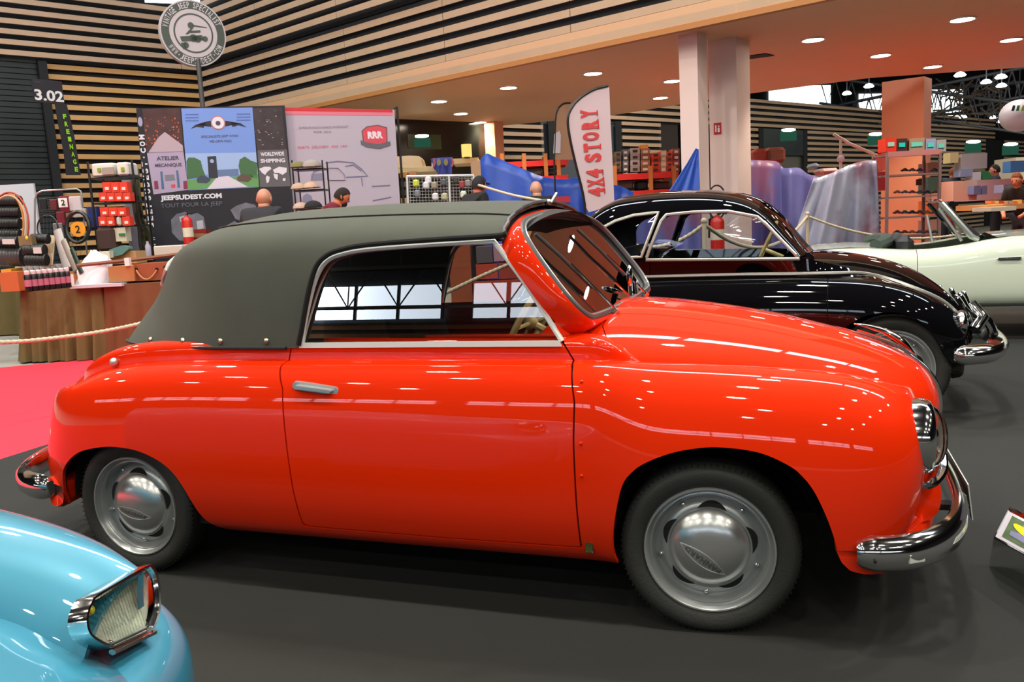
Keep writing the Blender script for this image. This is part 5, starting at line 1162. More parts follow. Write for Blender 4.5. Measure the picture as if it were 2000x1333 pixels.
# wooden chests with rope handles
def chest(px0, py0, px1, py1, dist, depth, m, label, rope=()):
    o = obox('wooden_chest', px0, py0, px1, py1, dist, depth, m, label, 'chest'); 
    for x0, x1, y, dy in rope:
        pts = [atD(x0+(x1-x0)*t, y+dy*4*t*(1-t), dist-.02) for t in np.linspace(0, 1, 12)]; g = MB(); g.tube(pts, .010, 6); build('rope_handle', g, M_('rope_tan', 190, 130, 84), o)
        for x in (x0, x1): g = MB(); q = atD(x, y-2, dist-.012); g.cyl(q-FWD*.006, q+FWD*.01, .018, 10); build('hole', g, BLKM, o)
    return o
CH = M_('chest_wood', 170, 112, 66, .6, noise=.15, nscale=4); CHR_ = M_('chest_red_wood', 146, 78, 48, .6, noise=.15, nscale=4)
chest(212, 520, 262, 551, 9.95, .5, CH, 'pale wooden chest end under the red-brown lid edge')
chest(262, 514, 345, 548, 10.0, .5, CHR_, 'red-brown wooden chest with rope handles on the dark brown table', ((266, 306, 528, 18), (322, 346, 524, 14)))
g = MB(); g.tube([atD(150, 519, 9.9), atD(260, 508, 10.1), atD(350, 497, 10.3)], .022, 4, flat=.6); tag(build('wooden_batten', g, M_('red_brown_batten', 120, 66, 44), None), 'long thin red-brown batten lying across the top of the chests', 'batten')
obox('wooden_tray', 214, 492, 266, 516, 10.4, .3, M_('tray_tan', 190, 150, 100), 'shallow tan wooden tray behind the pale chest', 'tray')
obox('paper_pile', 300, 480, 356, 499, 10.4, .4, M_('paper_pile', 200, 190, 180), 'pile of pale papers and rags on the table in front of the dark banner', 'papers', bev=.01)
obox('newspaper', 136, 556, 238, 562, 9.85, .3, M_('newsprint', 190, 192, 204), 'white leaflets spread along the table edge below the white bag', 'papers')
obox('small_card', 243, 504, 252, 520, 9.9, .06, WS_, 'small folded white card on the batten', 'sign')
# tall black shelf with red boxes
def shelf(nm, label, posts, levels, dist, depth, m, th=.022, bars=True):
    """posts: four px x-values at bottom/top pairs; levels: list of (y_left, y_right)"""
    (xa, ya), (xb, yb), (xc, yc), (xd, yd) = posts  # left-top, left-bottom, right-top, right-bottom
    base = atD((xb+xd)/2, (yb+yd)/2, dist); t = thing(nm, label, 'shelf', (base[0], base[1], 0))
    for (x0, y0, x1, y1) in ((xa, ya, xb, yb), (xc, yc, xd, yd)):
        for dd in (0, depth):
            p = atD(x0, y0, dist)+FWD*dd; q = atD(x1, y1, dist)+FWD*dd; q = np.array([p[0], p[1], 0.0]); g = MB(); g.box(((p+q)/2).tolist(), (th, th, float(p[2]-q[2])), rz=YAWANG); build('post', g, m, t, smooth=False)
    for yl, yr in levels:
        s0 = (yl-ya)/(yb-ya); s1 = (yr-yc)/(yd-yc); pa = atD(xa+(xb-xa)*s0, yl, dist); pb = atD(xc+(xd-xc)*s1, yr, dist); z = (pa[2]+pb[2])/2; pa0 = atD(xa, ya, dist); pb0 = atD(xc, yc, dist)
        g = MB(); g.prism([[pa0[0], pa0[1], z], [pb0[0], pb0[1], z], (pb0+FWD*depth).tolist()[:2]+[z], (pa0+FWD*depth).tolist()[:2]+[z]], (0, 0, -.022)); build('shelf_board', g, m, t, smooth=False)
    return t
D2 = 10.7
tS = shelf('shelf_unit', 'tall black metal shelf stacked with small red boxes beside the tall banner', ((174, 318, 190, 470), (174+12, 500, 186, 500), (252, 312, 262, 470), (262, 500, 262, 500))[:4] if False else ((171, 316), (186, 500), (257, 312), (271, 500)), ((347, 344), (397, 391), (443, 438)), D2, .35, BLKM)
obox('storage_case', 178, 319, 222, 345, D2+.04, .3, M_('white_case', 214, 214, 206), 'white case with a grey grille, left of the two on top of the shelf', 'case', bev=.02); cs = COL.objects[-1] if False else [o for o in COL.objects if o.name.startswith('storage_case')][-1]
obox('grille', 199, 327, 222, 341, D2+.025, .02, M_('grey_grille', 150, 148, 140), parent=cs); obox('green_emblem', 190, 328, 196, 336, D2+.025, .02, M_('green_emblem', 120, 160, 40), parent=cs)
obox('storage_case', 227, 317, 250, 343, D2+.04, .3, MATS['white_case'], 'white case with a green emblem, right of the two on top of the shelf', 'case', bev=.02); cs = [o for o in COL.objects if o.name.startswith('storage_case')][-1]; obox('green_emblem', 236, 327, 242, 335, D2+.025, .02, MATS['green_emblem'], parent=cs)
RBX = M_('red_carton', 206, 56, 30, .5); rows_ = (('top', 3, 200, 249, 356, 375), ('second', 4, 193, 255, 376, 393), ('third', 3, 195, 246, 405, 422), ('lowest', 4, 192, 254, 423, 441)); first = None
for rn, n_, x0, x1, y0, y1 in rows_:
    w_ = (x1-x0)/n_; 
    for i in range(n_):
        if rn == 'lowest' and i == 2: obox('spray_can', x0+w_*i+3, y0, x0+w_*(i+1)-3, y1, D2-.1, .08, M_('pale_can', 190, 200, 190), 'pale cylinder standing between red boxes in the lowest row', 'can', bev=.02); continue
        lb = '%s small red box with a white label, %s from left in the %s row of the shelf' % (('Bright',)*1+('',))[0:1]+() if False else 'small red box with white label, %s from left in the %s row of boxes' % (['first', 'second', 'third', 'fourth'][i], rn)
        o = obox('parts_box', x0+w_*i+.4, y0, x0+w_*(i+1)-.4, y1, D2-.12, .12, RBX, lb, 'box', 'red boxes on the tall black shelf')
        obox('label', x0+w_*i+w_*.3, y0+(y1-y0)*.5, x0+w_*i+w_*.75, y0+(y1-y0)*.8, D2-.125, .004, M_('box_label', 230, 210, 205), parent=o)
obox('blue_crate', 171, 404, 190, 444, 11.2, .1, M_('blue_crate', 44, 60, 130), 'blue panel behind the left posts of the tall black shelf', 'crate')
obox('brown_bag', 186, 444, 222, 492, D2-.1, .25, M_('brown_cloth_bag', 62, 42, 40, .9), 'dark brown cloth bag on the floor of the tall black shelf', 'bag', bev=.04)
obox('detergent_box', 218, 445, 246, 472, D2-.05, .15, M_('cream_green_box', 196, 196, 176), 'cream and green packet right of the brown bag', 'box'); o = [o for o in COL.objects if o.name.startswith('detergent_box')][-1]; obox('print', 232, 456, 244, 461, D2-.07, .01, M_('green_print', 30, 110, 66), parent=o)
obox('grey_panel', 246, 352, 266, 500, 11.5, .04, M_('lilac_grey_panel', 128, 126, 142), 'narrow lilac-grey panel behind the right side of the black shelf', 'panel')
g = MB(); q = [atD(a, b_, 10.3) for a, b_ in ((204, 500), (214, 488), (236, 480), (250, 482), (252, 486), (238, 498), (216, 503))]; g.prism(q, FWD*.12); tag(build('helmet_shell', g, M_('teal_shell', 74, 112, 108, .4), None), 'teal green curved shell lying in front of the tall black shelf', 'shell')
obox('white_carton_end', 180, 492, 214, 505, 10.2, .3, M_('cream_card', 206, 196, 176), 'cream card lying behind the white bag', 'card')
# olive canvas strip hanging beside the banner
g = MB(); pts = [(264, 330, 12), (267, 360, 11), (270, 400, 12), (274, 430, 12), (282, 455, 20), (284, 480, 20), (286, 500, 16)]
for j, (x, y, w_) in enumerate(pts):
    for i in range(7): t = i/6-.5; p = atD(x+w_*t*1.3, y, 11.3+.03*math.sin(i*2.6+j)); g.v.append(tuple(p))
g.f = [(j*7+i, j*7+i+1, (j+1)*7+i+1, (j+1)*7+i) for j in range(6) for i in range(6)]
o = build('canvas_strap', g, M_('olive_canvas', 66, 64, 40, .9), None, ang=180); m_ = o.modifiers.new('thick', 'SOLIDIFY'); m_.thickness = .03; tag(o, 'olive canvas sleeve hanging down the left side of the tall banner', 'canvas')
g = MB(); p = atZ(291, 500, TZ_+.05); g.lathe([(0, 0), (.032, 0), (.033, .01), (.033, .13), (.014, .165), (.014, .19), (0, .19)], 14, M=Matrix.Translation(Vector(atD(291, 502, 10.2)))); tag(build('water_bottle', g, M_('clear_bottle', 150, 155, 175, .15), None), 'small clear water bottle in front of the tall banner', 'bottle')
# --- stand number column, banner strip
q = atD(84, 200, 14.0); q2 = atD(128, 200, 14.3); vs3 = VP(q, q2)
o = build('stand_number_sign', merge(vs3.rect(62, 153, 126, 204, 0, .03)), M_('sign_slate', 44, 44, 52, .4), None, smooth=False); tag(o, 'dark sign plate reading 3.02 high on the left wall', 'sign')
build('lettering', vs3.text('3.02', 96, 187, 56, 21, .004, .03), WS_, o, smooth=False); build('top_line', merge(vs3.rect(66, 159, 80, 161, .004), vs3.rect(98, 159, 116, 161, .004)), M_('faint_grey', 110, 110, 115), o, smooth=False)
g = MB(); L_ = [(108, 203, 130, 203), (112, 230, 138, 232), (120, 270, 146, 270), (126, 305, 152, 305), (130, 342, 158, 342)]
for a, b_, c, d in L_: g.v += [tuple(vs3.at(a, b_, -.02)), tuple(vs3.at(c, d, -.02))]
g.f = [(2*i, 2*i+1, 2*i+3, 2*i+2) for i in range(4)]; o = build('hanging_banner', g, M_('dark_banner', 34, 34, 40), None, smooth=False); m_ = o.modifiers.new('thick', 'SOLIDIFY'); m_.thickness = .02; tag(o, 'narrow dark slanting strip banner with vertical green letters under the number sign', 'banner')
GRN = M_('lime_letters', 150, 215, 30, .5)
for i, ch in enumerate('FREINAGE'):
    t = i/7; px, py = 125+t*23, 228+t*103; tx = vs3.text(ch, px, py, 6.5, 9, .02, .04); build('letter', tx, GRN, o, smooth=False)
# --- round hanging sign
sg = thing('disc_sign', 'round black and white sign with a small off-road vehicle drawing on a tall pole', 'sign', atD(388, 460, 12.6)*[1, 1, 0])
qa, qb = atD(330, 65, 12.35), atD(430, 65, 12.75); vd = VP(qa, qb); cc_ = vd.at(378, 65); 
def ring_(r0, r1, off, a0=0, a1=2*PI, n=56, th=0):
    g = MB(); A = np.linspace(a0, a1, n); P0 = [cc_+vd.n*off+vd.d*r0*math.cos(a)+np.array([0, 0, r0*math.sin(a)]) for a in A]; P1 = [cc_+vd.n*off+vd.d*r1*math.cos(a)+np.array([0, 0, r1*math.sin(a)]) for a in A]
    g.add(P0+P1, [(i, i+1, n+i+1, n+i) for i in range(n-1)]); return g
g = MB(); A = np.linspace(0, 2*PI, 56, endpoint=False); g.prism([cc_+vd.d*.475*math.cos(a)+np.array([0, 0, .475*math.sin(a)]) for a in A], -vd.n*.10); disc = build('disc', g, M_('disc_grey_white', 186, 180, 184, .5), sg, smooth=False)
DG = M_('dark_green_grey', 60, 72, 64, .5)
build('outer_band', ring_(.345, .455, .003), DG, disc, smooth=False); build('inner_ring', ring_(.262, .285, .003), DG, disc, smooth=False)
sgd = vd.d if np.cross(vd.d, [0, 0, 1])@vd.n > 0 else -vd.d
LT = MATS['disc_grey_white']
def arc_text(txt, r, a0, a1, inward, h):
    n = len(txt); out = MB()
    for i, ch in enumerate(txt):
        if ch == ' ': continue
        a = a0+(a1-a0)*(i+.5)/n; rad = sgd*math.cos(a)+np.array([0, 0, math.sin(a)]); up = rad if not inward else -rad; rt = np.cross(up, vd.n); w_ = abs(a1-a0)/n*r*.78*(.4 if ch in '.I' else 1); hh = h*(.25 if ch == '.' else 1)
        t = text3(ch, cc_+rad*r+vd.n*.006, rt, up, w_, hh, 0, .02); out.add(t.v, t.f)
    return out
build('top_lettering', arc_text('VINTAGE JEEP SPECIALIST', .400, math.radians(172), math.radians(20), False, .085), LT, disc, smooth=False)
build('bottom_lettering', arc_text('WWW.JEEPSUDEST.COM', .400, math.radians(208), math.radians(338), True, .085), LT, disc, smooth=False)
def dp(x, y): return cc_+sgd*x+np.array([0, 0, y])+vd.n*.007
g = MB()
def dpoly(pts): g.add([dp(*p) for p in pts], [tuple(range(len(pts)))])
dpoly([(-.20, -.06), (.12, -.02), (.14, -.09), (-.18, -.13)]); dpoly([(-.06, .03), (.10, .05), (.10, .02), (-.06, .0)]); dpoly([(-.12, -.02), (-.02, .08), (.0, .07), (-.08, -.02)]); dpoly([(.0, .12), (.20, .10), (.20, .09), (.0, .10)]); dpoly([(-.2, -.15), (-.13, -.15), (-.12, -.24), (-.17, -.24)])
for x, y, r in ((-.03, .11, .045), (-.01, -.07, .055), (.05, -.08, .05), (.16, -.07, .04), (-.13, -.18, .045)): dpoly([(x+r*math.cos(a), y+r*math.sin(a)) for a in np.linspace(0, 2*PI, 14, endpoint=False)])
build('vehicle_drawing', g, DG, disc, smooth=False)
g = MB(); pb = atD(388, 130, 12.6); g.cyl((pb[0], pb[1], .0), (pb[0], pb[1], 4.0), .035, 10); build('pole', g, M_('pole_grey', 84, 86, 88, .4, metal=.4), sg)
# ================================================================== BANNERS
b1 = VP(atD(300, 350, 11.9), atD(556, 350, 12.3))
ban = thing('banner_wall', 'large dark and blue banner wall with workshop pictures reading WORLDWIDE SHIPPING', 'banner', b1.pt(.9, 0))
def jc(g): return g
dark = M_('banner_navy', 30, 30, 40, .7)
u0, z0 = b1.sz(266, 212); u1, z1 = b1.sz(556, 208); ub, zb_ = b1.sz(556, 430)
g = MB(); g.prism([b1.pt(u0, .25, 0), b1.pt(u1, .25, 0), b1.pt(u1, z0, 0), b1.pt(u0, z0, 0)], -b1.n*.03); face = build('fabric', g, dark, ban, smooth=False)
def zpx(px, py): return b1.sz(px, py)
def R_b(nm, pts, m, off=.003): o = build(nm, b1.poly(pts, off), m, face, smooth=False); return o
sky = mat('print_sky', srgb(112, 146, 218), .7)
R_b('crowd_picture', [(277, 213), (352, 212), (358, 294), (287, 298)], M_('crowd_print', 74, 50, 52, .8, noise=.5, nscale=6))
g = MB(); random.seed(5)
for i in range(60):
    x, y = random.uniform(282, 350), random.uniform(228, 282); s_ = random.uniform(.8, 2.6); g.add([b1.at(x, y, .006), b1.at(x+s_, y, .006), b1.at(x+s_, y+s_*1.3, .006), b1.at(x, y+s_*1.3, .006)], [(0, 1, 2, 3)])
build('crowd_specks', g, M_('crowd_orange', 196, 96, 48), face, smooth=False); face.children[-1]['kind'] = 'stuff'
R_b('crowd_floor', [(310, 268), (322, 258), (357, 284), (358, 296), (290, 298)], M_('crowd_floor', 176, 156, 170), .007)
R_b('workshop_panel', [(287, 299), (358, 294), (368, 371), (300, 380)], M_('lilac_print', 168, 152, 182))
DT = M_('slate_letters', 70, 66, 84)
R_b('sky_picture', [(354, 212), (493, 210), (506, 366), (368, 372)], sky)
R_b('sky_low', [(362, 300), (500, 298), (504, 340), (365, 342)], M_('print_sky_low', 150, 178, 224), .0035)
R_b('tree_print', [(364, 315), (368, 308), (380, 308), (392, 314), (396, 330), (402, 345), (366, 350)], M_('print_green', 62, 104, 66), .005); R_b('tree_print', [(466, 325), (468, 312), (478, 306), (490, 314), (502, 318), (503, 350), (470, 342)], MATS['print_green'], .005)
R_b('grass_print', [(366, 352), (424, 346), (410, 368), (368, 371)], M_('print_grass', 96, 150, 92), .005); R_b('grass_print', [(448, 346), (504, 340), (506, 366), (470, 364)], MATS['print_grass'], .005)
R_b('road_print', [(424, 346), (446, 344), (484, 365), (404, 370)], M_('print_road', 206, 200, 216), .0055); R_b('hall_print', [(424, 332), (466, 330), (466, 343), (424, 346)], M_('print_hall', 96, 118, 160), .005)
R_b('tower_print', [(405, 306), (422, 305), (426, 348), (408, 349)], M_('print_tower', 42, 44, 58), .0065); build('tower_clock', b1.disc(414, 315, 4, .008, 16), M_('print_clock', 150, 170, 210), face, smooth=False)
R_b('car_print', [(384, 350), (392, 343), (404, 345), (412, 352), (404, 358), (386, 357)], M_('print_vehicle', 60, 70, 90), .007); R_b('car_print', [(462, 348), (472, 340), (484, 342), (492, 350), (484, 356), (466, 354)], M_('print_vehicle2', 92, 72, 62), .007)
build('round_logo', b1.disc(426, 240, 14, .006, 28), M_('logo_rim', 176, 120, 120), face, smooth=False); build('round_logo_inner', b1.disc(426, 240, 12, .008, 28), M_('logo_white', 214, 212, 226), face, smooth=False); build('logo_drawing', b1.disc(426, 241, 5, .009, 10), DT, face, smooth=False)
R_b('ribbon', [(412, 236), (402, 238), (398, 250), (384, 248), (372, 252), (382, 244), (396, 242), (406, 246), (413, 248)], M_('ribbon_black', 34, 34, 40), .005); R_b('ribbon', [(440, 236), (450, 238), (454, 248), (466, 245), (482, 249), (470, 241), (458, 240), (448, 244), (440, 247)], MATS['ribbon_black'], .005)
TX = lambda t, px, py, w_, h, m, nm='lettering', bold=.02, off=.008: build(nm, b1.text(t, px, py, w_, h, off, bold), m, face, smooth=False)
TX('ATELIER', 328, 309, 44, 8, DT); TX('MECANIQUE', 329, 323, 52, 8, DT)
BL = M_('lift_blue', 70, 104, 140); R_b('lift_post', [(313, 335), (317, 335), (321, 369), (316, 370)], BL, .006); R_b('lift_post', [(344, 333), (348, 333), (352, 366), (347, 367)], BL, .006)
R_b('vehicle_front', [(322, 342), (340, 341), (342, 352), (323, 353)], M_('vehicle_grey', 120, 118, 134), .006); R_b('red_toolbox', [(334, 361), (342, 360), (343, 366), (335, 367)], M_('print_red', 204, 70, 84), .006)
for x in (301, 358): R_b('fuel_pump', [(x, 354), (x+7, 353), (x+9, 369), (x+1, 370)], M_('pump_dark_red', 128, 44, 74), .006)
TX('SPECIALISTE JEEP WWII', 429, 267, 72, 6, DT, bold=0); TX('MB-GPW-M201', 431, 276, 42, 5, DT, bold=0)
for y in (223, 229, 235): R_b('fine_print', [(362, y), (388, y-.5), (388, y+1.5), (362, y+2)], M_('fine_blue', 84, 110, 180), .006); R_b('fine_print', [(462, y-1), (489, y-1.5), (489, y+.5), (462, y+1)], MATS['fine_blue'], .006)
R_b('vehicle_photo', [(494, 212), (550, 210), (560, 292), (503, 294)], M_('photo_dark', 60, 54, 58, .8, noise=.6, nscale=5)); R_b('map_panel', [(503, 294), (560, 291), (568, 364), (508, 366)], M_('map_grey', 92, 90, 96))
g = MB()
for i in range(30):
    x, y = random.uniform(497, 552), random.uniform(214, 284); s_ = random.uniform(1, 4); g.add([b1.at(x, y, .006), b1.at(x+s_, y, .006), b1.at(x+s_, y+s_*.6, .006), b1.at(x, y+s_*.6, .006)], [(0, 1, 2, 3)])
build('photo_detail', g, M_('photo_light', 150, 130, 130), face, smooth=False); face.children[-1]['kind'] = 'stuff'
LT2 = M_('banner_white', 214, 212, 224)
TX('WORLDWIDE', 532, 301, 46, 8, LT2, bold=.04); TX('SHIPPING', 533, 314, 48, 8, LT2, bold=.04)
for pts in ([(506, 330), (516, 326), (528, 326), (530, 330), (522, 336), (518, 342), (512, 338)], [(521, 343), (527, 346), (525, 356), (521, 358), (519, 348)], [(533, 332), (545, 326), (560, 328), (560, 336), (552, 342), (544, 338), (536, 338)], [(534, 339), (543, 341), (542, 352), (536, 348)], [(553, 348), (558, 349), (557, 354), (552, 353)]): R_b('world_map', pts, LT2, .006)
TX('JEEPSUDEST.COM', 374, 386, 120, 13, LT2, bold=.05); TX('TOUT POUR LA JEEP', 375, 401, 120, 11, M_('letters_grey', 104, 104, 116), bold=.0)
GR = M_('engine_grey', 108, 108, 122, .5, noise=.4, nscale=9)
for pts in ([(334, 430), (345, 418), (362, 414), (372, 420), (386, 416), (398, 424), (402, 446), (392, 466), (372, 472), (350, 470), (336, 455)], [(450, 410), (462, 402), (480, 396), (498, 400), (504, 412), (496, 428), (480, 434), (460, 428)], [(444, 440), (458, 432), (470, 440), (470, 456), (456, 466), (444, 456)]): R_b('engine_print', pts, GR, .004)
R_b('engine_light', [(350, 424), (366, 420), (368, 428), (352, 434)], M_('engine_highlight', 176, 176, 190), .006); R_b('engine_light', [(384, 432), (396, 430), (398, 446), (386, 450)], MATS['engine_highlight'], .006)
# narrow left strip with vertical web address
side_s = build('side_strip', b1.poly([(266, 214), (278, 213), (304, 492), (291, 496)], .004), M_('strip_ink', 20, 22, 34, .7), ban, smooth=False)
rd = b1.d if b1.d@RGT > 0 else -b1.d
for i, ch in enumerate('WWW.JEEPSUDEST.COM'[::-1]):
    t = i/15.5
    if t > 1.04: break
    px = 277+t*22; py = 268+t*205; m_ = 12/FPX; tt = text3(ch, b1.at(px, py, .008), np.array([0, 0, 1.0]), -rd, (3 if ch == '.' else 9)*m_, (3 if ch == '.' else 10)*m_, 0, .05); build('letter', tt, LT2, side_s, smooth=False)
g = b1.disc(274, 238, 4.5, .006, 20, ry=2.2); build('logo_oval', g, M_('oval_lilac', 150, 150, 180), side_s, smooth=False)
# white banner with red top
b2 = VP(atD(552, 300, 12.35), atD(775, 300, 12.7)); ban2 = thing('roll_banner', 'white banner with a red top edge, red hexagon logo and a grey vehicle drawing', 'banner', b2.pt(.8, 0))
g = MB(); g.prism([b2.at(548, 210), b2.at(770, 214), b2.at(783, 420), b2.at(572, 430)], -b2.n*.02); f2 = build('fabric', g, M_('banner_lilac_white', 178, 168, 184, .7), ban2, smooth=False)
def R2(nm, pts, m, off=.004): return build(nm, b2.poly(pts, off), m, f2, smooth=False)
R2('red_edge', [(548, 210), (766, 214), (767, 220), (549, 217)], M_('banner_red', 196, 40, 52)); R2('pink_edge', [(549, 217), (767, 220), (767, 226), (550, 224)], M_('banner_pink', 212, 116, 136), .0035)
R2('logo_rim', [(706, 256), (716, 247), (738, 244), (756, 249), (757, 278), (742, 289), (718, 287), (709, 278)], M_('logo_brown', 110, 70, 70), .004); R2('logo_red', [(708, 257), (717, 249), (738, 246), (754, 251), (755, 277), (741, 287), (719, 285), (711, 277)], M_('logo_red', 206, 70, 86), .006)
build('logo_letters', b2.text('RRR', 733, 264, 30, 14, .008, .06), M_('logo_letter_white', 226, 210, 220), f2, smooth=False)
R2('logo_ribbon', [(704, 274), (715, 278), (740, 282), (762, 276), (763, 284), (742, 291), (716, 288), (705, 282)], M_('ribbon_slate', 96, 92, 104), .008)
build('lettering', b2.text('SUPERIOR RACKS RANGE WORKSHOP', 632, 249, 96, 4.5, .006, 0), M_('letters_mauve', 132, 118, 136), f2, smooth=False); build('lettering', b2.text('FOR 4X4', 630, 258, 34, 4, .006, 0), MATS['letters_mauve'], f2, smooth=False)
build('red_lettering', b2.text('PARTS  DELIVERY  4X4  24H', 630, 287, 96, 5, .006, 0), M_('letters_red', 200, 90, 116), f2, smooth=False)
OUT = M_('outline_grey', 120, 118, 150); 
def strokes(lst, w_=1.6):
    g = MB()
    for L in lst:
        g.tube([b2.at(a, b_, .006) for a, b_ in L], w_*12.5/FPX/2, 4, flat=.3)
    return g
build('hardtop_drawing', strokes([[(636, 318), (660, 315), (690, 318), (706, 330), (718, 344), (700, 345)], [(640, 352), (640, 328), (660, 328), (672, 340), (674, 352), (640, 352)], [(674, 325), (690, 322), (706, 334)], [(676, 346), (700, 345)], [(608, 352), (612, 335), (630, 330)], [(726, 364), (762, 362)], [(728, 392), (764, 385)], [(706, 348), (708, 364)]], 2.2), OUT, f2, smooth=False)
R2('side_window_print', [(607, 352), (608, 340), (632, 338), (632, 352)], M_('print_glass', 128, 128, 156), .005); R2('wheel_print', [(590, 395), (592, 383), (600, 378), (608, 383), (612, 396)], MATS['print_glass'], .005)
g = MB(); a = b2.at(776, 208, -.05); g.cyl((a[0], a[1], 0), (a[0], a[1], a[2]), .018, 8); g.cyl(a, b2.at(768, 214, -.05), .012, 6); build('stand_pole', g, BLKM, ban2)
# hat shelf in front of the white banner
hs = shelf('shelf_unit', 'small black metal shelf of caps in front of the white banner', ((570, 313), (583, 400), (629, 313), (640, 400)), ((329, 328), (371, 368), (408, 404)), 11.4, .3, BLKM, th=.018)
def cap_(px, py, dist, c, label, w_=.11):
    t = thing('cap', label, 'cap', atD(px, py+5, dist), 0); g = MB(); g.ball((0, 0, .0), w_, 14, 8, (1, 1, .75)); g.v = [(x, y, max(z, -.005)) for x, y, z in g.v]; build('crown', g, M_('cap_%d_%d' % (px, py), *c, rough=.9), t, local=True)
    g = MB(); g.prism([(w_*.7*math.cos(a)+ (.06 if abs(a) < 1.2 else 0), -w_*.75*math.sin(a)*1.0-.0, -.004) for a in np.linspace(-1.2, 1.2, 9)], (0, 0, .008)); build('peak', g, BLKM, t, local=True)
cap_(582, 322, 11.3, (116, 110, 70), 'olive cap at the left of the top board of the cap shelf'); cap_(609, 321, 11.3, (150, 140, 134), 'grey cap with a pale front at the right of the top board', .13)
cap_(584, 364, 11.3, (176, 150, 128), 'beige cap at the left of the middle board of the cap shelf'); cap_(607, 362, 11.3, (190, 160, 138), 'sandy cap at the right of the middle board of the cap shelf'); cap_(588, 402, 11.3, (178, 150, 136), 'beige cap at the left of the lowest board of the cap shelf'); cap_(612, 400, 11.2, (26, 24, 26), 'black cap at the right of the lowest board of the cap shelf', .12)
# fire extinguisher and toolbox in front of the dark banner
def extinguisher(p, h, r, label, hose=False):
    t = thing('fire_extinguisher', label, 'fire extinguisher', p); g = MB(); g.lathe([(0, 0), (r, 0), (r, h*.78), (r*.8, h*.86), (r*.35, h*.9), (r*.3, h*.94), (0, h*.94)], 18); build('cylinder', g, M_('extinguisher_red', 186, 34, 24, .3), t, local=True)
    g = MB(); g.tube([(0, 0, h*.94), (r*.6, 0, h), (r*1.4, 0, h*.98)], r*.18, 6); g.tube([(0, 0, h*.92), (-r*1.1, 0, h*.85), (-r*1.2, 0, h*.4)], r*.14, 6); build('valve_and_hose', g, BLKM, t, local=True)
    g = MB(); g.lathe([(r*1.01, h*.35), (r*1.01, h*.6)], 18); build('label', g, M_('ext_label', 205, 196, 180), t, local=True)
    if hose: g = MB(); g.tube([(r*1.2*math.cos(a)*1.1, 0, h*1.25+r*2.4*math.sin(a)) for a in np.linspace(-1.3, PI+1.3, 20)], r*.12, 6); build('looped_hose', g, BLKM, t, local=True)
    return t
extinguisher(atD(371, 488, 10.9), .47, .065, 'small red and cream bottle-shaped extinguisher in front of the dark banner')
tb = thing('tool_box', 'open dark red metal toolbox in front of the dark banner, left of the bald man', 'toolbox', atD(392, 488, 11)); 
obox('lower_tray', 376, 462, 404, 486, 11.0, .2, M_('toolbox_red', 128, 36, 24, .4), parent=tb); obox('upper_tray', 378, 448, 402, 456, 11.1, .18, MATS['toolbox_red'], parent=tb); obox('wood_insert', 378, 457, 404, 464, 10.98, .2, M_('tan_insert', 150, 110, 72), parent=tb)
obox('yellow_box', 352, 479, 364, 488, 10.6, .08, M_('yellow_small', 214, 190, 60), 'tiny yellow box on the pale papers', 'box')
# rope barrier in the left foreground (behind the red car)
ROPE = M_('cream_rope', 196, 184, 160, .85, bump=.5, bscale=90); POSTM = M_('cream_post', 196, 182, 160, .5)
def rope(pts, r, label, name='barrier_rope'):
    P_ = spline(pts, 14); g = MB(); 
    T = np.gradient(P_, axis=0); T /= np.linalg.norm(T, axis=1, keepdims=True); s_ = np.concatenate([[0], np.cumsum(np.linalg.norm(np.diff(P_, axis=0), axis=1))])
    n = max(30, int(s_[-1]/.012)); n = min(n, 420); S = np.linspace(0, s_[-1], n); Q = np.stack([np.interp(S, s_, P_[:, k]) for k in range(3)], 1); tt = np.gradient(Q, axis=0); tt /= np.linalg.norm(tt, axis=1, keepdims=True)
    m = 12; vs = []
    for i in range(n):
        a1_ = np.cross(tt[i], [0, 0, 1.0]); a1_ /= np.linalg.norm(a1_); a2_ = np.cross(a1_, tt[i])
        for k in range(m): th = 2*PI*k/m; rr_ = r*(1+.16*math.cos(3*(th-S[i]*2*PI/(r*9)))); vs.append(Q[i]+a1_*rr_*math.cos(th)+a2_*rr_*math.sin(th))
    g.add(vs, [(i*m+k, i*m+(k+1) % m, (i+1)*m+(k+1) % m, (i+1)*m+k) for i in range(n-1) for k in range(m)]); return tag(build(name, g, ROPE, None, ang=180), label, 'rope')
rope([atD(a, b_, d) for a, b_, d in ((-160, 664, 6.3), (-60, 669, 6.5), (30, 668, 6.8), (120, 659, 7.1), (210, 646, 7.4), (300, 625, 7.8), (420, 585, 8.2))], .016, 'cream twisted barrier rope sagging in front of the brown stall tables')
def post(p, h, label):
    t = thing('barrier_post', label, 'post', (p[0], p[1], 0)); g = MB(); g.cyl((0, 0, .02), (0, 0, h), .022, 12); g.ball((0, 0, h), .03, 12, 8); build('pole', g, POSTM, t, local=True); g = MB(); g.lathe([(0, 0), (.15, 0), (.15, .012), (.04, .03), (0, .03)], 24); build('base', g, POSTM, t, local=True); return t
p = atD(425, 584, 8.2); post(p, p[2]+.02, 'cream barrier post hidden behind the red car roof, end of the left rope'); p = atD(-165, 664, 6.3); post(p, p[2]+.02, 'cream barrier post just outside the left edge of the view')
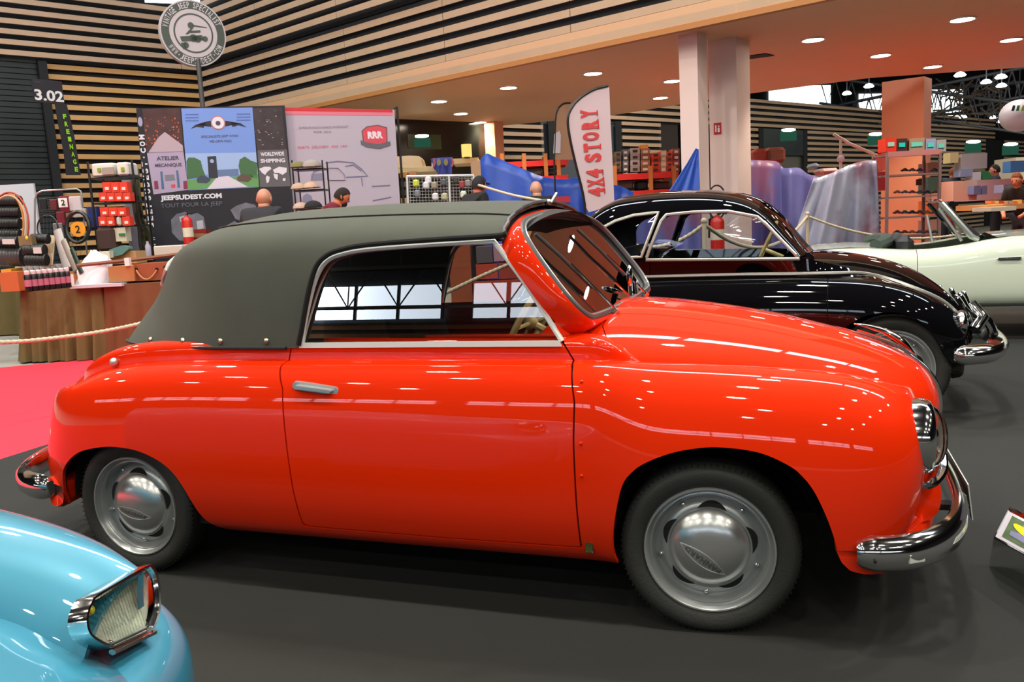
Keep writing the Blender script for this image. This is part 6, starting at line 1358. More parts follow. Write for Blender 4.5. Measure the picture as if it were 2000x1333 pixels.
# ================================================================== MIDDLE AND RIGHT BACKGROUND
def pxpoly(pts, dist, off=0.0): return [atD(a, b_, dist)-FWD*off for a, b_ in pts]
def sheet(nm, top, bot, dist, m, label, cat, rows=14, cols=60, amp=.10, freq=9, seed=0, lean=0.0, ground=True):
    """hanging or draped cloth: top and bottom outline in photograph pixels, folds in depth"""
    rnd = random.Random(seed); T = spline([(a, b_, 0) for a, b_ in top], 8)[:, :2]; B = spline([(a, b_, 0) for a, b_ in bot], 8)[:, :2]
    def res(P, n): s = np.concatenate([[0], np.cumsum(np.hypot(*np.diff(P, axis=0).T))]); u = np.linspace(0, s[-1], n); return np.stack([np.interp(u, s, P[:, 0]), np.interp(u, s, P[:, 1])], 1)
    T, B = res(T, cols), res(B, cols); ph = [rnd.random()*6 for _ in range(5)]; g = MB()
    for j in range(rows):
        v = j/(rows-1)
        for i in range(cols):
            u = i/(cols-1); q = T[i]*(1-v)+B[i]*v; d = dist+amp*(math.sin(u*freq+ph[0]+v*1.6)+.6*math.sin(u*freq*2.3+ph[1]-v*2.4)+.35*math.sin(u*freq*4.1+ph[2]+v*3))*(.25+.75*v)+lean*(1-v); a_ = atD(T[i][0], T[i][1], d); c_ = atD(B[i][0], B[i][1], d); c_[2] = .012; g.v.append(tuple(a_*(1-v)+c_*v) if ground else tuple(atD(q[0], q[1], d)))
    g.f = [(j*cols+i, (j+1)*cols+i, (j+1)*cols+i+1, j*cols+i+1) for j in range(rows-1) for i in range(cols-1)]
    o = build(nm, g, m, None, ang=180); md = o.modifiers.new('thick', 'SOLIDIFY'); md.thickness = .012; return tag(o, label, cat)
TARPB = M_('blue_tarpaulin', 40, 78, 176, .38, noise=.12, nscale=2, bump=.3, bscale=14); 
def mixmat(name, c1, c2, sc1, lo, hi, rough, bscale):
    m = mat(name, srgb(*c1), rough, bump=.35, bscale=bscale); nt = m.node_tree; b = nt.nodes['Principled BSDF']; tc = nt.nodes.new('ShaderNodeTexCoord'); n = nt.nodes.new('ShaderNodeTexNoise'); n.inputs['Scale'].default_value = sc1; n.inputs['Detail'].default_value = 4
    r = nt.nodes.new('ShaderNodeValToRGB'); r.color_ramp.elements[0].position = lo; r.color_ramp.elements[1].position = hi; r.color_ramp.elements[0].color = (*srgb(*c1), 1); r.color_ramp.elements[1].color = (*srgb(*c2), 1)
    nt.links.new(tc.outputs['Object'], n.inputs['Vector']); nt.links.new(n.outputs[0], r.inputs[0]); nt.links.new(r.outputs[0], b.inputs['Base Color']); return m
TARPL = mixmat('lilac_tarpaulin', (88, 88, 150), (122, 74, 110), 1.8, .5, .62, .42, 12); TARPS = mixmat('silver_tarpaulin', (146, 150, 176), (112, 76, 100), 1.3, .52, .66, .34, 10)
sheet('tarpaulin', [(938, 312), (950, 300), (965, 306), (1010, 325), (1060, 345), (1100, 350), (1138, 345)], [(945, 470), (1000, 480), (1060, 480), (1100, 480), (1150, 470)], 12.6, TARPB, 'blue tarpaulin sloping down behind the two men, left of the white feather flag', 'tarpaulin', amp=.14, freq=7, seed=3)
sheet('tarpaulin', [(1140, 372), (1165, 360), (1205, 362), (1238, 376)], [(1140, 440), (1170, 440), (1210, 440), (1240, 440)], 12.4, TARPB, 'low crumpled blue tarpaulin just right of the white feather flag', 'tarpaulin', amp=.08, freq=8, seed=4, rows=8, cols=30)
sheet('tarpaulin', [(1360, 290), (1362, 291), (1364, 292)], [(1130, 620), (1250, 620), (1378, 620)], 10.15, TARPB, 'steep blue tarpaulin triangle hanging from the pale column', 'tarpaulin', amp=.05, freq=5, seed=5, cols=30)
sheet('tarpaulin', [(1150, 300), (1200, 330), (1300, 395), (1370, 400)], [(1150, 520), (1250, 520), (1320, 520), (1370, 520)], 9.9, TARPL, 'lilac blue tarpaulin seen through the side windows of the black coupe', 'tarpaulin', amp=.10, freq=8, seed=9) if False else sheet('tarpaulin', [(1150, 425), (1220, 405), (1300, 398), (1370, 396)], [(1150, 540), (1250, 540), (1320, 540), (1372, 540)], 9.6, TARPL, 'lilac blue tarpaulin seen through the side windows of the black coupe', 'tarpaulin', amp=.10, freq=8, seed=9)
sheet('tarpaulin', [(1442, 318), (1448, 314), (1480, 313), (1518, 316), (1530, 328), (1560, 328), (1578, 340), (1600, 346)], [(1442, 500), (1484, 505), (1530, 500), (1570, 492), (1610, 480)], 12.4, TARPL, 'large lilac blue tarpaulin draped over stock between the pale and the salmon columns', 'tarpaulin', amp=.13, freq=8, seed=6, cols=80, rows=18)
sheet('tarpaulin', [(1590, 350), (1620, 340), (1660, 322), (1690, 314), (1712, 314)], [(1500, 490), (1540, 490), (1600, 482), (1660, 470), (1726, 462)], 11.7, TARPS, 'silvery lilac tarpaulin with long hanging folds, left of the salmon column', 'tarpaulin', amp=.15, freq=7, seed=8, cols=90, rows=24)
# stock seen through the side window of the red car
for k, (x0, x1, y0, y1, c, lb) in enumerate(((880, 922, 476, 640, (150, 74, 42), 'orange-brown post panel seen through the red car side window'), (930, 962, 482, 514, (90, 80, 90), 'dark patterned stock box seen through the red car window'), (964, 998, 478, 510, (176, 130, 150), 'mauve stock box seen through the red car window'), (930, 972, 516, 545, (180, 66, 44), 'red stock box left in the lower row behind the window'), (974, 1010, 513, 545, (150, 54, 44), 'dark red stock box right in the lower row behind the window'), (926, 1060, 547, 650, (164, 52, 36), 'long red counter front seen through the red car window'))): obox('stall_stock', x0, y0, x1, y1, 9.0, .3, M_('ws%d' % k, *c, noise=.15, nscale=8), lb, 'stock')
# feather flags
FLG = M_('flag_pinkish_white', 214, 188, 196, .7)
fl = thing('feather_flag', 'tall white feather flag with large red letters rising behind the red car roof', 'flag', atD(1150, 480, 8.8)*[1, 1, 0])
vf = VP(atD(1110, 300, 8.8), atD(1195, 300, 9.0))
out = [tuple(p) for p in spline([(1187, 168, 0), (1160, 175, 0), (1135, 190, 0), (1118, 208, 0), (1109, 232, 0), (1113, 270, 0), (1124, 320, 0), (1137, 372, 0), (1142, 400, 0)], 5)[:, :2]]+[(1150, 415), (1200, 400), (1197, 330), (1193, 250), (1190, 172)]
g = MB(); g.prism([vf.at(a, b_) for a, b_ in out], -vf.n*.008); fb2 = build('flag_cloth', g, FLG, fl, smooth=False)
g = MB(); g.tube([vf.at(a, b_, .0) for a, b_ in out[:41]]+[np.array([*vf.at(1146, 430)[:2], .02])], .014, 8); build('flag_pole', g, BLKM, fl)
RL = M_('flag_red_letters', 214, 64, 66, .6); txt = '4X4 STORY'; upv = None
c0, c1 = vf.at(1165, 382, .01), vf.at(1148, 206, .01); ax = c1-c0; L_ = np.linalg.norm(ax); ax /= L_; nrm_ = np.cross(ax, vf.n); 
pos = [(.0, '4'), (.105, 'X'), (.21, '4'), (.385, 'S'), (.50, 'T'), (.62, 'O'), (.75, 'R'), (.87, 'Y')]
for s_, ch in pos:
    cen = c0+ax*L_*(s_+.04); upd = np.cross(vf.n, ax); tt = text3(ch, cen, ax, upd, L_*.092, .20, 0, .05); build('letter', tt, RL, fb2, smooth=False)
    if ch in 'XTRY4I':   # serif bars
        g = MB(); e = -upd*.10
        for k in ((-.3, .3) if ch in 'XR' else (0,)): g.add([cen+e+ax*L_*(.088*k-.03)-upd*.008, cen+e+ax*L_*(.088*k+.03)-upd*.008, cen+e+ax*L_*(.088*k+.03)+upd*.008, cen+e+ax*L_*(.088*k-.03)+upd*.008], [(0, 1, 2, 3)])
        build('serif', g, RL, fb2, smooth=False)
f2_ = thing('feather_flag', 'smaller tan feather flag partly hidden behind the white one', 'flag', atD(1100, 480, 12.1)*[1, 1, 0]); v2 = VP(atD(1085, 300, 12.1), atD(1120, 300, 12.2))
o2_ = [tuple(p) for p in spline([(1114, 201, 0), (1100, 203, 0), (1089, 214, 0), (1085, 232, 0), (1084, 262, 0), (1083, 300, 0), (1082, 312, 0)], 5)[:, :2]]+[(1120, 312), (1120, 203)]
g = MB(); g.prism([v2.at(a, b_) for a, b_ in o2_], -v2.n*.008); build('flag_cloth', g, M_('flag_tan', 160, 122, 96, .7), f2_, smooth=False); g = MB(); g.tube([v2.at(a, b_) for a, b_ in o2_[:31]]+[np.array([*v2.at(1082, 330)[:2], 0.02])], .013, 6); build('flag_pole', g, BLKM, f2_)
build('print', v2.poly([(1082, 262), (1092, 256), (1095, 264), (1094, 300), (1080, 300)], .01), M_('flag_pale_print', 190, 180, 190), f2_, smooth=False)
# cream caravan-like counter, scaffold fence, lamp shade
CR_ = M_('cream_body', 196, 170, 134, .35)
bt = thing('display_boat', 'cream boat-like hull standing on a counter right of the white banner', 'boat', atD(810, 340, 14)); g = MB()
A_ = [(772, 306), (800, 304), (818, 305), (822, 310), (826, 325), (858, 325), (860, 327), (845, 328), (776, 328)]; g.prism(pxpoly(A_, 14), FWD*.6); build('hull', g, CR_, bt, smooth=False); g = MB(); g.prism(pxpoly([(862, 316), (843, 316), (843, 327), (862, 327)], 13.95), FWD*.3); build('hatch', g, M_('pale_cream', 220, 206, 160, .4), bt, smooth=False)
obox('counter_top', 776, 327, 862, 336, 13.8, .9, M_('counter_cream', 200, 176, 132, .5), 'long cream counter top under the boat-like hull', 'counter'); obox('counter_top', 884, 309, 934, 319, 13.8, .8, MATS['counter_cream'], 'higher cream counter top carrying the glowing lamp', 'counter')
obox('sign_panel', 920, 314, 942, 352, 13.5, .05, M_('tan_panel', 190, 150, 112), 'leaning tan panel left of the blue tarpaulin', 'panel')
g = MB(); g.lathe([(.075, 0), (.082, .0), (.082, .20), (.075, .20)], 20, M=Matrix.Translation(Vector(atD(912, 307, 13.6)))); lp = build('lamp_shade', g, emat('warm_shade', (1, .52, .14), 1.3), None); tag(lp, 'glowing yellow cylindrical lamp shade on the higher counter', 'lamp')
g = MB(); g.cyl(atD(912, 309, 13.6), atD(912, 306, 13.6), .05, 12); build('lamp_foot', g, BLKM, lp)
t = sheet('patterned_cloth', [(842, 310), (860, 308), (884, 307)], [(846, 326), (862, 345), (882, 340)], 13.6, M_('blue_red_cloth', 58, 66, 140, .8, noise=.5, nscale=9), 'blue and red patterned cloth hanging over the counter edge', 'cloth', amp=.03, seed=2, rows=8, cols=24, ground=False)
for cx_ in (857, 871): g = MB(); q = [atD(cx_+4*math.cos(a), 317+7*math.sin(a), 13.52) for a in np.linspace(0, 2*PI, 12, endpoint=False)]; g.add(q, [tuple(range(12))]); build('oval_motif', g, M_('olive_motif', 120, 112, 60), t, smooth=False)
for x in (845, 881): g = MB(); g.add(pxpoly([(x, 309), (x+4, 309), (x+6, 318), (x+3, 326), (x-1, 325), (x+2, 318)], 13.5), [tuple(range(6))]); build('red_motif', g, M_('red_motif', 160, 66, 80), t, smooth=False)
fen = thing('mesh_fence', 'silver mesh fence panels with small goods hung on them above the red car roof', 'fence', atD(860, 440, 12.2)*[1, 1, 0]); g = MB()
for a, b_, c, d in ((795, 345, 925, 343), (795, 345, 800, 470), (877, 343, 882, 470), (925, 343, 930, 470)): g.tube([atD(a, b_, 12.2), atD(c, d, 12.2)], .022, 8)
build('frame', g, M_('silver_wire', 190, 190, 190), fen); g = MB()
for x in range(800, 925, 6): g.tube([atD(x, 345, 12.2), atD(x+4, 440, 12.2)], .003, 4)
for y in range(350, 440, 6): g.tube([atD(796, y, 12.2), atD(926, y-1, 12.2)], .003, 4)
build('wire_mesh', g, M_('silver_wire', 190, 190, 190), fen)
rnd = random.Random(11); nm_ = {(812, 358): ((190, 205, 70), 'lime green round blister pack'), (836, 352): ((220, 222, 226), 'white glossy blister pack at top'), (832, 362): ((206, 210, 216), 'pale glossy blister pack second in its column'), (848, 362): ((150, 140, 120), 'tan blister pack'), (866, 356): ((84, 88, 96), 'dark grey blister pack at top right'), (815, 378): ((120, 122, 130), 'grey blister pack low on the left'), (850, 384): ((210, 212, 214), 'white blister pack low in the middle'), (868, 384): ((176, 176, 140), 'large pale olive bag low'), (890, 352): ((56, 60, 58), 'dark green blister pack on the right panel'), (902, 360): ((150, 60, 60), 'red blister pack on the right panel'), (914, 358): ((130, 128, 126), 'grey blister pack far right'), (905, 380): ((206, 216, 196), 'white and green pack low on the right panel')}
for (x, y), (c, lb) in nm_.items(): obox('blister_pack', x-6, y-7, x+6, y+7, 12.1, .05, M_('bp%d' % x, *c, rough=.4), lb+' on the silver mesh fence', 'packet', bev=.02)
for k, (x, y, c) in enumerate(((788, 342, (196, 130, 60)), (806, 340, (170, 110, 70)), (790, 360, (90, 84, 76)), (790, 376, (60, 50, 44)), (790, 392, (206, 170, 110)))): obox('stock_item', x-7, y-5, x+7, y+5, 12.9, .15, M_('st%d' % k, *c), ['orange parcel beside the white banner under the counter', 'brown parcel under the counter behind the mesh fence', 'grey tray beside the white banner', 'dark tray beside the white banner', 'pale gold tray lowest beside the white banner'][k], 'box')
# red pallet racking with boxes
def racking(nm, x0, x1, ybeams, dist, label, posts, m=None, depth=.8):
    m = m or M_('rack_red', 196, 30, 22, .45); a, b_ = atD(x0, ybeams[0], dist), atD(x1, ybeams[0], dist); t = thing(nm, label, 'rack', ((a+b_)/2)*[1, 1, 0])
    for y, h in zip(ybeams, [9]*len(ybeams)):
        p, q = atD(x0, y, dist), atD(x1, y, dist); z = (p[2]+q[2])/2; p[2] = q[2] = z; g = MB(); g.prism([p, q, q-[0, 0, .10], p-[0, 0, .10]], FWD*.05); g.prism([p+FWD*depth, q+FWD*depth, q+FWD*depth-[0, 0, .1], p+FWD*depth-[0, 0, .1]], FWD*.05); build('beam', g, m, t, smooth=False)
        g = MB(); g.prism([p+FWD*.05, q+FWD*.05, q+FWD*depth, p+FWD*depth], (0, 0, -.02)); build('shelf_board', g, M_('rack_board', 120, 76, 46), t, smooth=False)
    for x in posts:
        for dd in (0, depth):
            p = atD(x, ybeams[0]-14, dist)+FWD*dd; g = MB(); g.box((p[0], p[1], p[2]/2), (.07, .05, p[2]), rz=YAWANG); build('post', g, M_('rack_tan', 176, 104, 50, .5), t, smooth=False)
    return t
racking('pallet_rack', 975, 1110, (314, 345), 15.2, 'red pallet rack above the blue tarpaulin left of the feather flags', (980, 1023, 1065, 1090))
racking('pallet_rack', 1195, 1325, (338, 372), 14.4, 'red and tan pallet rack full of boxes between the white flag and the pale columns', (1200, 1270, 1316))
cols_ = [(1201, 1214, 296, 336, (110, 90, 72)), (1216, 1228, 292, 336, (96, 96, 104)), (1231, 1250, 289, 336, (170, 150, 146)), (1251, 1270, 290, 336, (150, 96, 70)), (1272, 1290, 298, 336, (206, 62, 36)), (1290, 1302, 294, 336, (190, 170, 140)), (1302, 1314, 296, 336, (196, 60, 38)), (1314, 1328, 290, 336, (120, 60, 56))]
names_c = ['brown', 'grey', 'pale mauve', 'tan', 'red', 'cream', 'bright red', 'dark red']
for k, (x0, x1, y0, y1, c) in enumerate(cols_):
    n_ = 4
    for i in range(n_):
        h = (y1-y0)/n_; o = obox('parts_carton', x0+.5, y0+h*i+.3, x1-.5, y0+h*(i+1)-.2, 14.5, .4, M_('ct%d%d' % (k, i % 2), *[max(0, min(255, q+(-18 if i % 2 else 10))) for q in c]), '%s carton, %s in column %s of the red and tan rack' % (names_c[k], ['topmost', 'second from top', 'third from top', 'lowest'][i], ['one', 'two', 'three', 'four', 'five', 'six', 'seven', 'eight'][k]), 'box', 'cartons on the red and tan rack')
        obox('label', x0+(x1-x0)*.25, y0+h*i+h*.35, x0+(x1-x0)*.75, y0+h*i+h*.75, 14.49, .005, M_('carton_mark%d' % (k % 2), *((40, 36, 34), (214, 200, 190))[k % 2]), parent=o)
obox('orange_crate', 1252, 283, 1266, 290, 14.5, .3, M_('orange_crate', 226, 150, 50), 'orange crate on top of the carton columns', 'crate')
for k, (x0, x1, y0, y1, c, lb) in enumerate(((985, 1020, 330, 343, (84, 70, 66), 'dark bundle'), (1027, 1060, 333, 343, (120, 110, 100), 'grey bundle'), (1068, 1088, 331, 343, (60, 50, 50), 'black bundle'), (1204, 1238, 350, 371, (90, 64, 52), 'brown bundle'), (1244, 1266, 353, 371, (30, 30, 30), 'black bundle'), (1275, 1310, 355, 371, (66, 20, 16), 'dark red bundle'))): obox('stock_bundle', x0, y0, x1, y1, 15.35 if x0 < 1150 else 14.55, .4, M_('bd%d' % k, *c), lb+(' on the rack left of the feather flags' if x0 < 1150 else ' on the lower level of the carton rack')+', %s' % ['first from left', 'middle', 'right', 'left', 'middle', 'right'][k], 'bundle', bev=.03)
obox('red_bar_table', 1080, 384, 1114, 396, 12.0, .4, M_('red_table', 170, 34, 50, .5), 'red tabletop edge right of the bald man', 'table')
# rope posts behind the black coupe
def rpost(px, pytop, dist, label):
    p = atD(px, pytop, dist); return post(p, float(p[2]), label), p
_, pA = rpost(1375, 432, 7.6, 'cream barrier post seen through the door window of the black coupe'); _, pB = rpost(1577, 418, 11.1, 'cream barrier post just right of the black coupe windscreen')
_, pC = rpost(1868, 455, 11.2, 'cream barrier post behind the white convertible cockpit')
_, pD = rpost(1228, 470, 7.9, 'cream barrier post behind the quarter window of the black coupe')
def sag(p, q, s, n=7): return [p+(q-p)*t-np.array([0, 0, s*4*t*(1-t)+.03]) for t in np.linspace(0, 1, n)]
rope(sag(pA, pB, .30), .017, 'rope hanging between the two posts behind the black coupe'); rope(sag(pB, pC, .14), .015, 'rope running right from the post to the white convertible'); rope(sag(pD, pA, .10), .017, 'rope rising to the post seen through the coupe door window')
p0_ = atD(868, 574, 8.0); rope([p0_, atD(940, 540, 7.9), atD(1010, 510, 7.8), atD(1045, 497, 7.8)], .017, 'cream rope slanting up behind the side window of the red car')
p = atD(935, 362, 9.6); q = atD(1080, 396, 8.2); rope([p, (p+q)/2-[0, 0, .02], q], .013, 'taut grey-white rope passing in front of the man in the black cap')
extinguisher(atD(1402, 497, 8.6)*[1, 1, 1], .42, .07, 'red fire extinguisher with black hose at the foot of the pale column', hose=True)
# grey shelf unit by the salmon column with model cars and boxes
GS = M_('grey_shelf_steel', 136, 108, 108, .5, metal=.2)
ds = 11.6; gsf = shelf('shelf_unit', 'grey steel shelf of model cars in front of the salmon column', ((1733, 298), (1741, 470), (1836, 298), (1842, 470)), ((300, 297), (341, 337), (384, 381), (424, 421), (462, 459)), ds, .45, GS, th=.035)
g = MB(); p0, p1 = atD(1733, 297, ds), atD(1838, 294, ds); p1[2] = p0[2]; g.prism([p0-FWD*.02, p1-FWD*.02, p1-FWD*.02-[0, 0, .07], p0-FWD*.02-[0, 0, .07]], FWD*.02); build('front_lip', g, M_('shelf_lip_rose', 176, 112, 116), gsf, smooth=False)
for k, (x0, x1, y0, c, lb) in enumerate(((1730, 1751, 270, (206, 50, 34), 'bright red'), (1752, 1772, 271, (60, 40, 40), 'black and white'), (1776, 1806, 270, (150, 124, 104), 'brown and grey pictured'), (1808, 1828, 271, (130, 140, 176), 'pale blue'), (1829, 1848, 273, (150, 146, 150), 'grey'))): 
    o = obox('model_kit_box', x0, y0, x1, 296, ds-.02, .25, M_('kit%d' % k, *c, rough=.4), lb+' kit box standing on top of the grey steel shelf', 'box'); obox('picture', x0+4, y0+8, x1-4, y0+16, ds-.03, .004, M_('kitp%d' % k, *[(200+c[0]) % 256, 190, 180]), parent=o)
def minicar(px, py, dist, w_, c, label):
    p = atD(px, py, dist); m = w_*dist/FPX; t = thing('model_car', label, 'model car', p, YAWANG, 'model cars on the grey steel shelf'); g = MB()
    pr = [(-.5, .06), (-.5, .24), (-.42, .30), (-.22, .32), (-.12, .48), (.18, .48), (.28, .32), (.44, .28), (.5, .2), (.5, .06)]; g.prism([(a*m, -.19*m, b_*m) for a, b_ in pr], (0, .38*m, 0)); build('body', g, M_('mini_%s' % '_'.join(map(str, c)), *c, rough=.3), t, local=True, smooth=False)
    for s_ in (-.3, .3):
        for y_ in (-.2, .16): g = MB(); g.cyl((s_*m, y_*m, .1*m), (s_*m, (y_+.05)*m, .1*m), .1*m, 10); build('wheel', g, BLKM, t, local=True)
    return t
cset = [(30, 30, 40), (70, 40, 36), (110, 60, 40), (50, 56, 80), (90, 30, 40), (36, 60, 60)]; lv = ['upper', 'second', 'third', 'lowest']; od = ['first', 'second', 'third', 'fourth', 'fifth', 'sixth']
for r_, y in enumerate((337, 380, 420, 458)):
    for i in range(6):
        x = 1752+i*14.5; 
        if r_ == 0 and i in (0, 4): continue
        minicar(x, y-2+(0 if r_ else 0), ds+.14, 13 if r_ != 2 else 14.5, cset[(i+r_*2) % 6], 'dark model car, %s from left on the %s board of the grey shelf' % (od[i], lv[r_]))
o = obox('vehicle_emblem_board', 1790, 350, 1803, 362, 12.2, .02, M_('emblem_brown', 90, 44, 44), 'small dark car-front emblem on the salmon column between shelf boards', 'emblem'); 
for k, (x0, x1, y0, y1, c, lb) in enumerate(((1812, 1836, 318, 336, (110, 60, 50), 'brown stock box right on the upper board'), (1812, 1836, 346, 378, (60, 84, 76), 'dark green stock box right on the second board'), (1812, 1838, 392, 420, (196, 100, 40), 'orange stock box right on the third board'), (1812, 1838, 430, 457, (150, 110, 100), 'pinkish stock box right on the lowest board'))): obox('stock_box', x0, y0, x1, y1, 12.7, .3, M_('sb%d' % k, *c), lb+' behind the grey shelf', 'box')
for k, (x0, x1, y0, y1, c, lb) in enumerate(((1722, 1734, 300, 332, (206, 90, 84), 'pink-red stock box left of the salmon column foot'), (1723, 1733, 335, 372, (150, 24, 40), 'dark red stock box under the pink one'))): obox('stock_box', x0, y0, x1, y1, 13.2, .3, M_('sc%d' % k, *c), lb, 'box')
# barrier arm and sign post over the tarpaulin
g = MB(); g.tube([atD(1628, 262, 16), atD(1660, 281, 16), atD(1727, 310, 16)], .03, 6); o = tag(build('boom_gate', g, M_('white_arm', 200, 192, 186, .5), None), 'slanting white barrier arm above the silvery tarpaulin', 'barrier'); g = MB(); q = atD(1642, 272, 16); g.cyl(q, (q[0], q[1], 0), .025, 8); build('arm_post', g, M_('white_arm', 200, 192, 186), o); g = MB(); g.ball(atD(1642, 311, 15.9), .07, 12, 8, (1, .4, 1)); build('round_plate', g, M_('pale_lilac_plate', 190, 186, 206), o)
# goods seen over the tarpaulin
for k, (x0, x1, y0, y1, c, lb) in enumerate(((1474, 1500, 290, 318, (150, 50, 36), 'red-brown heap of goods above the lilac tarpaulin, left'), (1500, 1536, 287, 318, (128, 72, 54), 'brown heap of goods above the lilac tarpaulin, right'), (1590, 1602, 318, 330, (120, 150, 176), 'small pale blue bottle pack above the tarpaulin dip'), (1604, 1640, 328, 340, (176, 150, 150), 'pale goods lying above the tarpaulin dip'))): obox('goods_heap', x0, y0, x1, y1, 13.5, .4, M_('gh%d' % k, *c, noise=.4, nscale=12), lb, 'goods', bev=.05)
# oval hanging balloon sign at the right edge
ov = thing('oval_sign', 'pale oval hanging sign with green bars at the right edge', 'sign', atD(1990, 226, 17)); g = MB(); g.ball((0, 0, 0), .36, 24, 14, (1.0, .9, .88)); build('oval_body', g, M_('oval_white', 200, 190, 196, .4), ov, local=True)
for dx, c in ((-15, (40, 60, 56)), (-6, (60, 130, 70)), (4, (170, 190, 60))): q = atD(1990+dx, 217, 16.6); g = MB(); g.add([q, q+RGT*.06, q+RGT*.08+[0, 0, .10], q+RGT*.03+[0, 0, .11]], [(0, 1, 2, 3)]); build('bar', g, M_('ovb%d' % dx, *c), ov, smooth=False)
g = MB(); g.cyl((0, 0, .29), (0, 0, 4.2), .01, 5); build('cable', g, BLKM, ov, local=True)
obox('white_panel_box', 1984, 306, 2060, 350, 22, 1.0, M_('warm_white_panel', 220, 204, 178), 'warm white panel at the right edge below the oval sign', 'panel')
# far stands at right
obox('white_counter', 1862, 353, 1908, 392, 15, .8, M_('pinkish_counter', 214, 176, 160), 'pinkish white counter right of the grey shelf', 'counter'); obox('white_counter', 1908, 350, 1996, 390, 15.6, .8, M_('pale_counter', 190, 176, 190), 'pale counter with blue pictures near the right edge', 'counter')
for k, (x0, x1, y0, y1, c, lb) in enumerate(((1902, 1916, 363, 380, (110, 130, 180), 'blue picture card left on the pale counter'), (1918, 1928, 363, 380, (110, 130, 180), 'blue picture card second on the pale counter'), (1960, 1990, 360, 376, (140, 150, 190), 'pale blue picture card right on the pale counter'), (1900, 1916, 336, 352, (214, 214, 220), 'white jug group on the counter'), (1876, 1900, 330, 345, (150, 160, 190), 'pale blue goods on the pinkish counter'), (1918, 1944, 334, 350, (50, 130, 80), 'green goods behind the standing man'), (1856, 1872, 298, 318, (214, 196, 140), 'cream bottles high right of the grey shelf'), (1878, 1928, 300, 330, (176, 168, 170), 'grey fabric awning beyond the grey shelf'), (1974, 2010, 314, 336, (80, 130, 190), 'light blue tarpaulin bundle at the right edge'))): obox('stand_goods', x0, y0, x1, y1, 14.8 if x0 > 1872 and x0 < 1990 and y0 > 340 else 18, .3, M_('sg%d' % k, *c), lb, 'goods')
obox('book_table', 1930, 398, 2040, 408, 12.2, .9, M_('table_gold', 206, 150, 90), 'table with orange edged goods behind the white convertible windscreen', 'table'); obox('goods_tray', 1936, 404, 1985, 412, 11.9, .5, M_('tray_white', 200, 196, 186), 'white tray of goods on the table behind the white convertible', 'tray')
rnd = random.Random(5); cl = [(226, 120, 60), (230, 200, 120), (190, 70, 50), (210, 170, 110), (160, 150, 150)]
for i in range(8): x = 1935+i*9; obox('small_goods', x, 390+rnd.random()*3, x+7, 398, 12.3, .15, M_('sgx%d' % (i % 5), *cl[i % 5]), '%s small packet, %s from left on the gold table edge' % (['orange', 'yellow', 'red', 'tan', 'grey', 'orange', 'yellow', 'red'][i], ['first', 'second', 'third', 'fourth', 'fifth', 'sixth', 'seventh', 'eighth'][i]), 'packet', 'packets on the gold table')
# acrylic sheet stand with a car picture, right foreground
AC = glassmat('acrylic', (.93, .95, .94), 1.3)
st = thing('information_stand', 'clear acrylic floor stand holding a car picture sheet at the right edge', 'stand', (1.12, .30, 0))
a, b_, c, d = atZ(1941, 1050, .17), atZ(1972, 990, .26), None, None
wv = np.array(atZ(2000, 1083, .17))-a; wv = wv/np.linalg.norm(wv)*.34; wv[2] = 0
f0 = np.array([*atZ(1931, 1108, 0)])
P_a, P_b = a, b_; g = MB(); g.prism([P_a, P_a+wv, P_b+wv, P_b], (0, 0, -.004)); build('sloping_face', g, AC, st, smooth=False)
g = MB(); g.add([P_a, P_a+wv, f0+wv, f0], [(0, 1, 2, 3)]); build('front_leg', g, AC, st, smooth=False)
bk = P_b+np.array([.06, .10, 0]); bk[2] = 0; g = MB(); g.add([P_b, P_b+wv, bk+wv, bk], [(0, 1, 2, 3)]); build('rear_leg', g, AC, st, smooth=False)
up3 = np.array([0, 0, .003]); e_ = (P_b-P_a); s1 = P_a+e_*.02+wv*.02+up3; g = MB(); g.add([s1, s1+wv*.96, s1+wv*.96+e_*.82, s1+e_*.82], [(0, 1, 2, 3)]); sh = build('picture_sheet', g, M_('sheet_white', 226, 220, 232), st, smooth=False)
g = MB(); s2 = P_a+e_*.10+wv*.10+up3*1.6; g.add([s2, s2+wv*.84, s2+wv*.84+e_*.66, s2+e_*.66], [(0, 1, 2, 3)]); build('picture', g, M_('picture_green', 96, 120, 84, .5, noise=.5, nscale=30), sh, smooth=False)
def onp(u, v, h=2.2): return P_a+wv*u+e_*v+up3*h
g = MB(); g.add([onp(.34+.17*math.cos(t_), .48+.10*math.sin(t_)-.06*math.cos(t_), 2.6) for t_ in np.linspace(0, 2*PI, 20, endpoint=False)], [tuple(range(20))]); build('yellow_badge', g, M_('badge_yellow', 236, 226, 30), sh, smooth=False)
for u, v, s_, c in ((.30, .30, .12, (140, 140, 180)), (.42, .62, .12, (150, 150, 176)), (.55, .25, .10, (110, 110, 160)), (.72, .5, .1, (170, 150, 150))): g = MB(); g.add([onp(u-s_, v-.07), onp(u+s_, v-.09), onp(u+s_, v+.06), onp(u, v+.10), onp(u-s_, v+.05)], [tuple(range(5))]); build('car_picture', g, M_('pc%d' % int(u*100), *c), sh, smooth=False)
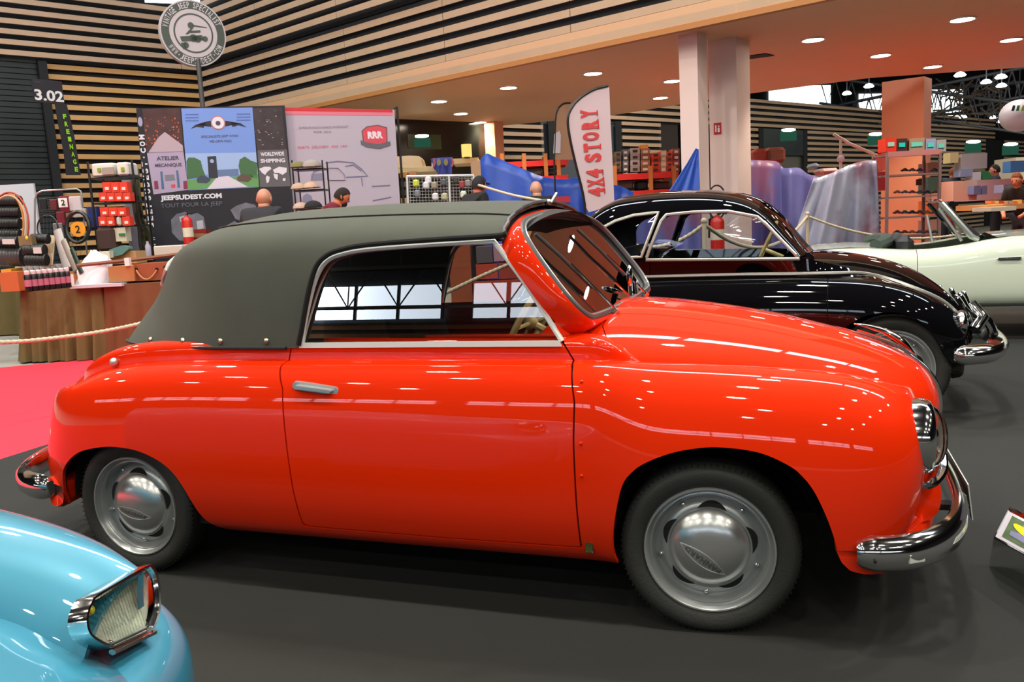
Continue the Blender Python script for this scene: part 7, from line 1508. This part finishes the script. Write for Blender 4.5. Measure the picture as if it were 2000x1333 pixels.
# ================================================================== PEOPLE
SKIN = M_('skin', 196, 128, 100, .6); SKIN2 = M_('skin_pale', 206, 150, 126, .6)
def skinmesh(nm, joints, bones, m, parent, sub=2, root=0):
    me = bpy.data.meshes.new(nm); names = list(joints); off = rootloc(parent); me.from_pydata([tuple(Vector(joints[k][0])-off) for k in names], [(names.index(a), names.index(b_)) for a, b_ in bones], []); me.update(); me.materials.append(m)
    o = link(nm, me, parent); sm = o.modifiers.new('skin', 'SKIN'); sm.use_smooth_shade = True; ly = me.skin_vertices[0].data if me.skin_vertices else None
    if ly is None:
        me.skin_vertices if False else None
    for i, k in enumerate(names):
        r = joints[k][1]; ly[i].radius = (r, r) if not isinstance(r, tuple) else r; ly[i].use_root = (i == root)
    ss = o.modifiers.new('sub', 'SUBSURF'); ss.levels = sub; ss.render_levels = sub; return o
def person(label, head_px, dist, height=1.78, face=0.0, lean=0.0, skin=SKIN, shirt=None, trousers=None, hair=None, cap=None, beard=None, arms='down', headtilt=0.0):
    """face: heading in radians about z, 0 = looking away from the viewer along the view direction; lean: forward bend of the back"""
    hp = atD(head_px[0], head_px[1], dist); sc_ = height/1.78; H = hp[2]; base = np.array([hp[0], hp[1], 0.0])
    fd = FWD*math.cos(face)+RGT*math.sin(face); rt = RGT*math.cos(face)-FWD*math.sin(face)
    z0 = 1.70*sc_; hl = lean*.6+headtilt; hipz = H-math.cos(lean)*.52*sc_-math.cos(hl)*.125*sc_; root = base-fd*((math.sin(lean)*.52+math.sin(hl)*.125+.02)*sc_); t = thing('person', label, 'person', root*[1, 1, 0])
    def J(f_, s_, u_, up=True):
        # u_ measured above hips along the leaning spine; f_ forward, s_ sideways
        p = root+rt*s_*sc_; a = lean if u_ > 0 else 0; return p+(fd*(math.sin(a)*u_+math.cos(a)*f_)+np.array([0, 0, hipz+math.cos(a)*u_*1.0-math.sin(a)*f_ if u_ > 0 else 0]))*1.0 if u_ > 0 else p+fd*f_+np.array([0, 0, hipz+u_*hipz/.9])
    S = sc_
    kn_ = .10; j = {'hip': (J(0, 0, .001), .14*S), 'waist': (J(0, 0, .15*S), .125*S), 'chest': (J(0, 0, .34*S), (.15*S, .13*S)), 'neck': (J(0, 0, .52*S), .055*S), 'head0': (J(.02, 0, .60*S), .07*S)}
    for s_, n_ in ((-1, 'l'), (1, 'r')):
        j['sh'+n_] = (J(0, s_*.18, .47*S), .07*S)
        if arms == 'down': el, wr, hd = J(.03, s_*.24, .19*S), J(.12, s_*.24, .03), J(.16, s_*.23, .001)
        else: el, wr, hd = J(.14, s_*.24, .22*S), J(.34, s_*.14, .20*S), J(.41, s_*.11, .20*S)
        j['el'+n_] = (el, .045*S); j['wr'+n_] = (wr, .030*S); j['hd'+n_] = (hd, .034*S)
        j['kn'+n_] = (J(.02, s_*.10, -.43), .065*S); j['an'+n_] = (J(0, s_*.10, -.84), .042*S); j['to'+n_] = (J(.13, s_*.11, -.875), .035*S); j['hj'+n_] = (J(0, s_*.09, -.05), .085*S)
    jb = {k: (v[0], (tuple(q*.80 for q in v[1]) if isinstance(v[1], tuple) else v[1]*(.82 if k in ('hip', 'waist', 'shl', 'shr', 'hjl', 'hjr') else 1))) for k, v in j.items()}
    bones = [('hip', 'waist'), ('waist', 'chest'), ('chest', 'neck'), ('neck', 'head0')]+[b_ for n_ in 'lr' for b_ in (('chest', 'sh'+n_), ('sh'+n_, 'el'+n_), ('el'+n_, 'wr'+n_), ('wr'+n_, 'hd'+n_), ('hip', 'hj'+n_), ('hj'+n_, 'kn'+n_), ('kn'+n_, 'an'+n_), ('an'+n_, 'to'+n_))]
    skinmesh('body', jb, bones, skin, t)
    js = {k: (v[0], (max(v[1])+.025 if isinstance(v[1], tuple) else v[1]+.022)) for k, v in j.items()}
    for n_ in 'lr':
        js['el'+n_] = ((np.array(j['sh'+n_][0])*.35+np.array(j['el'+n_][0])*.65), .06*S)
    js['neck'] = (np.array(j['neck'][0])*.92+np.array(j['chest'][0])*.08, .072*S)
    skinmesh('shirt', {k: js[k] for k in ('hip', 'waist', 'chest', 'neck', 'shl', 'shr', 'ell', 'elr')}, [('hip', 'waist'), ('waist', 'chest'), ('chest', 'neck'), ('chest', 'shl'), ('chest', 'shr'), ('shl', 'ell'), ('shr', 'elr')], shirt, t)
    skinmesh('trousers', {k: (j[k][0], (j[k][1] if not isinstance(j[k][1], tuple) else j[k][1][0])+.02) for k in ('hip', 'hjl', 'hjr', 'knl', 'knr', 'anl', 'anr')}, [('hip', 'hjl'), ('hip', 'hjr'), ('hjl', 'knl'), ('hjr', 'knr'), ('knl', 'anl'), ('knr', 'anr')], trousers or M_('dark_trousers', 30, 32, 40, .9), t)
    # head with face
    hl = lean*.6+headtilt; c = np.array(j['neck'][0])+fd*(math.sin(hl)*.125+.02)*S+np.array([0, 0, math.cos(hl)*.125*S]); up_ = fd*math.sin(hl)+np.array([0, 0, math.cos(hl)]); f3 = fd*math.cos(hl)-np.array([0, 0, math.sin(hl)])
    HM = Matrix(((rt[0], f3[0], up_[0], c[0]), (rt[1], f3[1], up_[1], c[1]), (rt[2], f3[2], up_[2], c[2]), (0, 0, 0, 1)))
    g = MB(); vs = []; nu, nv = 28, 20
    for jv in range(nv+1):
        th = PI*jv/nv
        for iu in range(nu):
            a = 2*PI*iu/nu; x, y, z = math.sin(th)*math.cos(a), math.sin(th)*math.sin(a), math.cos(th); wx = .080; wy = .098; wz = .112
            if z < 0: wx *= 1-.30*min(1, -z)**1.2; wy *= 1-.18*(-z)
            q = Vector((x*wx, y*wy, z*wz)); 
            if y > 0: q.y += .012*max(0, -z-.1)*1.2; q.y -= .010*math.exp(-((z-.12)/.14)**2)*math.exp(-((abs(x)-.35)/.18)**2); q.y += .022*math.exp(-((z+.12)/.14)**2)*math.exp(-(x/.16)**2)*(y > .5); q.y += .006*math.exp(-((z+.42)/.07)**2)*math.exp(-(x/.3)**2)
            vs.append(HM @ (q*S))
    g.add(vs, [(jv*nu+iu, (jv+1)*nu+iu, (jv+1)*nu+(iu+1) % nu, jv*nu+(iu+1) % nu) for jv in range(nv) for iu in range(nu)])
    for s_ in (-1, 1): g.ball(HM @ Vector((s_*.078*S, -.005, -.01)), .03*S, 8, 6, (.35, .7, 1))
    g.tube([np.array(HM @ Vector((0, -.012, -.05*S))), np.array(j['neck'][0])+np.array([0, 0, .0])], [.058*S, .062*S], 14); hd_ = build('head', g, skin, t, ang=180)
    g = MB(); 
    for s_ in (-1, 1): g.ball(HM @ Vector((s_*.030*S, .086*S, .014*S)), .009*S, 8, 6)
    build('eyes', g, BLKM, hd_)
    g = MB(); g.tube([HM @ Vector((x*S, (.0935-abs(x)*.35)*S, -.052*S)) for x in (-.022, 0, .022)], .004*S, 6); build('mouth', g, M_('lips', 150, 70, 64), hd_)
    def shell(zmin, m, nm2, k=1.06, back=None, front=True):
        g = MB(); P = []
        for jv in range(11):
            th = PI*.62*jv/10
            for iu in range(24):
                a = 2*PI*iu/24; x, y, z = math.sin(th)*math.cos(a), math.sin(th)*math.sin(a), math.cos(th)
                zl = z if y < .25 or not front else max(z, .45+.3*(y-.25)); s2 = math.sqrt(max(0, 1-zl*zl))/max(1e-3, math.sqrt(max(1e-6, 1-z*z))) if zl != z else 1
                P.append(HM @ Vector((x*s2*.080*k*S, y*s2*.100*k*S, zl*.121*k*S)))
        g.add(P, [(jv*24+iu, (jv+1)*24+iu, (jv+1)*24+(iu+1) % 24, jv*24+(iu+1) % 24) for jv in range(10) for iu in range(24)]); return build(nm2, g, m, t, ang=180)
    if hair: shell(0, hair, 'hair')
    if cap:
        o = shell(0, cap, 'cap', 1.10); g = MB(); g.prism([HM @ Vector((.07*math.cos(a)*S, (.075+.085*math.sin(a))*S, .045*S)) for a in np.linspace(0, PI, 10)], (0, 0, .008)); build('peak', g, cap, o)
    if beard:
        g = MB(); g.ball(HM @ Vector((0, .052*S, -.072*S)), .055*S, 14, 10, (1.0, .75, .95)); build('beard', g, beard, t)
    return t
TEE = M_('charcoal_tshirt', 30, 28, 36, .9); MAR = M_('maroon_tshirt', 112, 34, 48, .9); BKS = M_('black_jacket', 18, 18, 20, .8); HAIRD = M_('dark_hair', 34, 26, 20, .9, bump=.8, bscale=60); HAIRB = M_('brown_hair', 120, 66, 36, .9, bump=.8, bscale=60)
person('bald man in a charcoal t-shirt seen from behind before the dark banner', (516, 389), 9.3, 1.80, face=.15, lean=.62, headtilt=-.2, skin=M_('skin_tan', 184, 126, 100, .55), shirt=TEE, arms='fwd')
person('dark-haired bearded man in a maroon t-shirt bending forward before the white banner', (668, 385), 11.0, 1.78, face=1.35, lean=.85, skin=M_('skin_warm', 206, 112, 76, .6), shirt=MAR, hair=HAIRD, beard=HAIRD, arms='fwd')
person('man in a black cap and black jacket before the blue tarpaulin', (936, 363), 10.9, 1.76, face=.9, lean=.6, headtilt=-.15, skin=M_('skin_warm2', 196, 104, 76, .6), shirt=BKS, cap=M_('black_cap', 24, 20, 26, .8), arms='fwd')
person('bald man in black seen from behind in front of the blue tarpaulin', (1047, 370), 11.5, 1.76, face=-.3, lean=.6, headtilt=-.2, skin=SKIN2, shirt=BKS, arms='fwd')
person('standing man in a dark suit at the far counter near the right edge', (1943, 333), 17.5, 1.78, face=-1.2, lean=.05, skin=SKIN, shirt=M_('navy_suit', 44, 42, 58, .9), hair=HAIRD, arms='fwd')
person('person in dark blue seen far off between the grey shelf and the counter', (1862, 338), 18.5, 1.7, face=1.2, lean=.2, skin=SKIN, shirt=M_('slate_top', 50, 54, 70, .9), hair=HAIRB, arms='fwd')
person('brown-haired person in black leaning forward at the right edge', (1986, 352), 13.2, 1.72, face=-2.2, lean=.5, skin=SKIN, shirt=BKS, hair=HAIRB, arms='fwd')
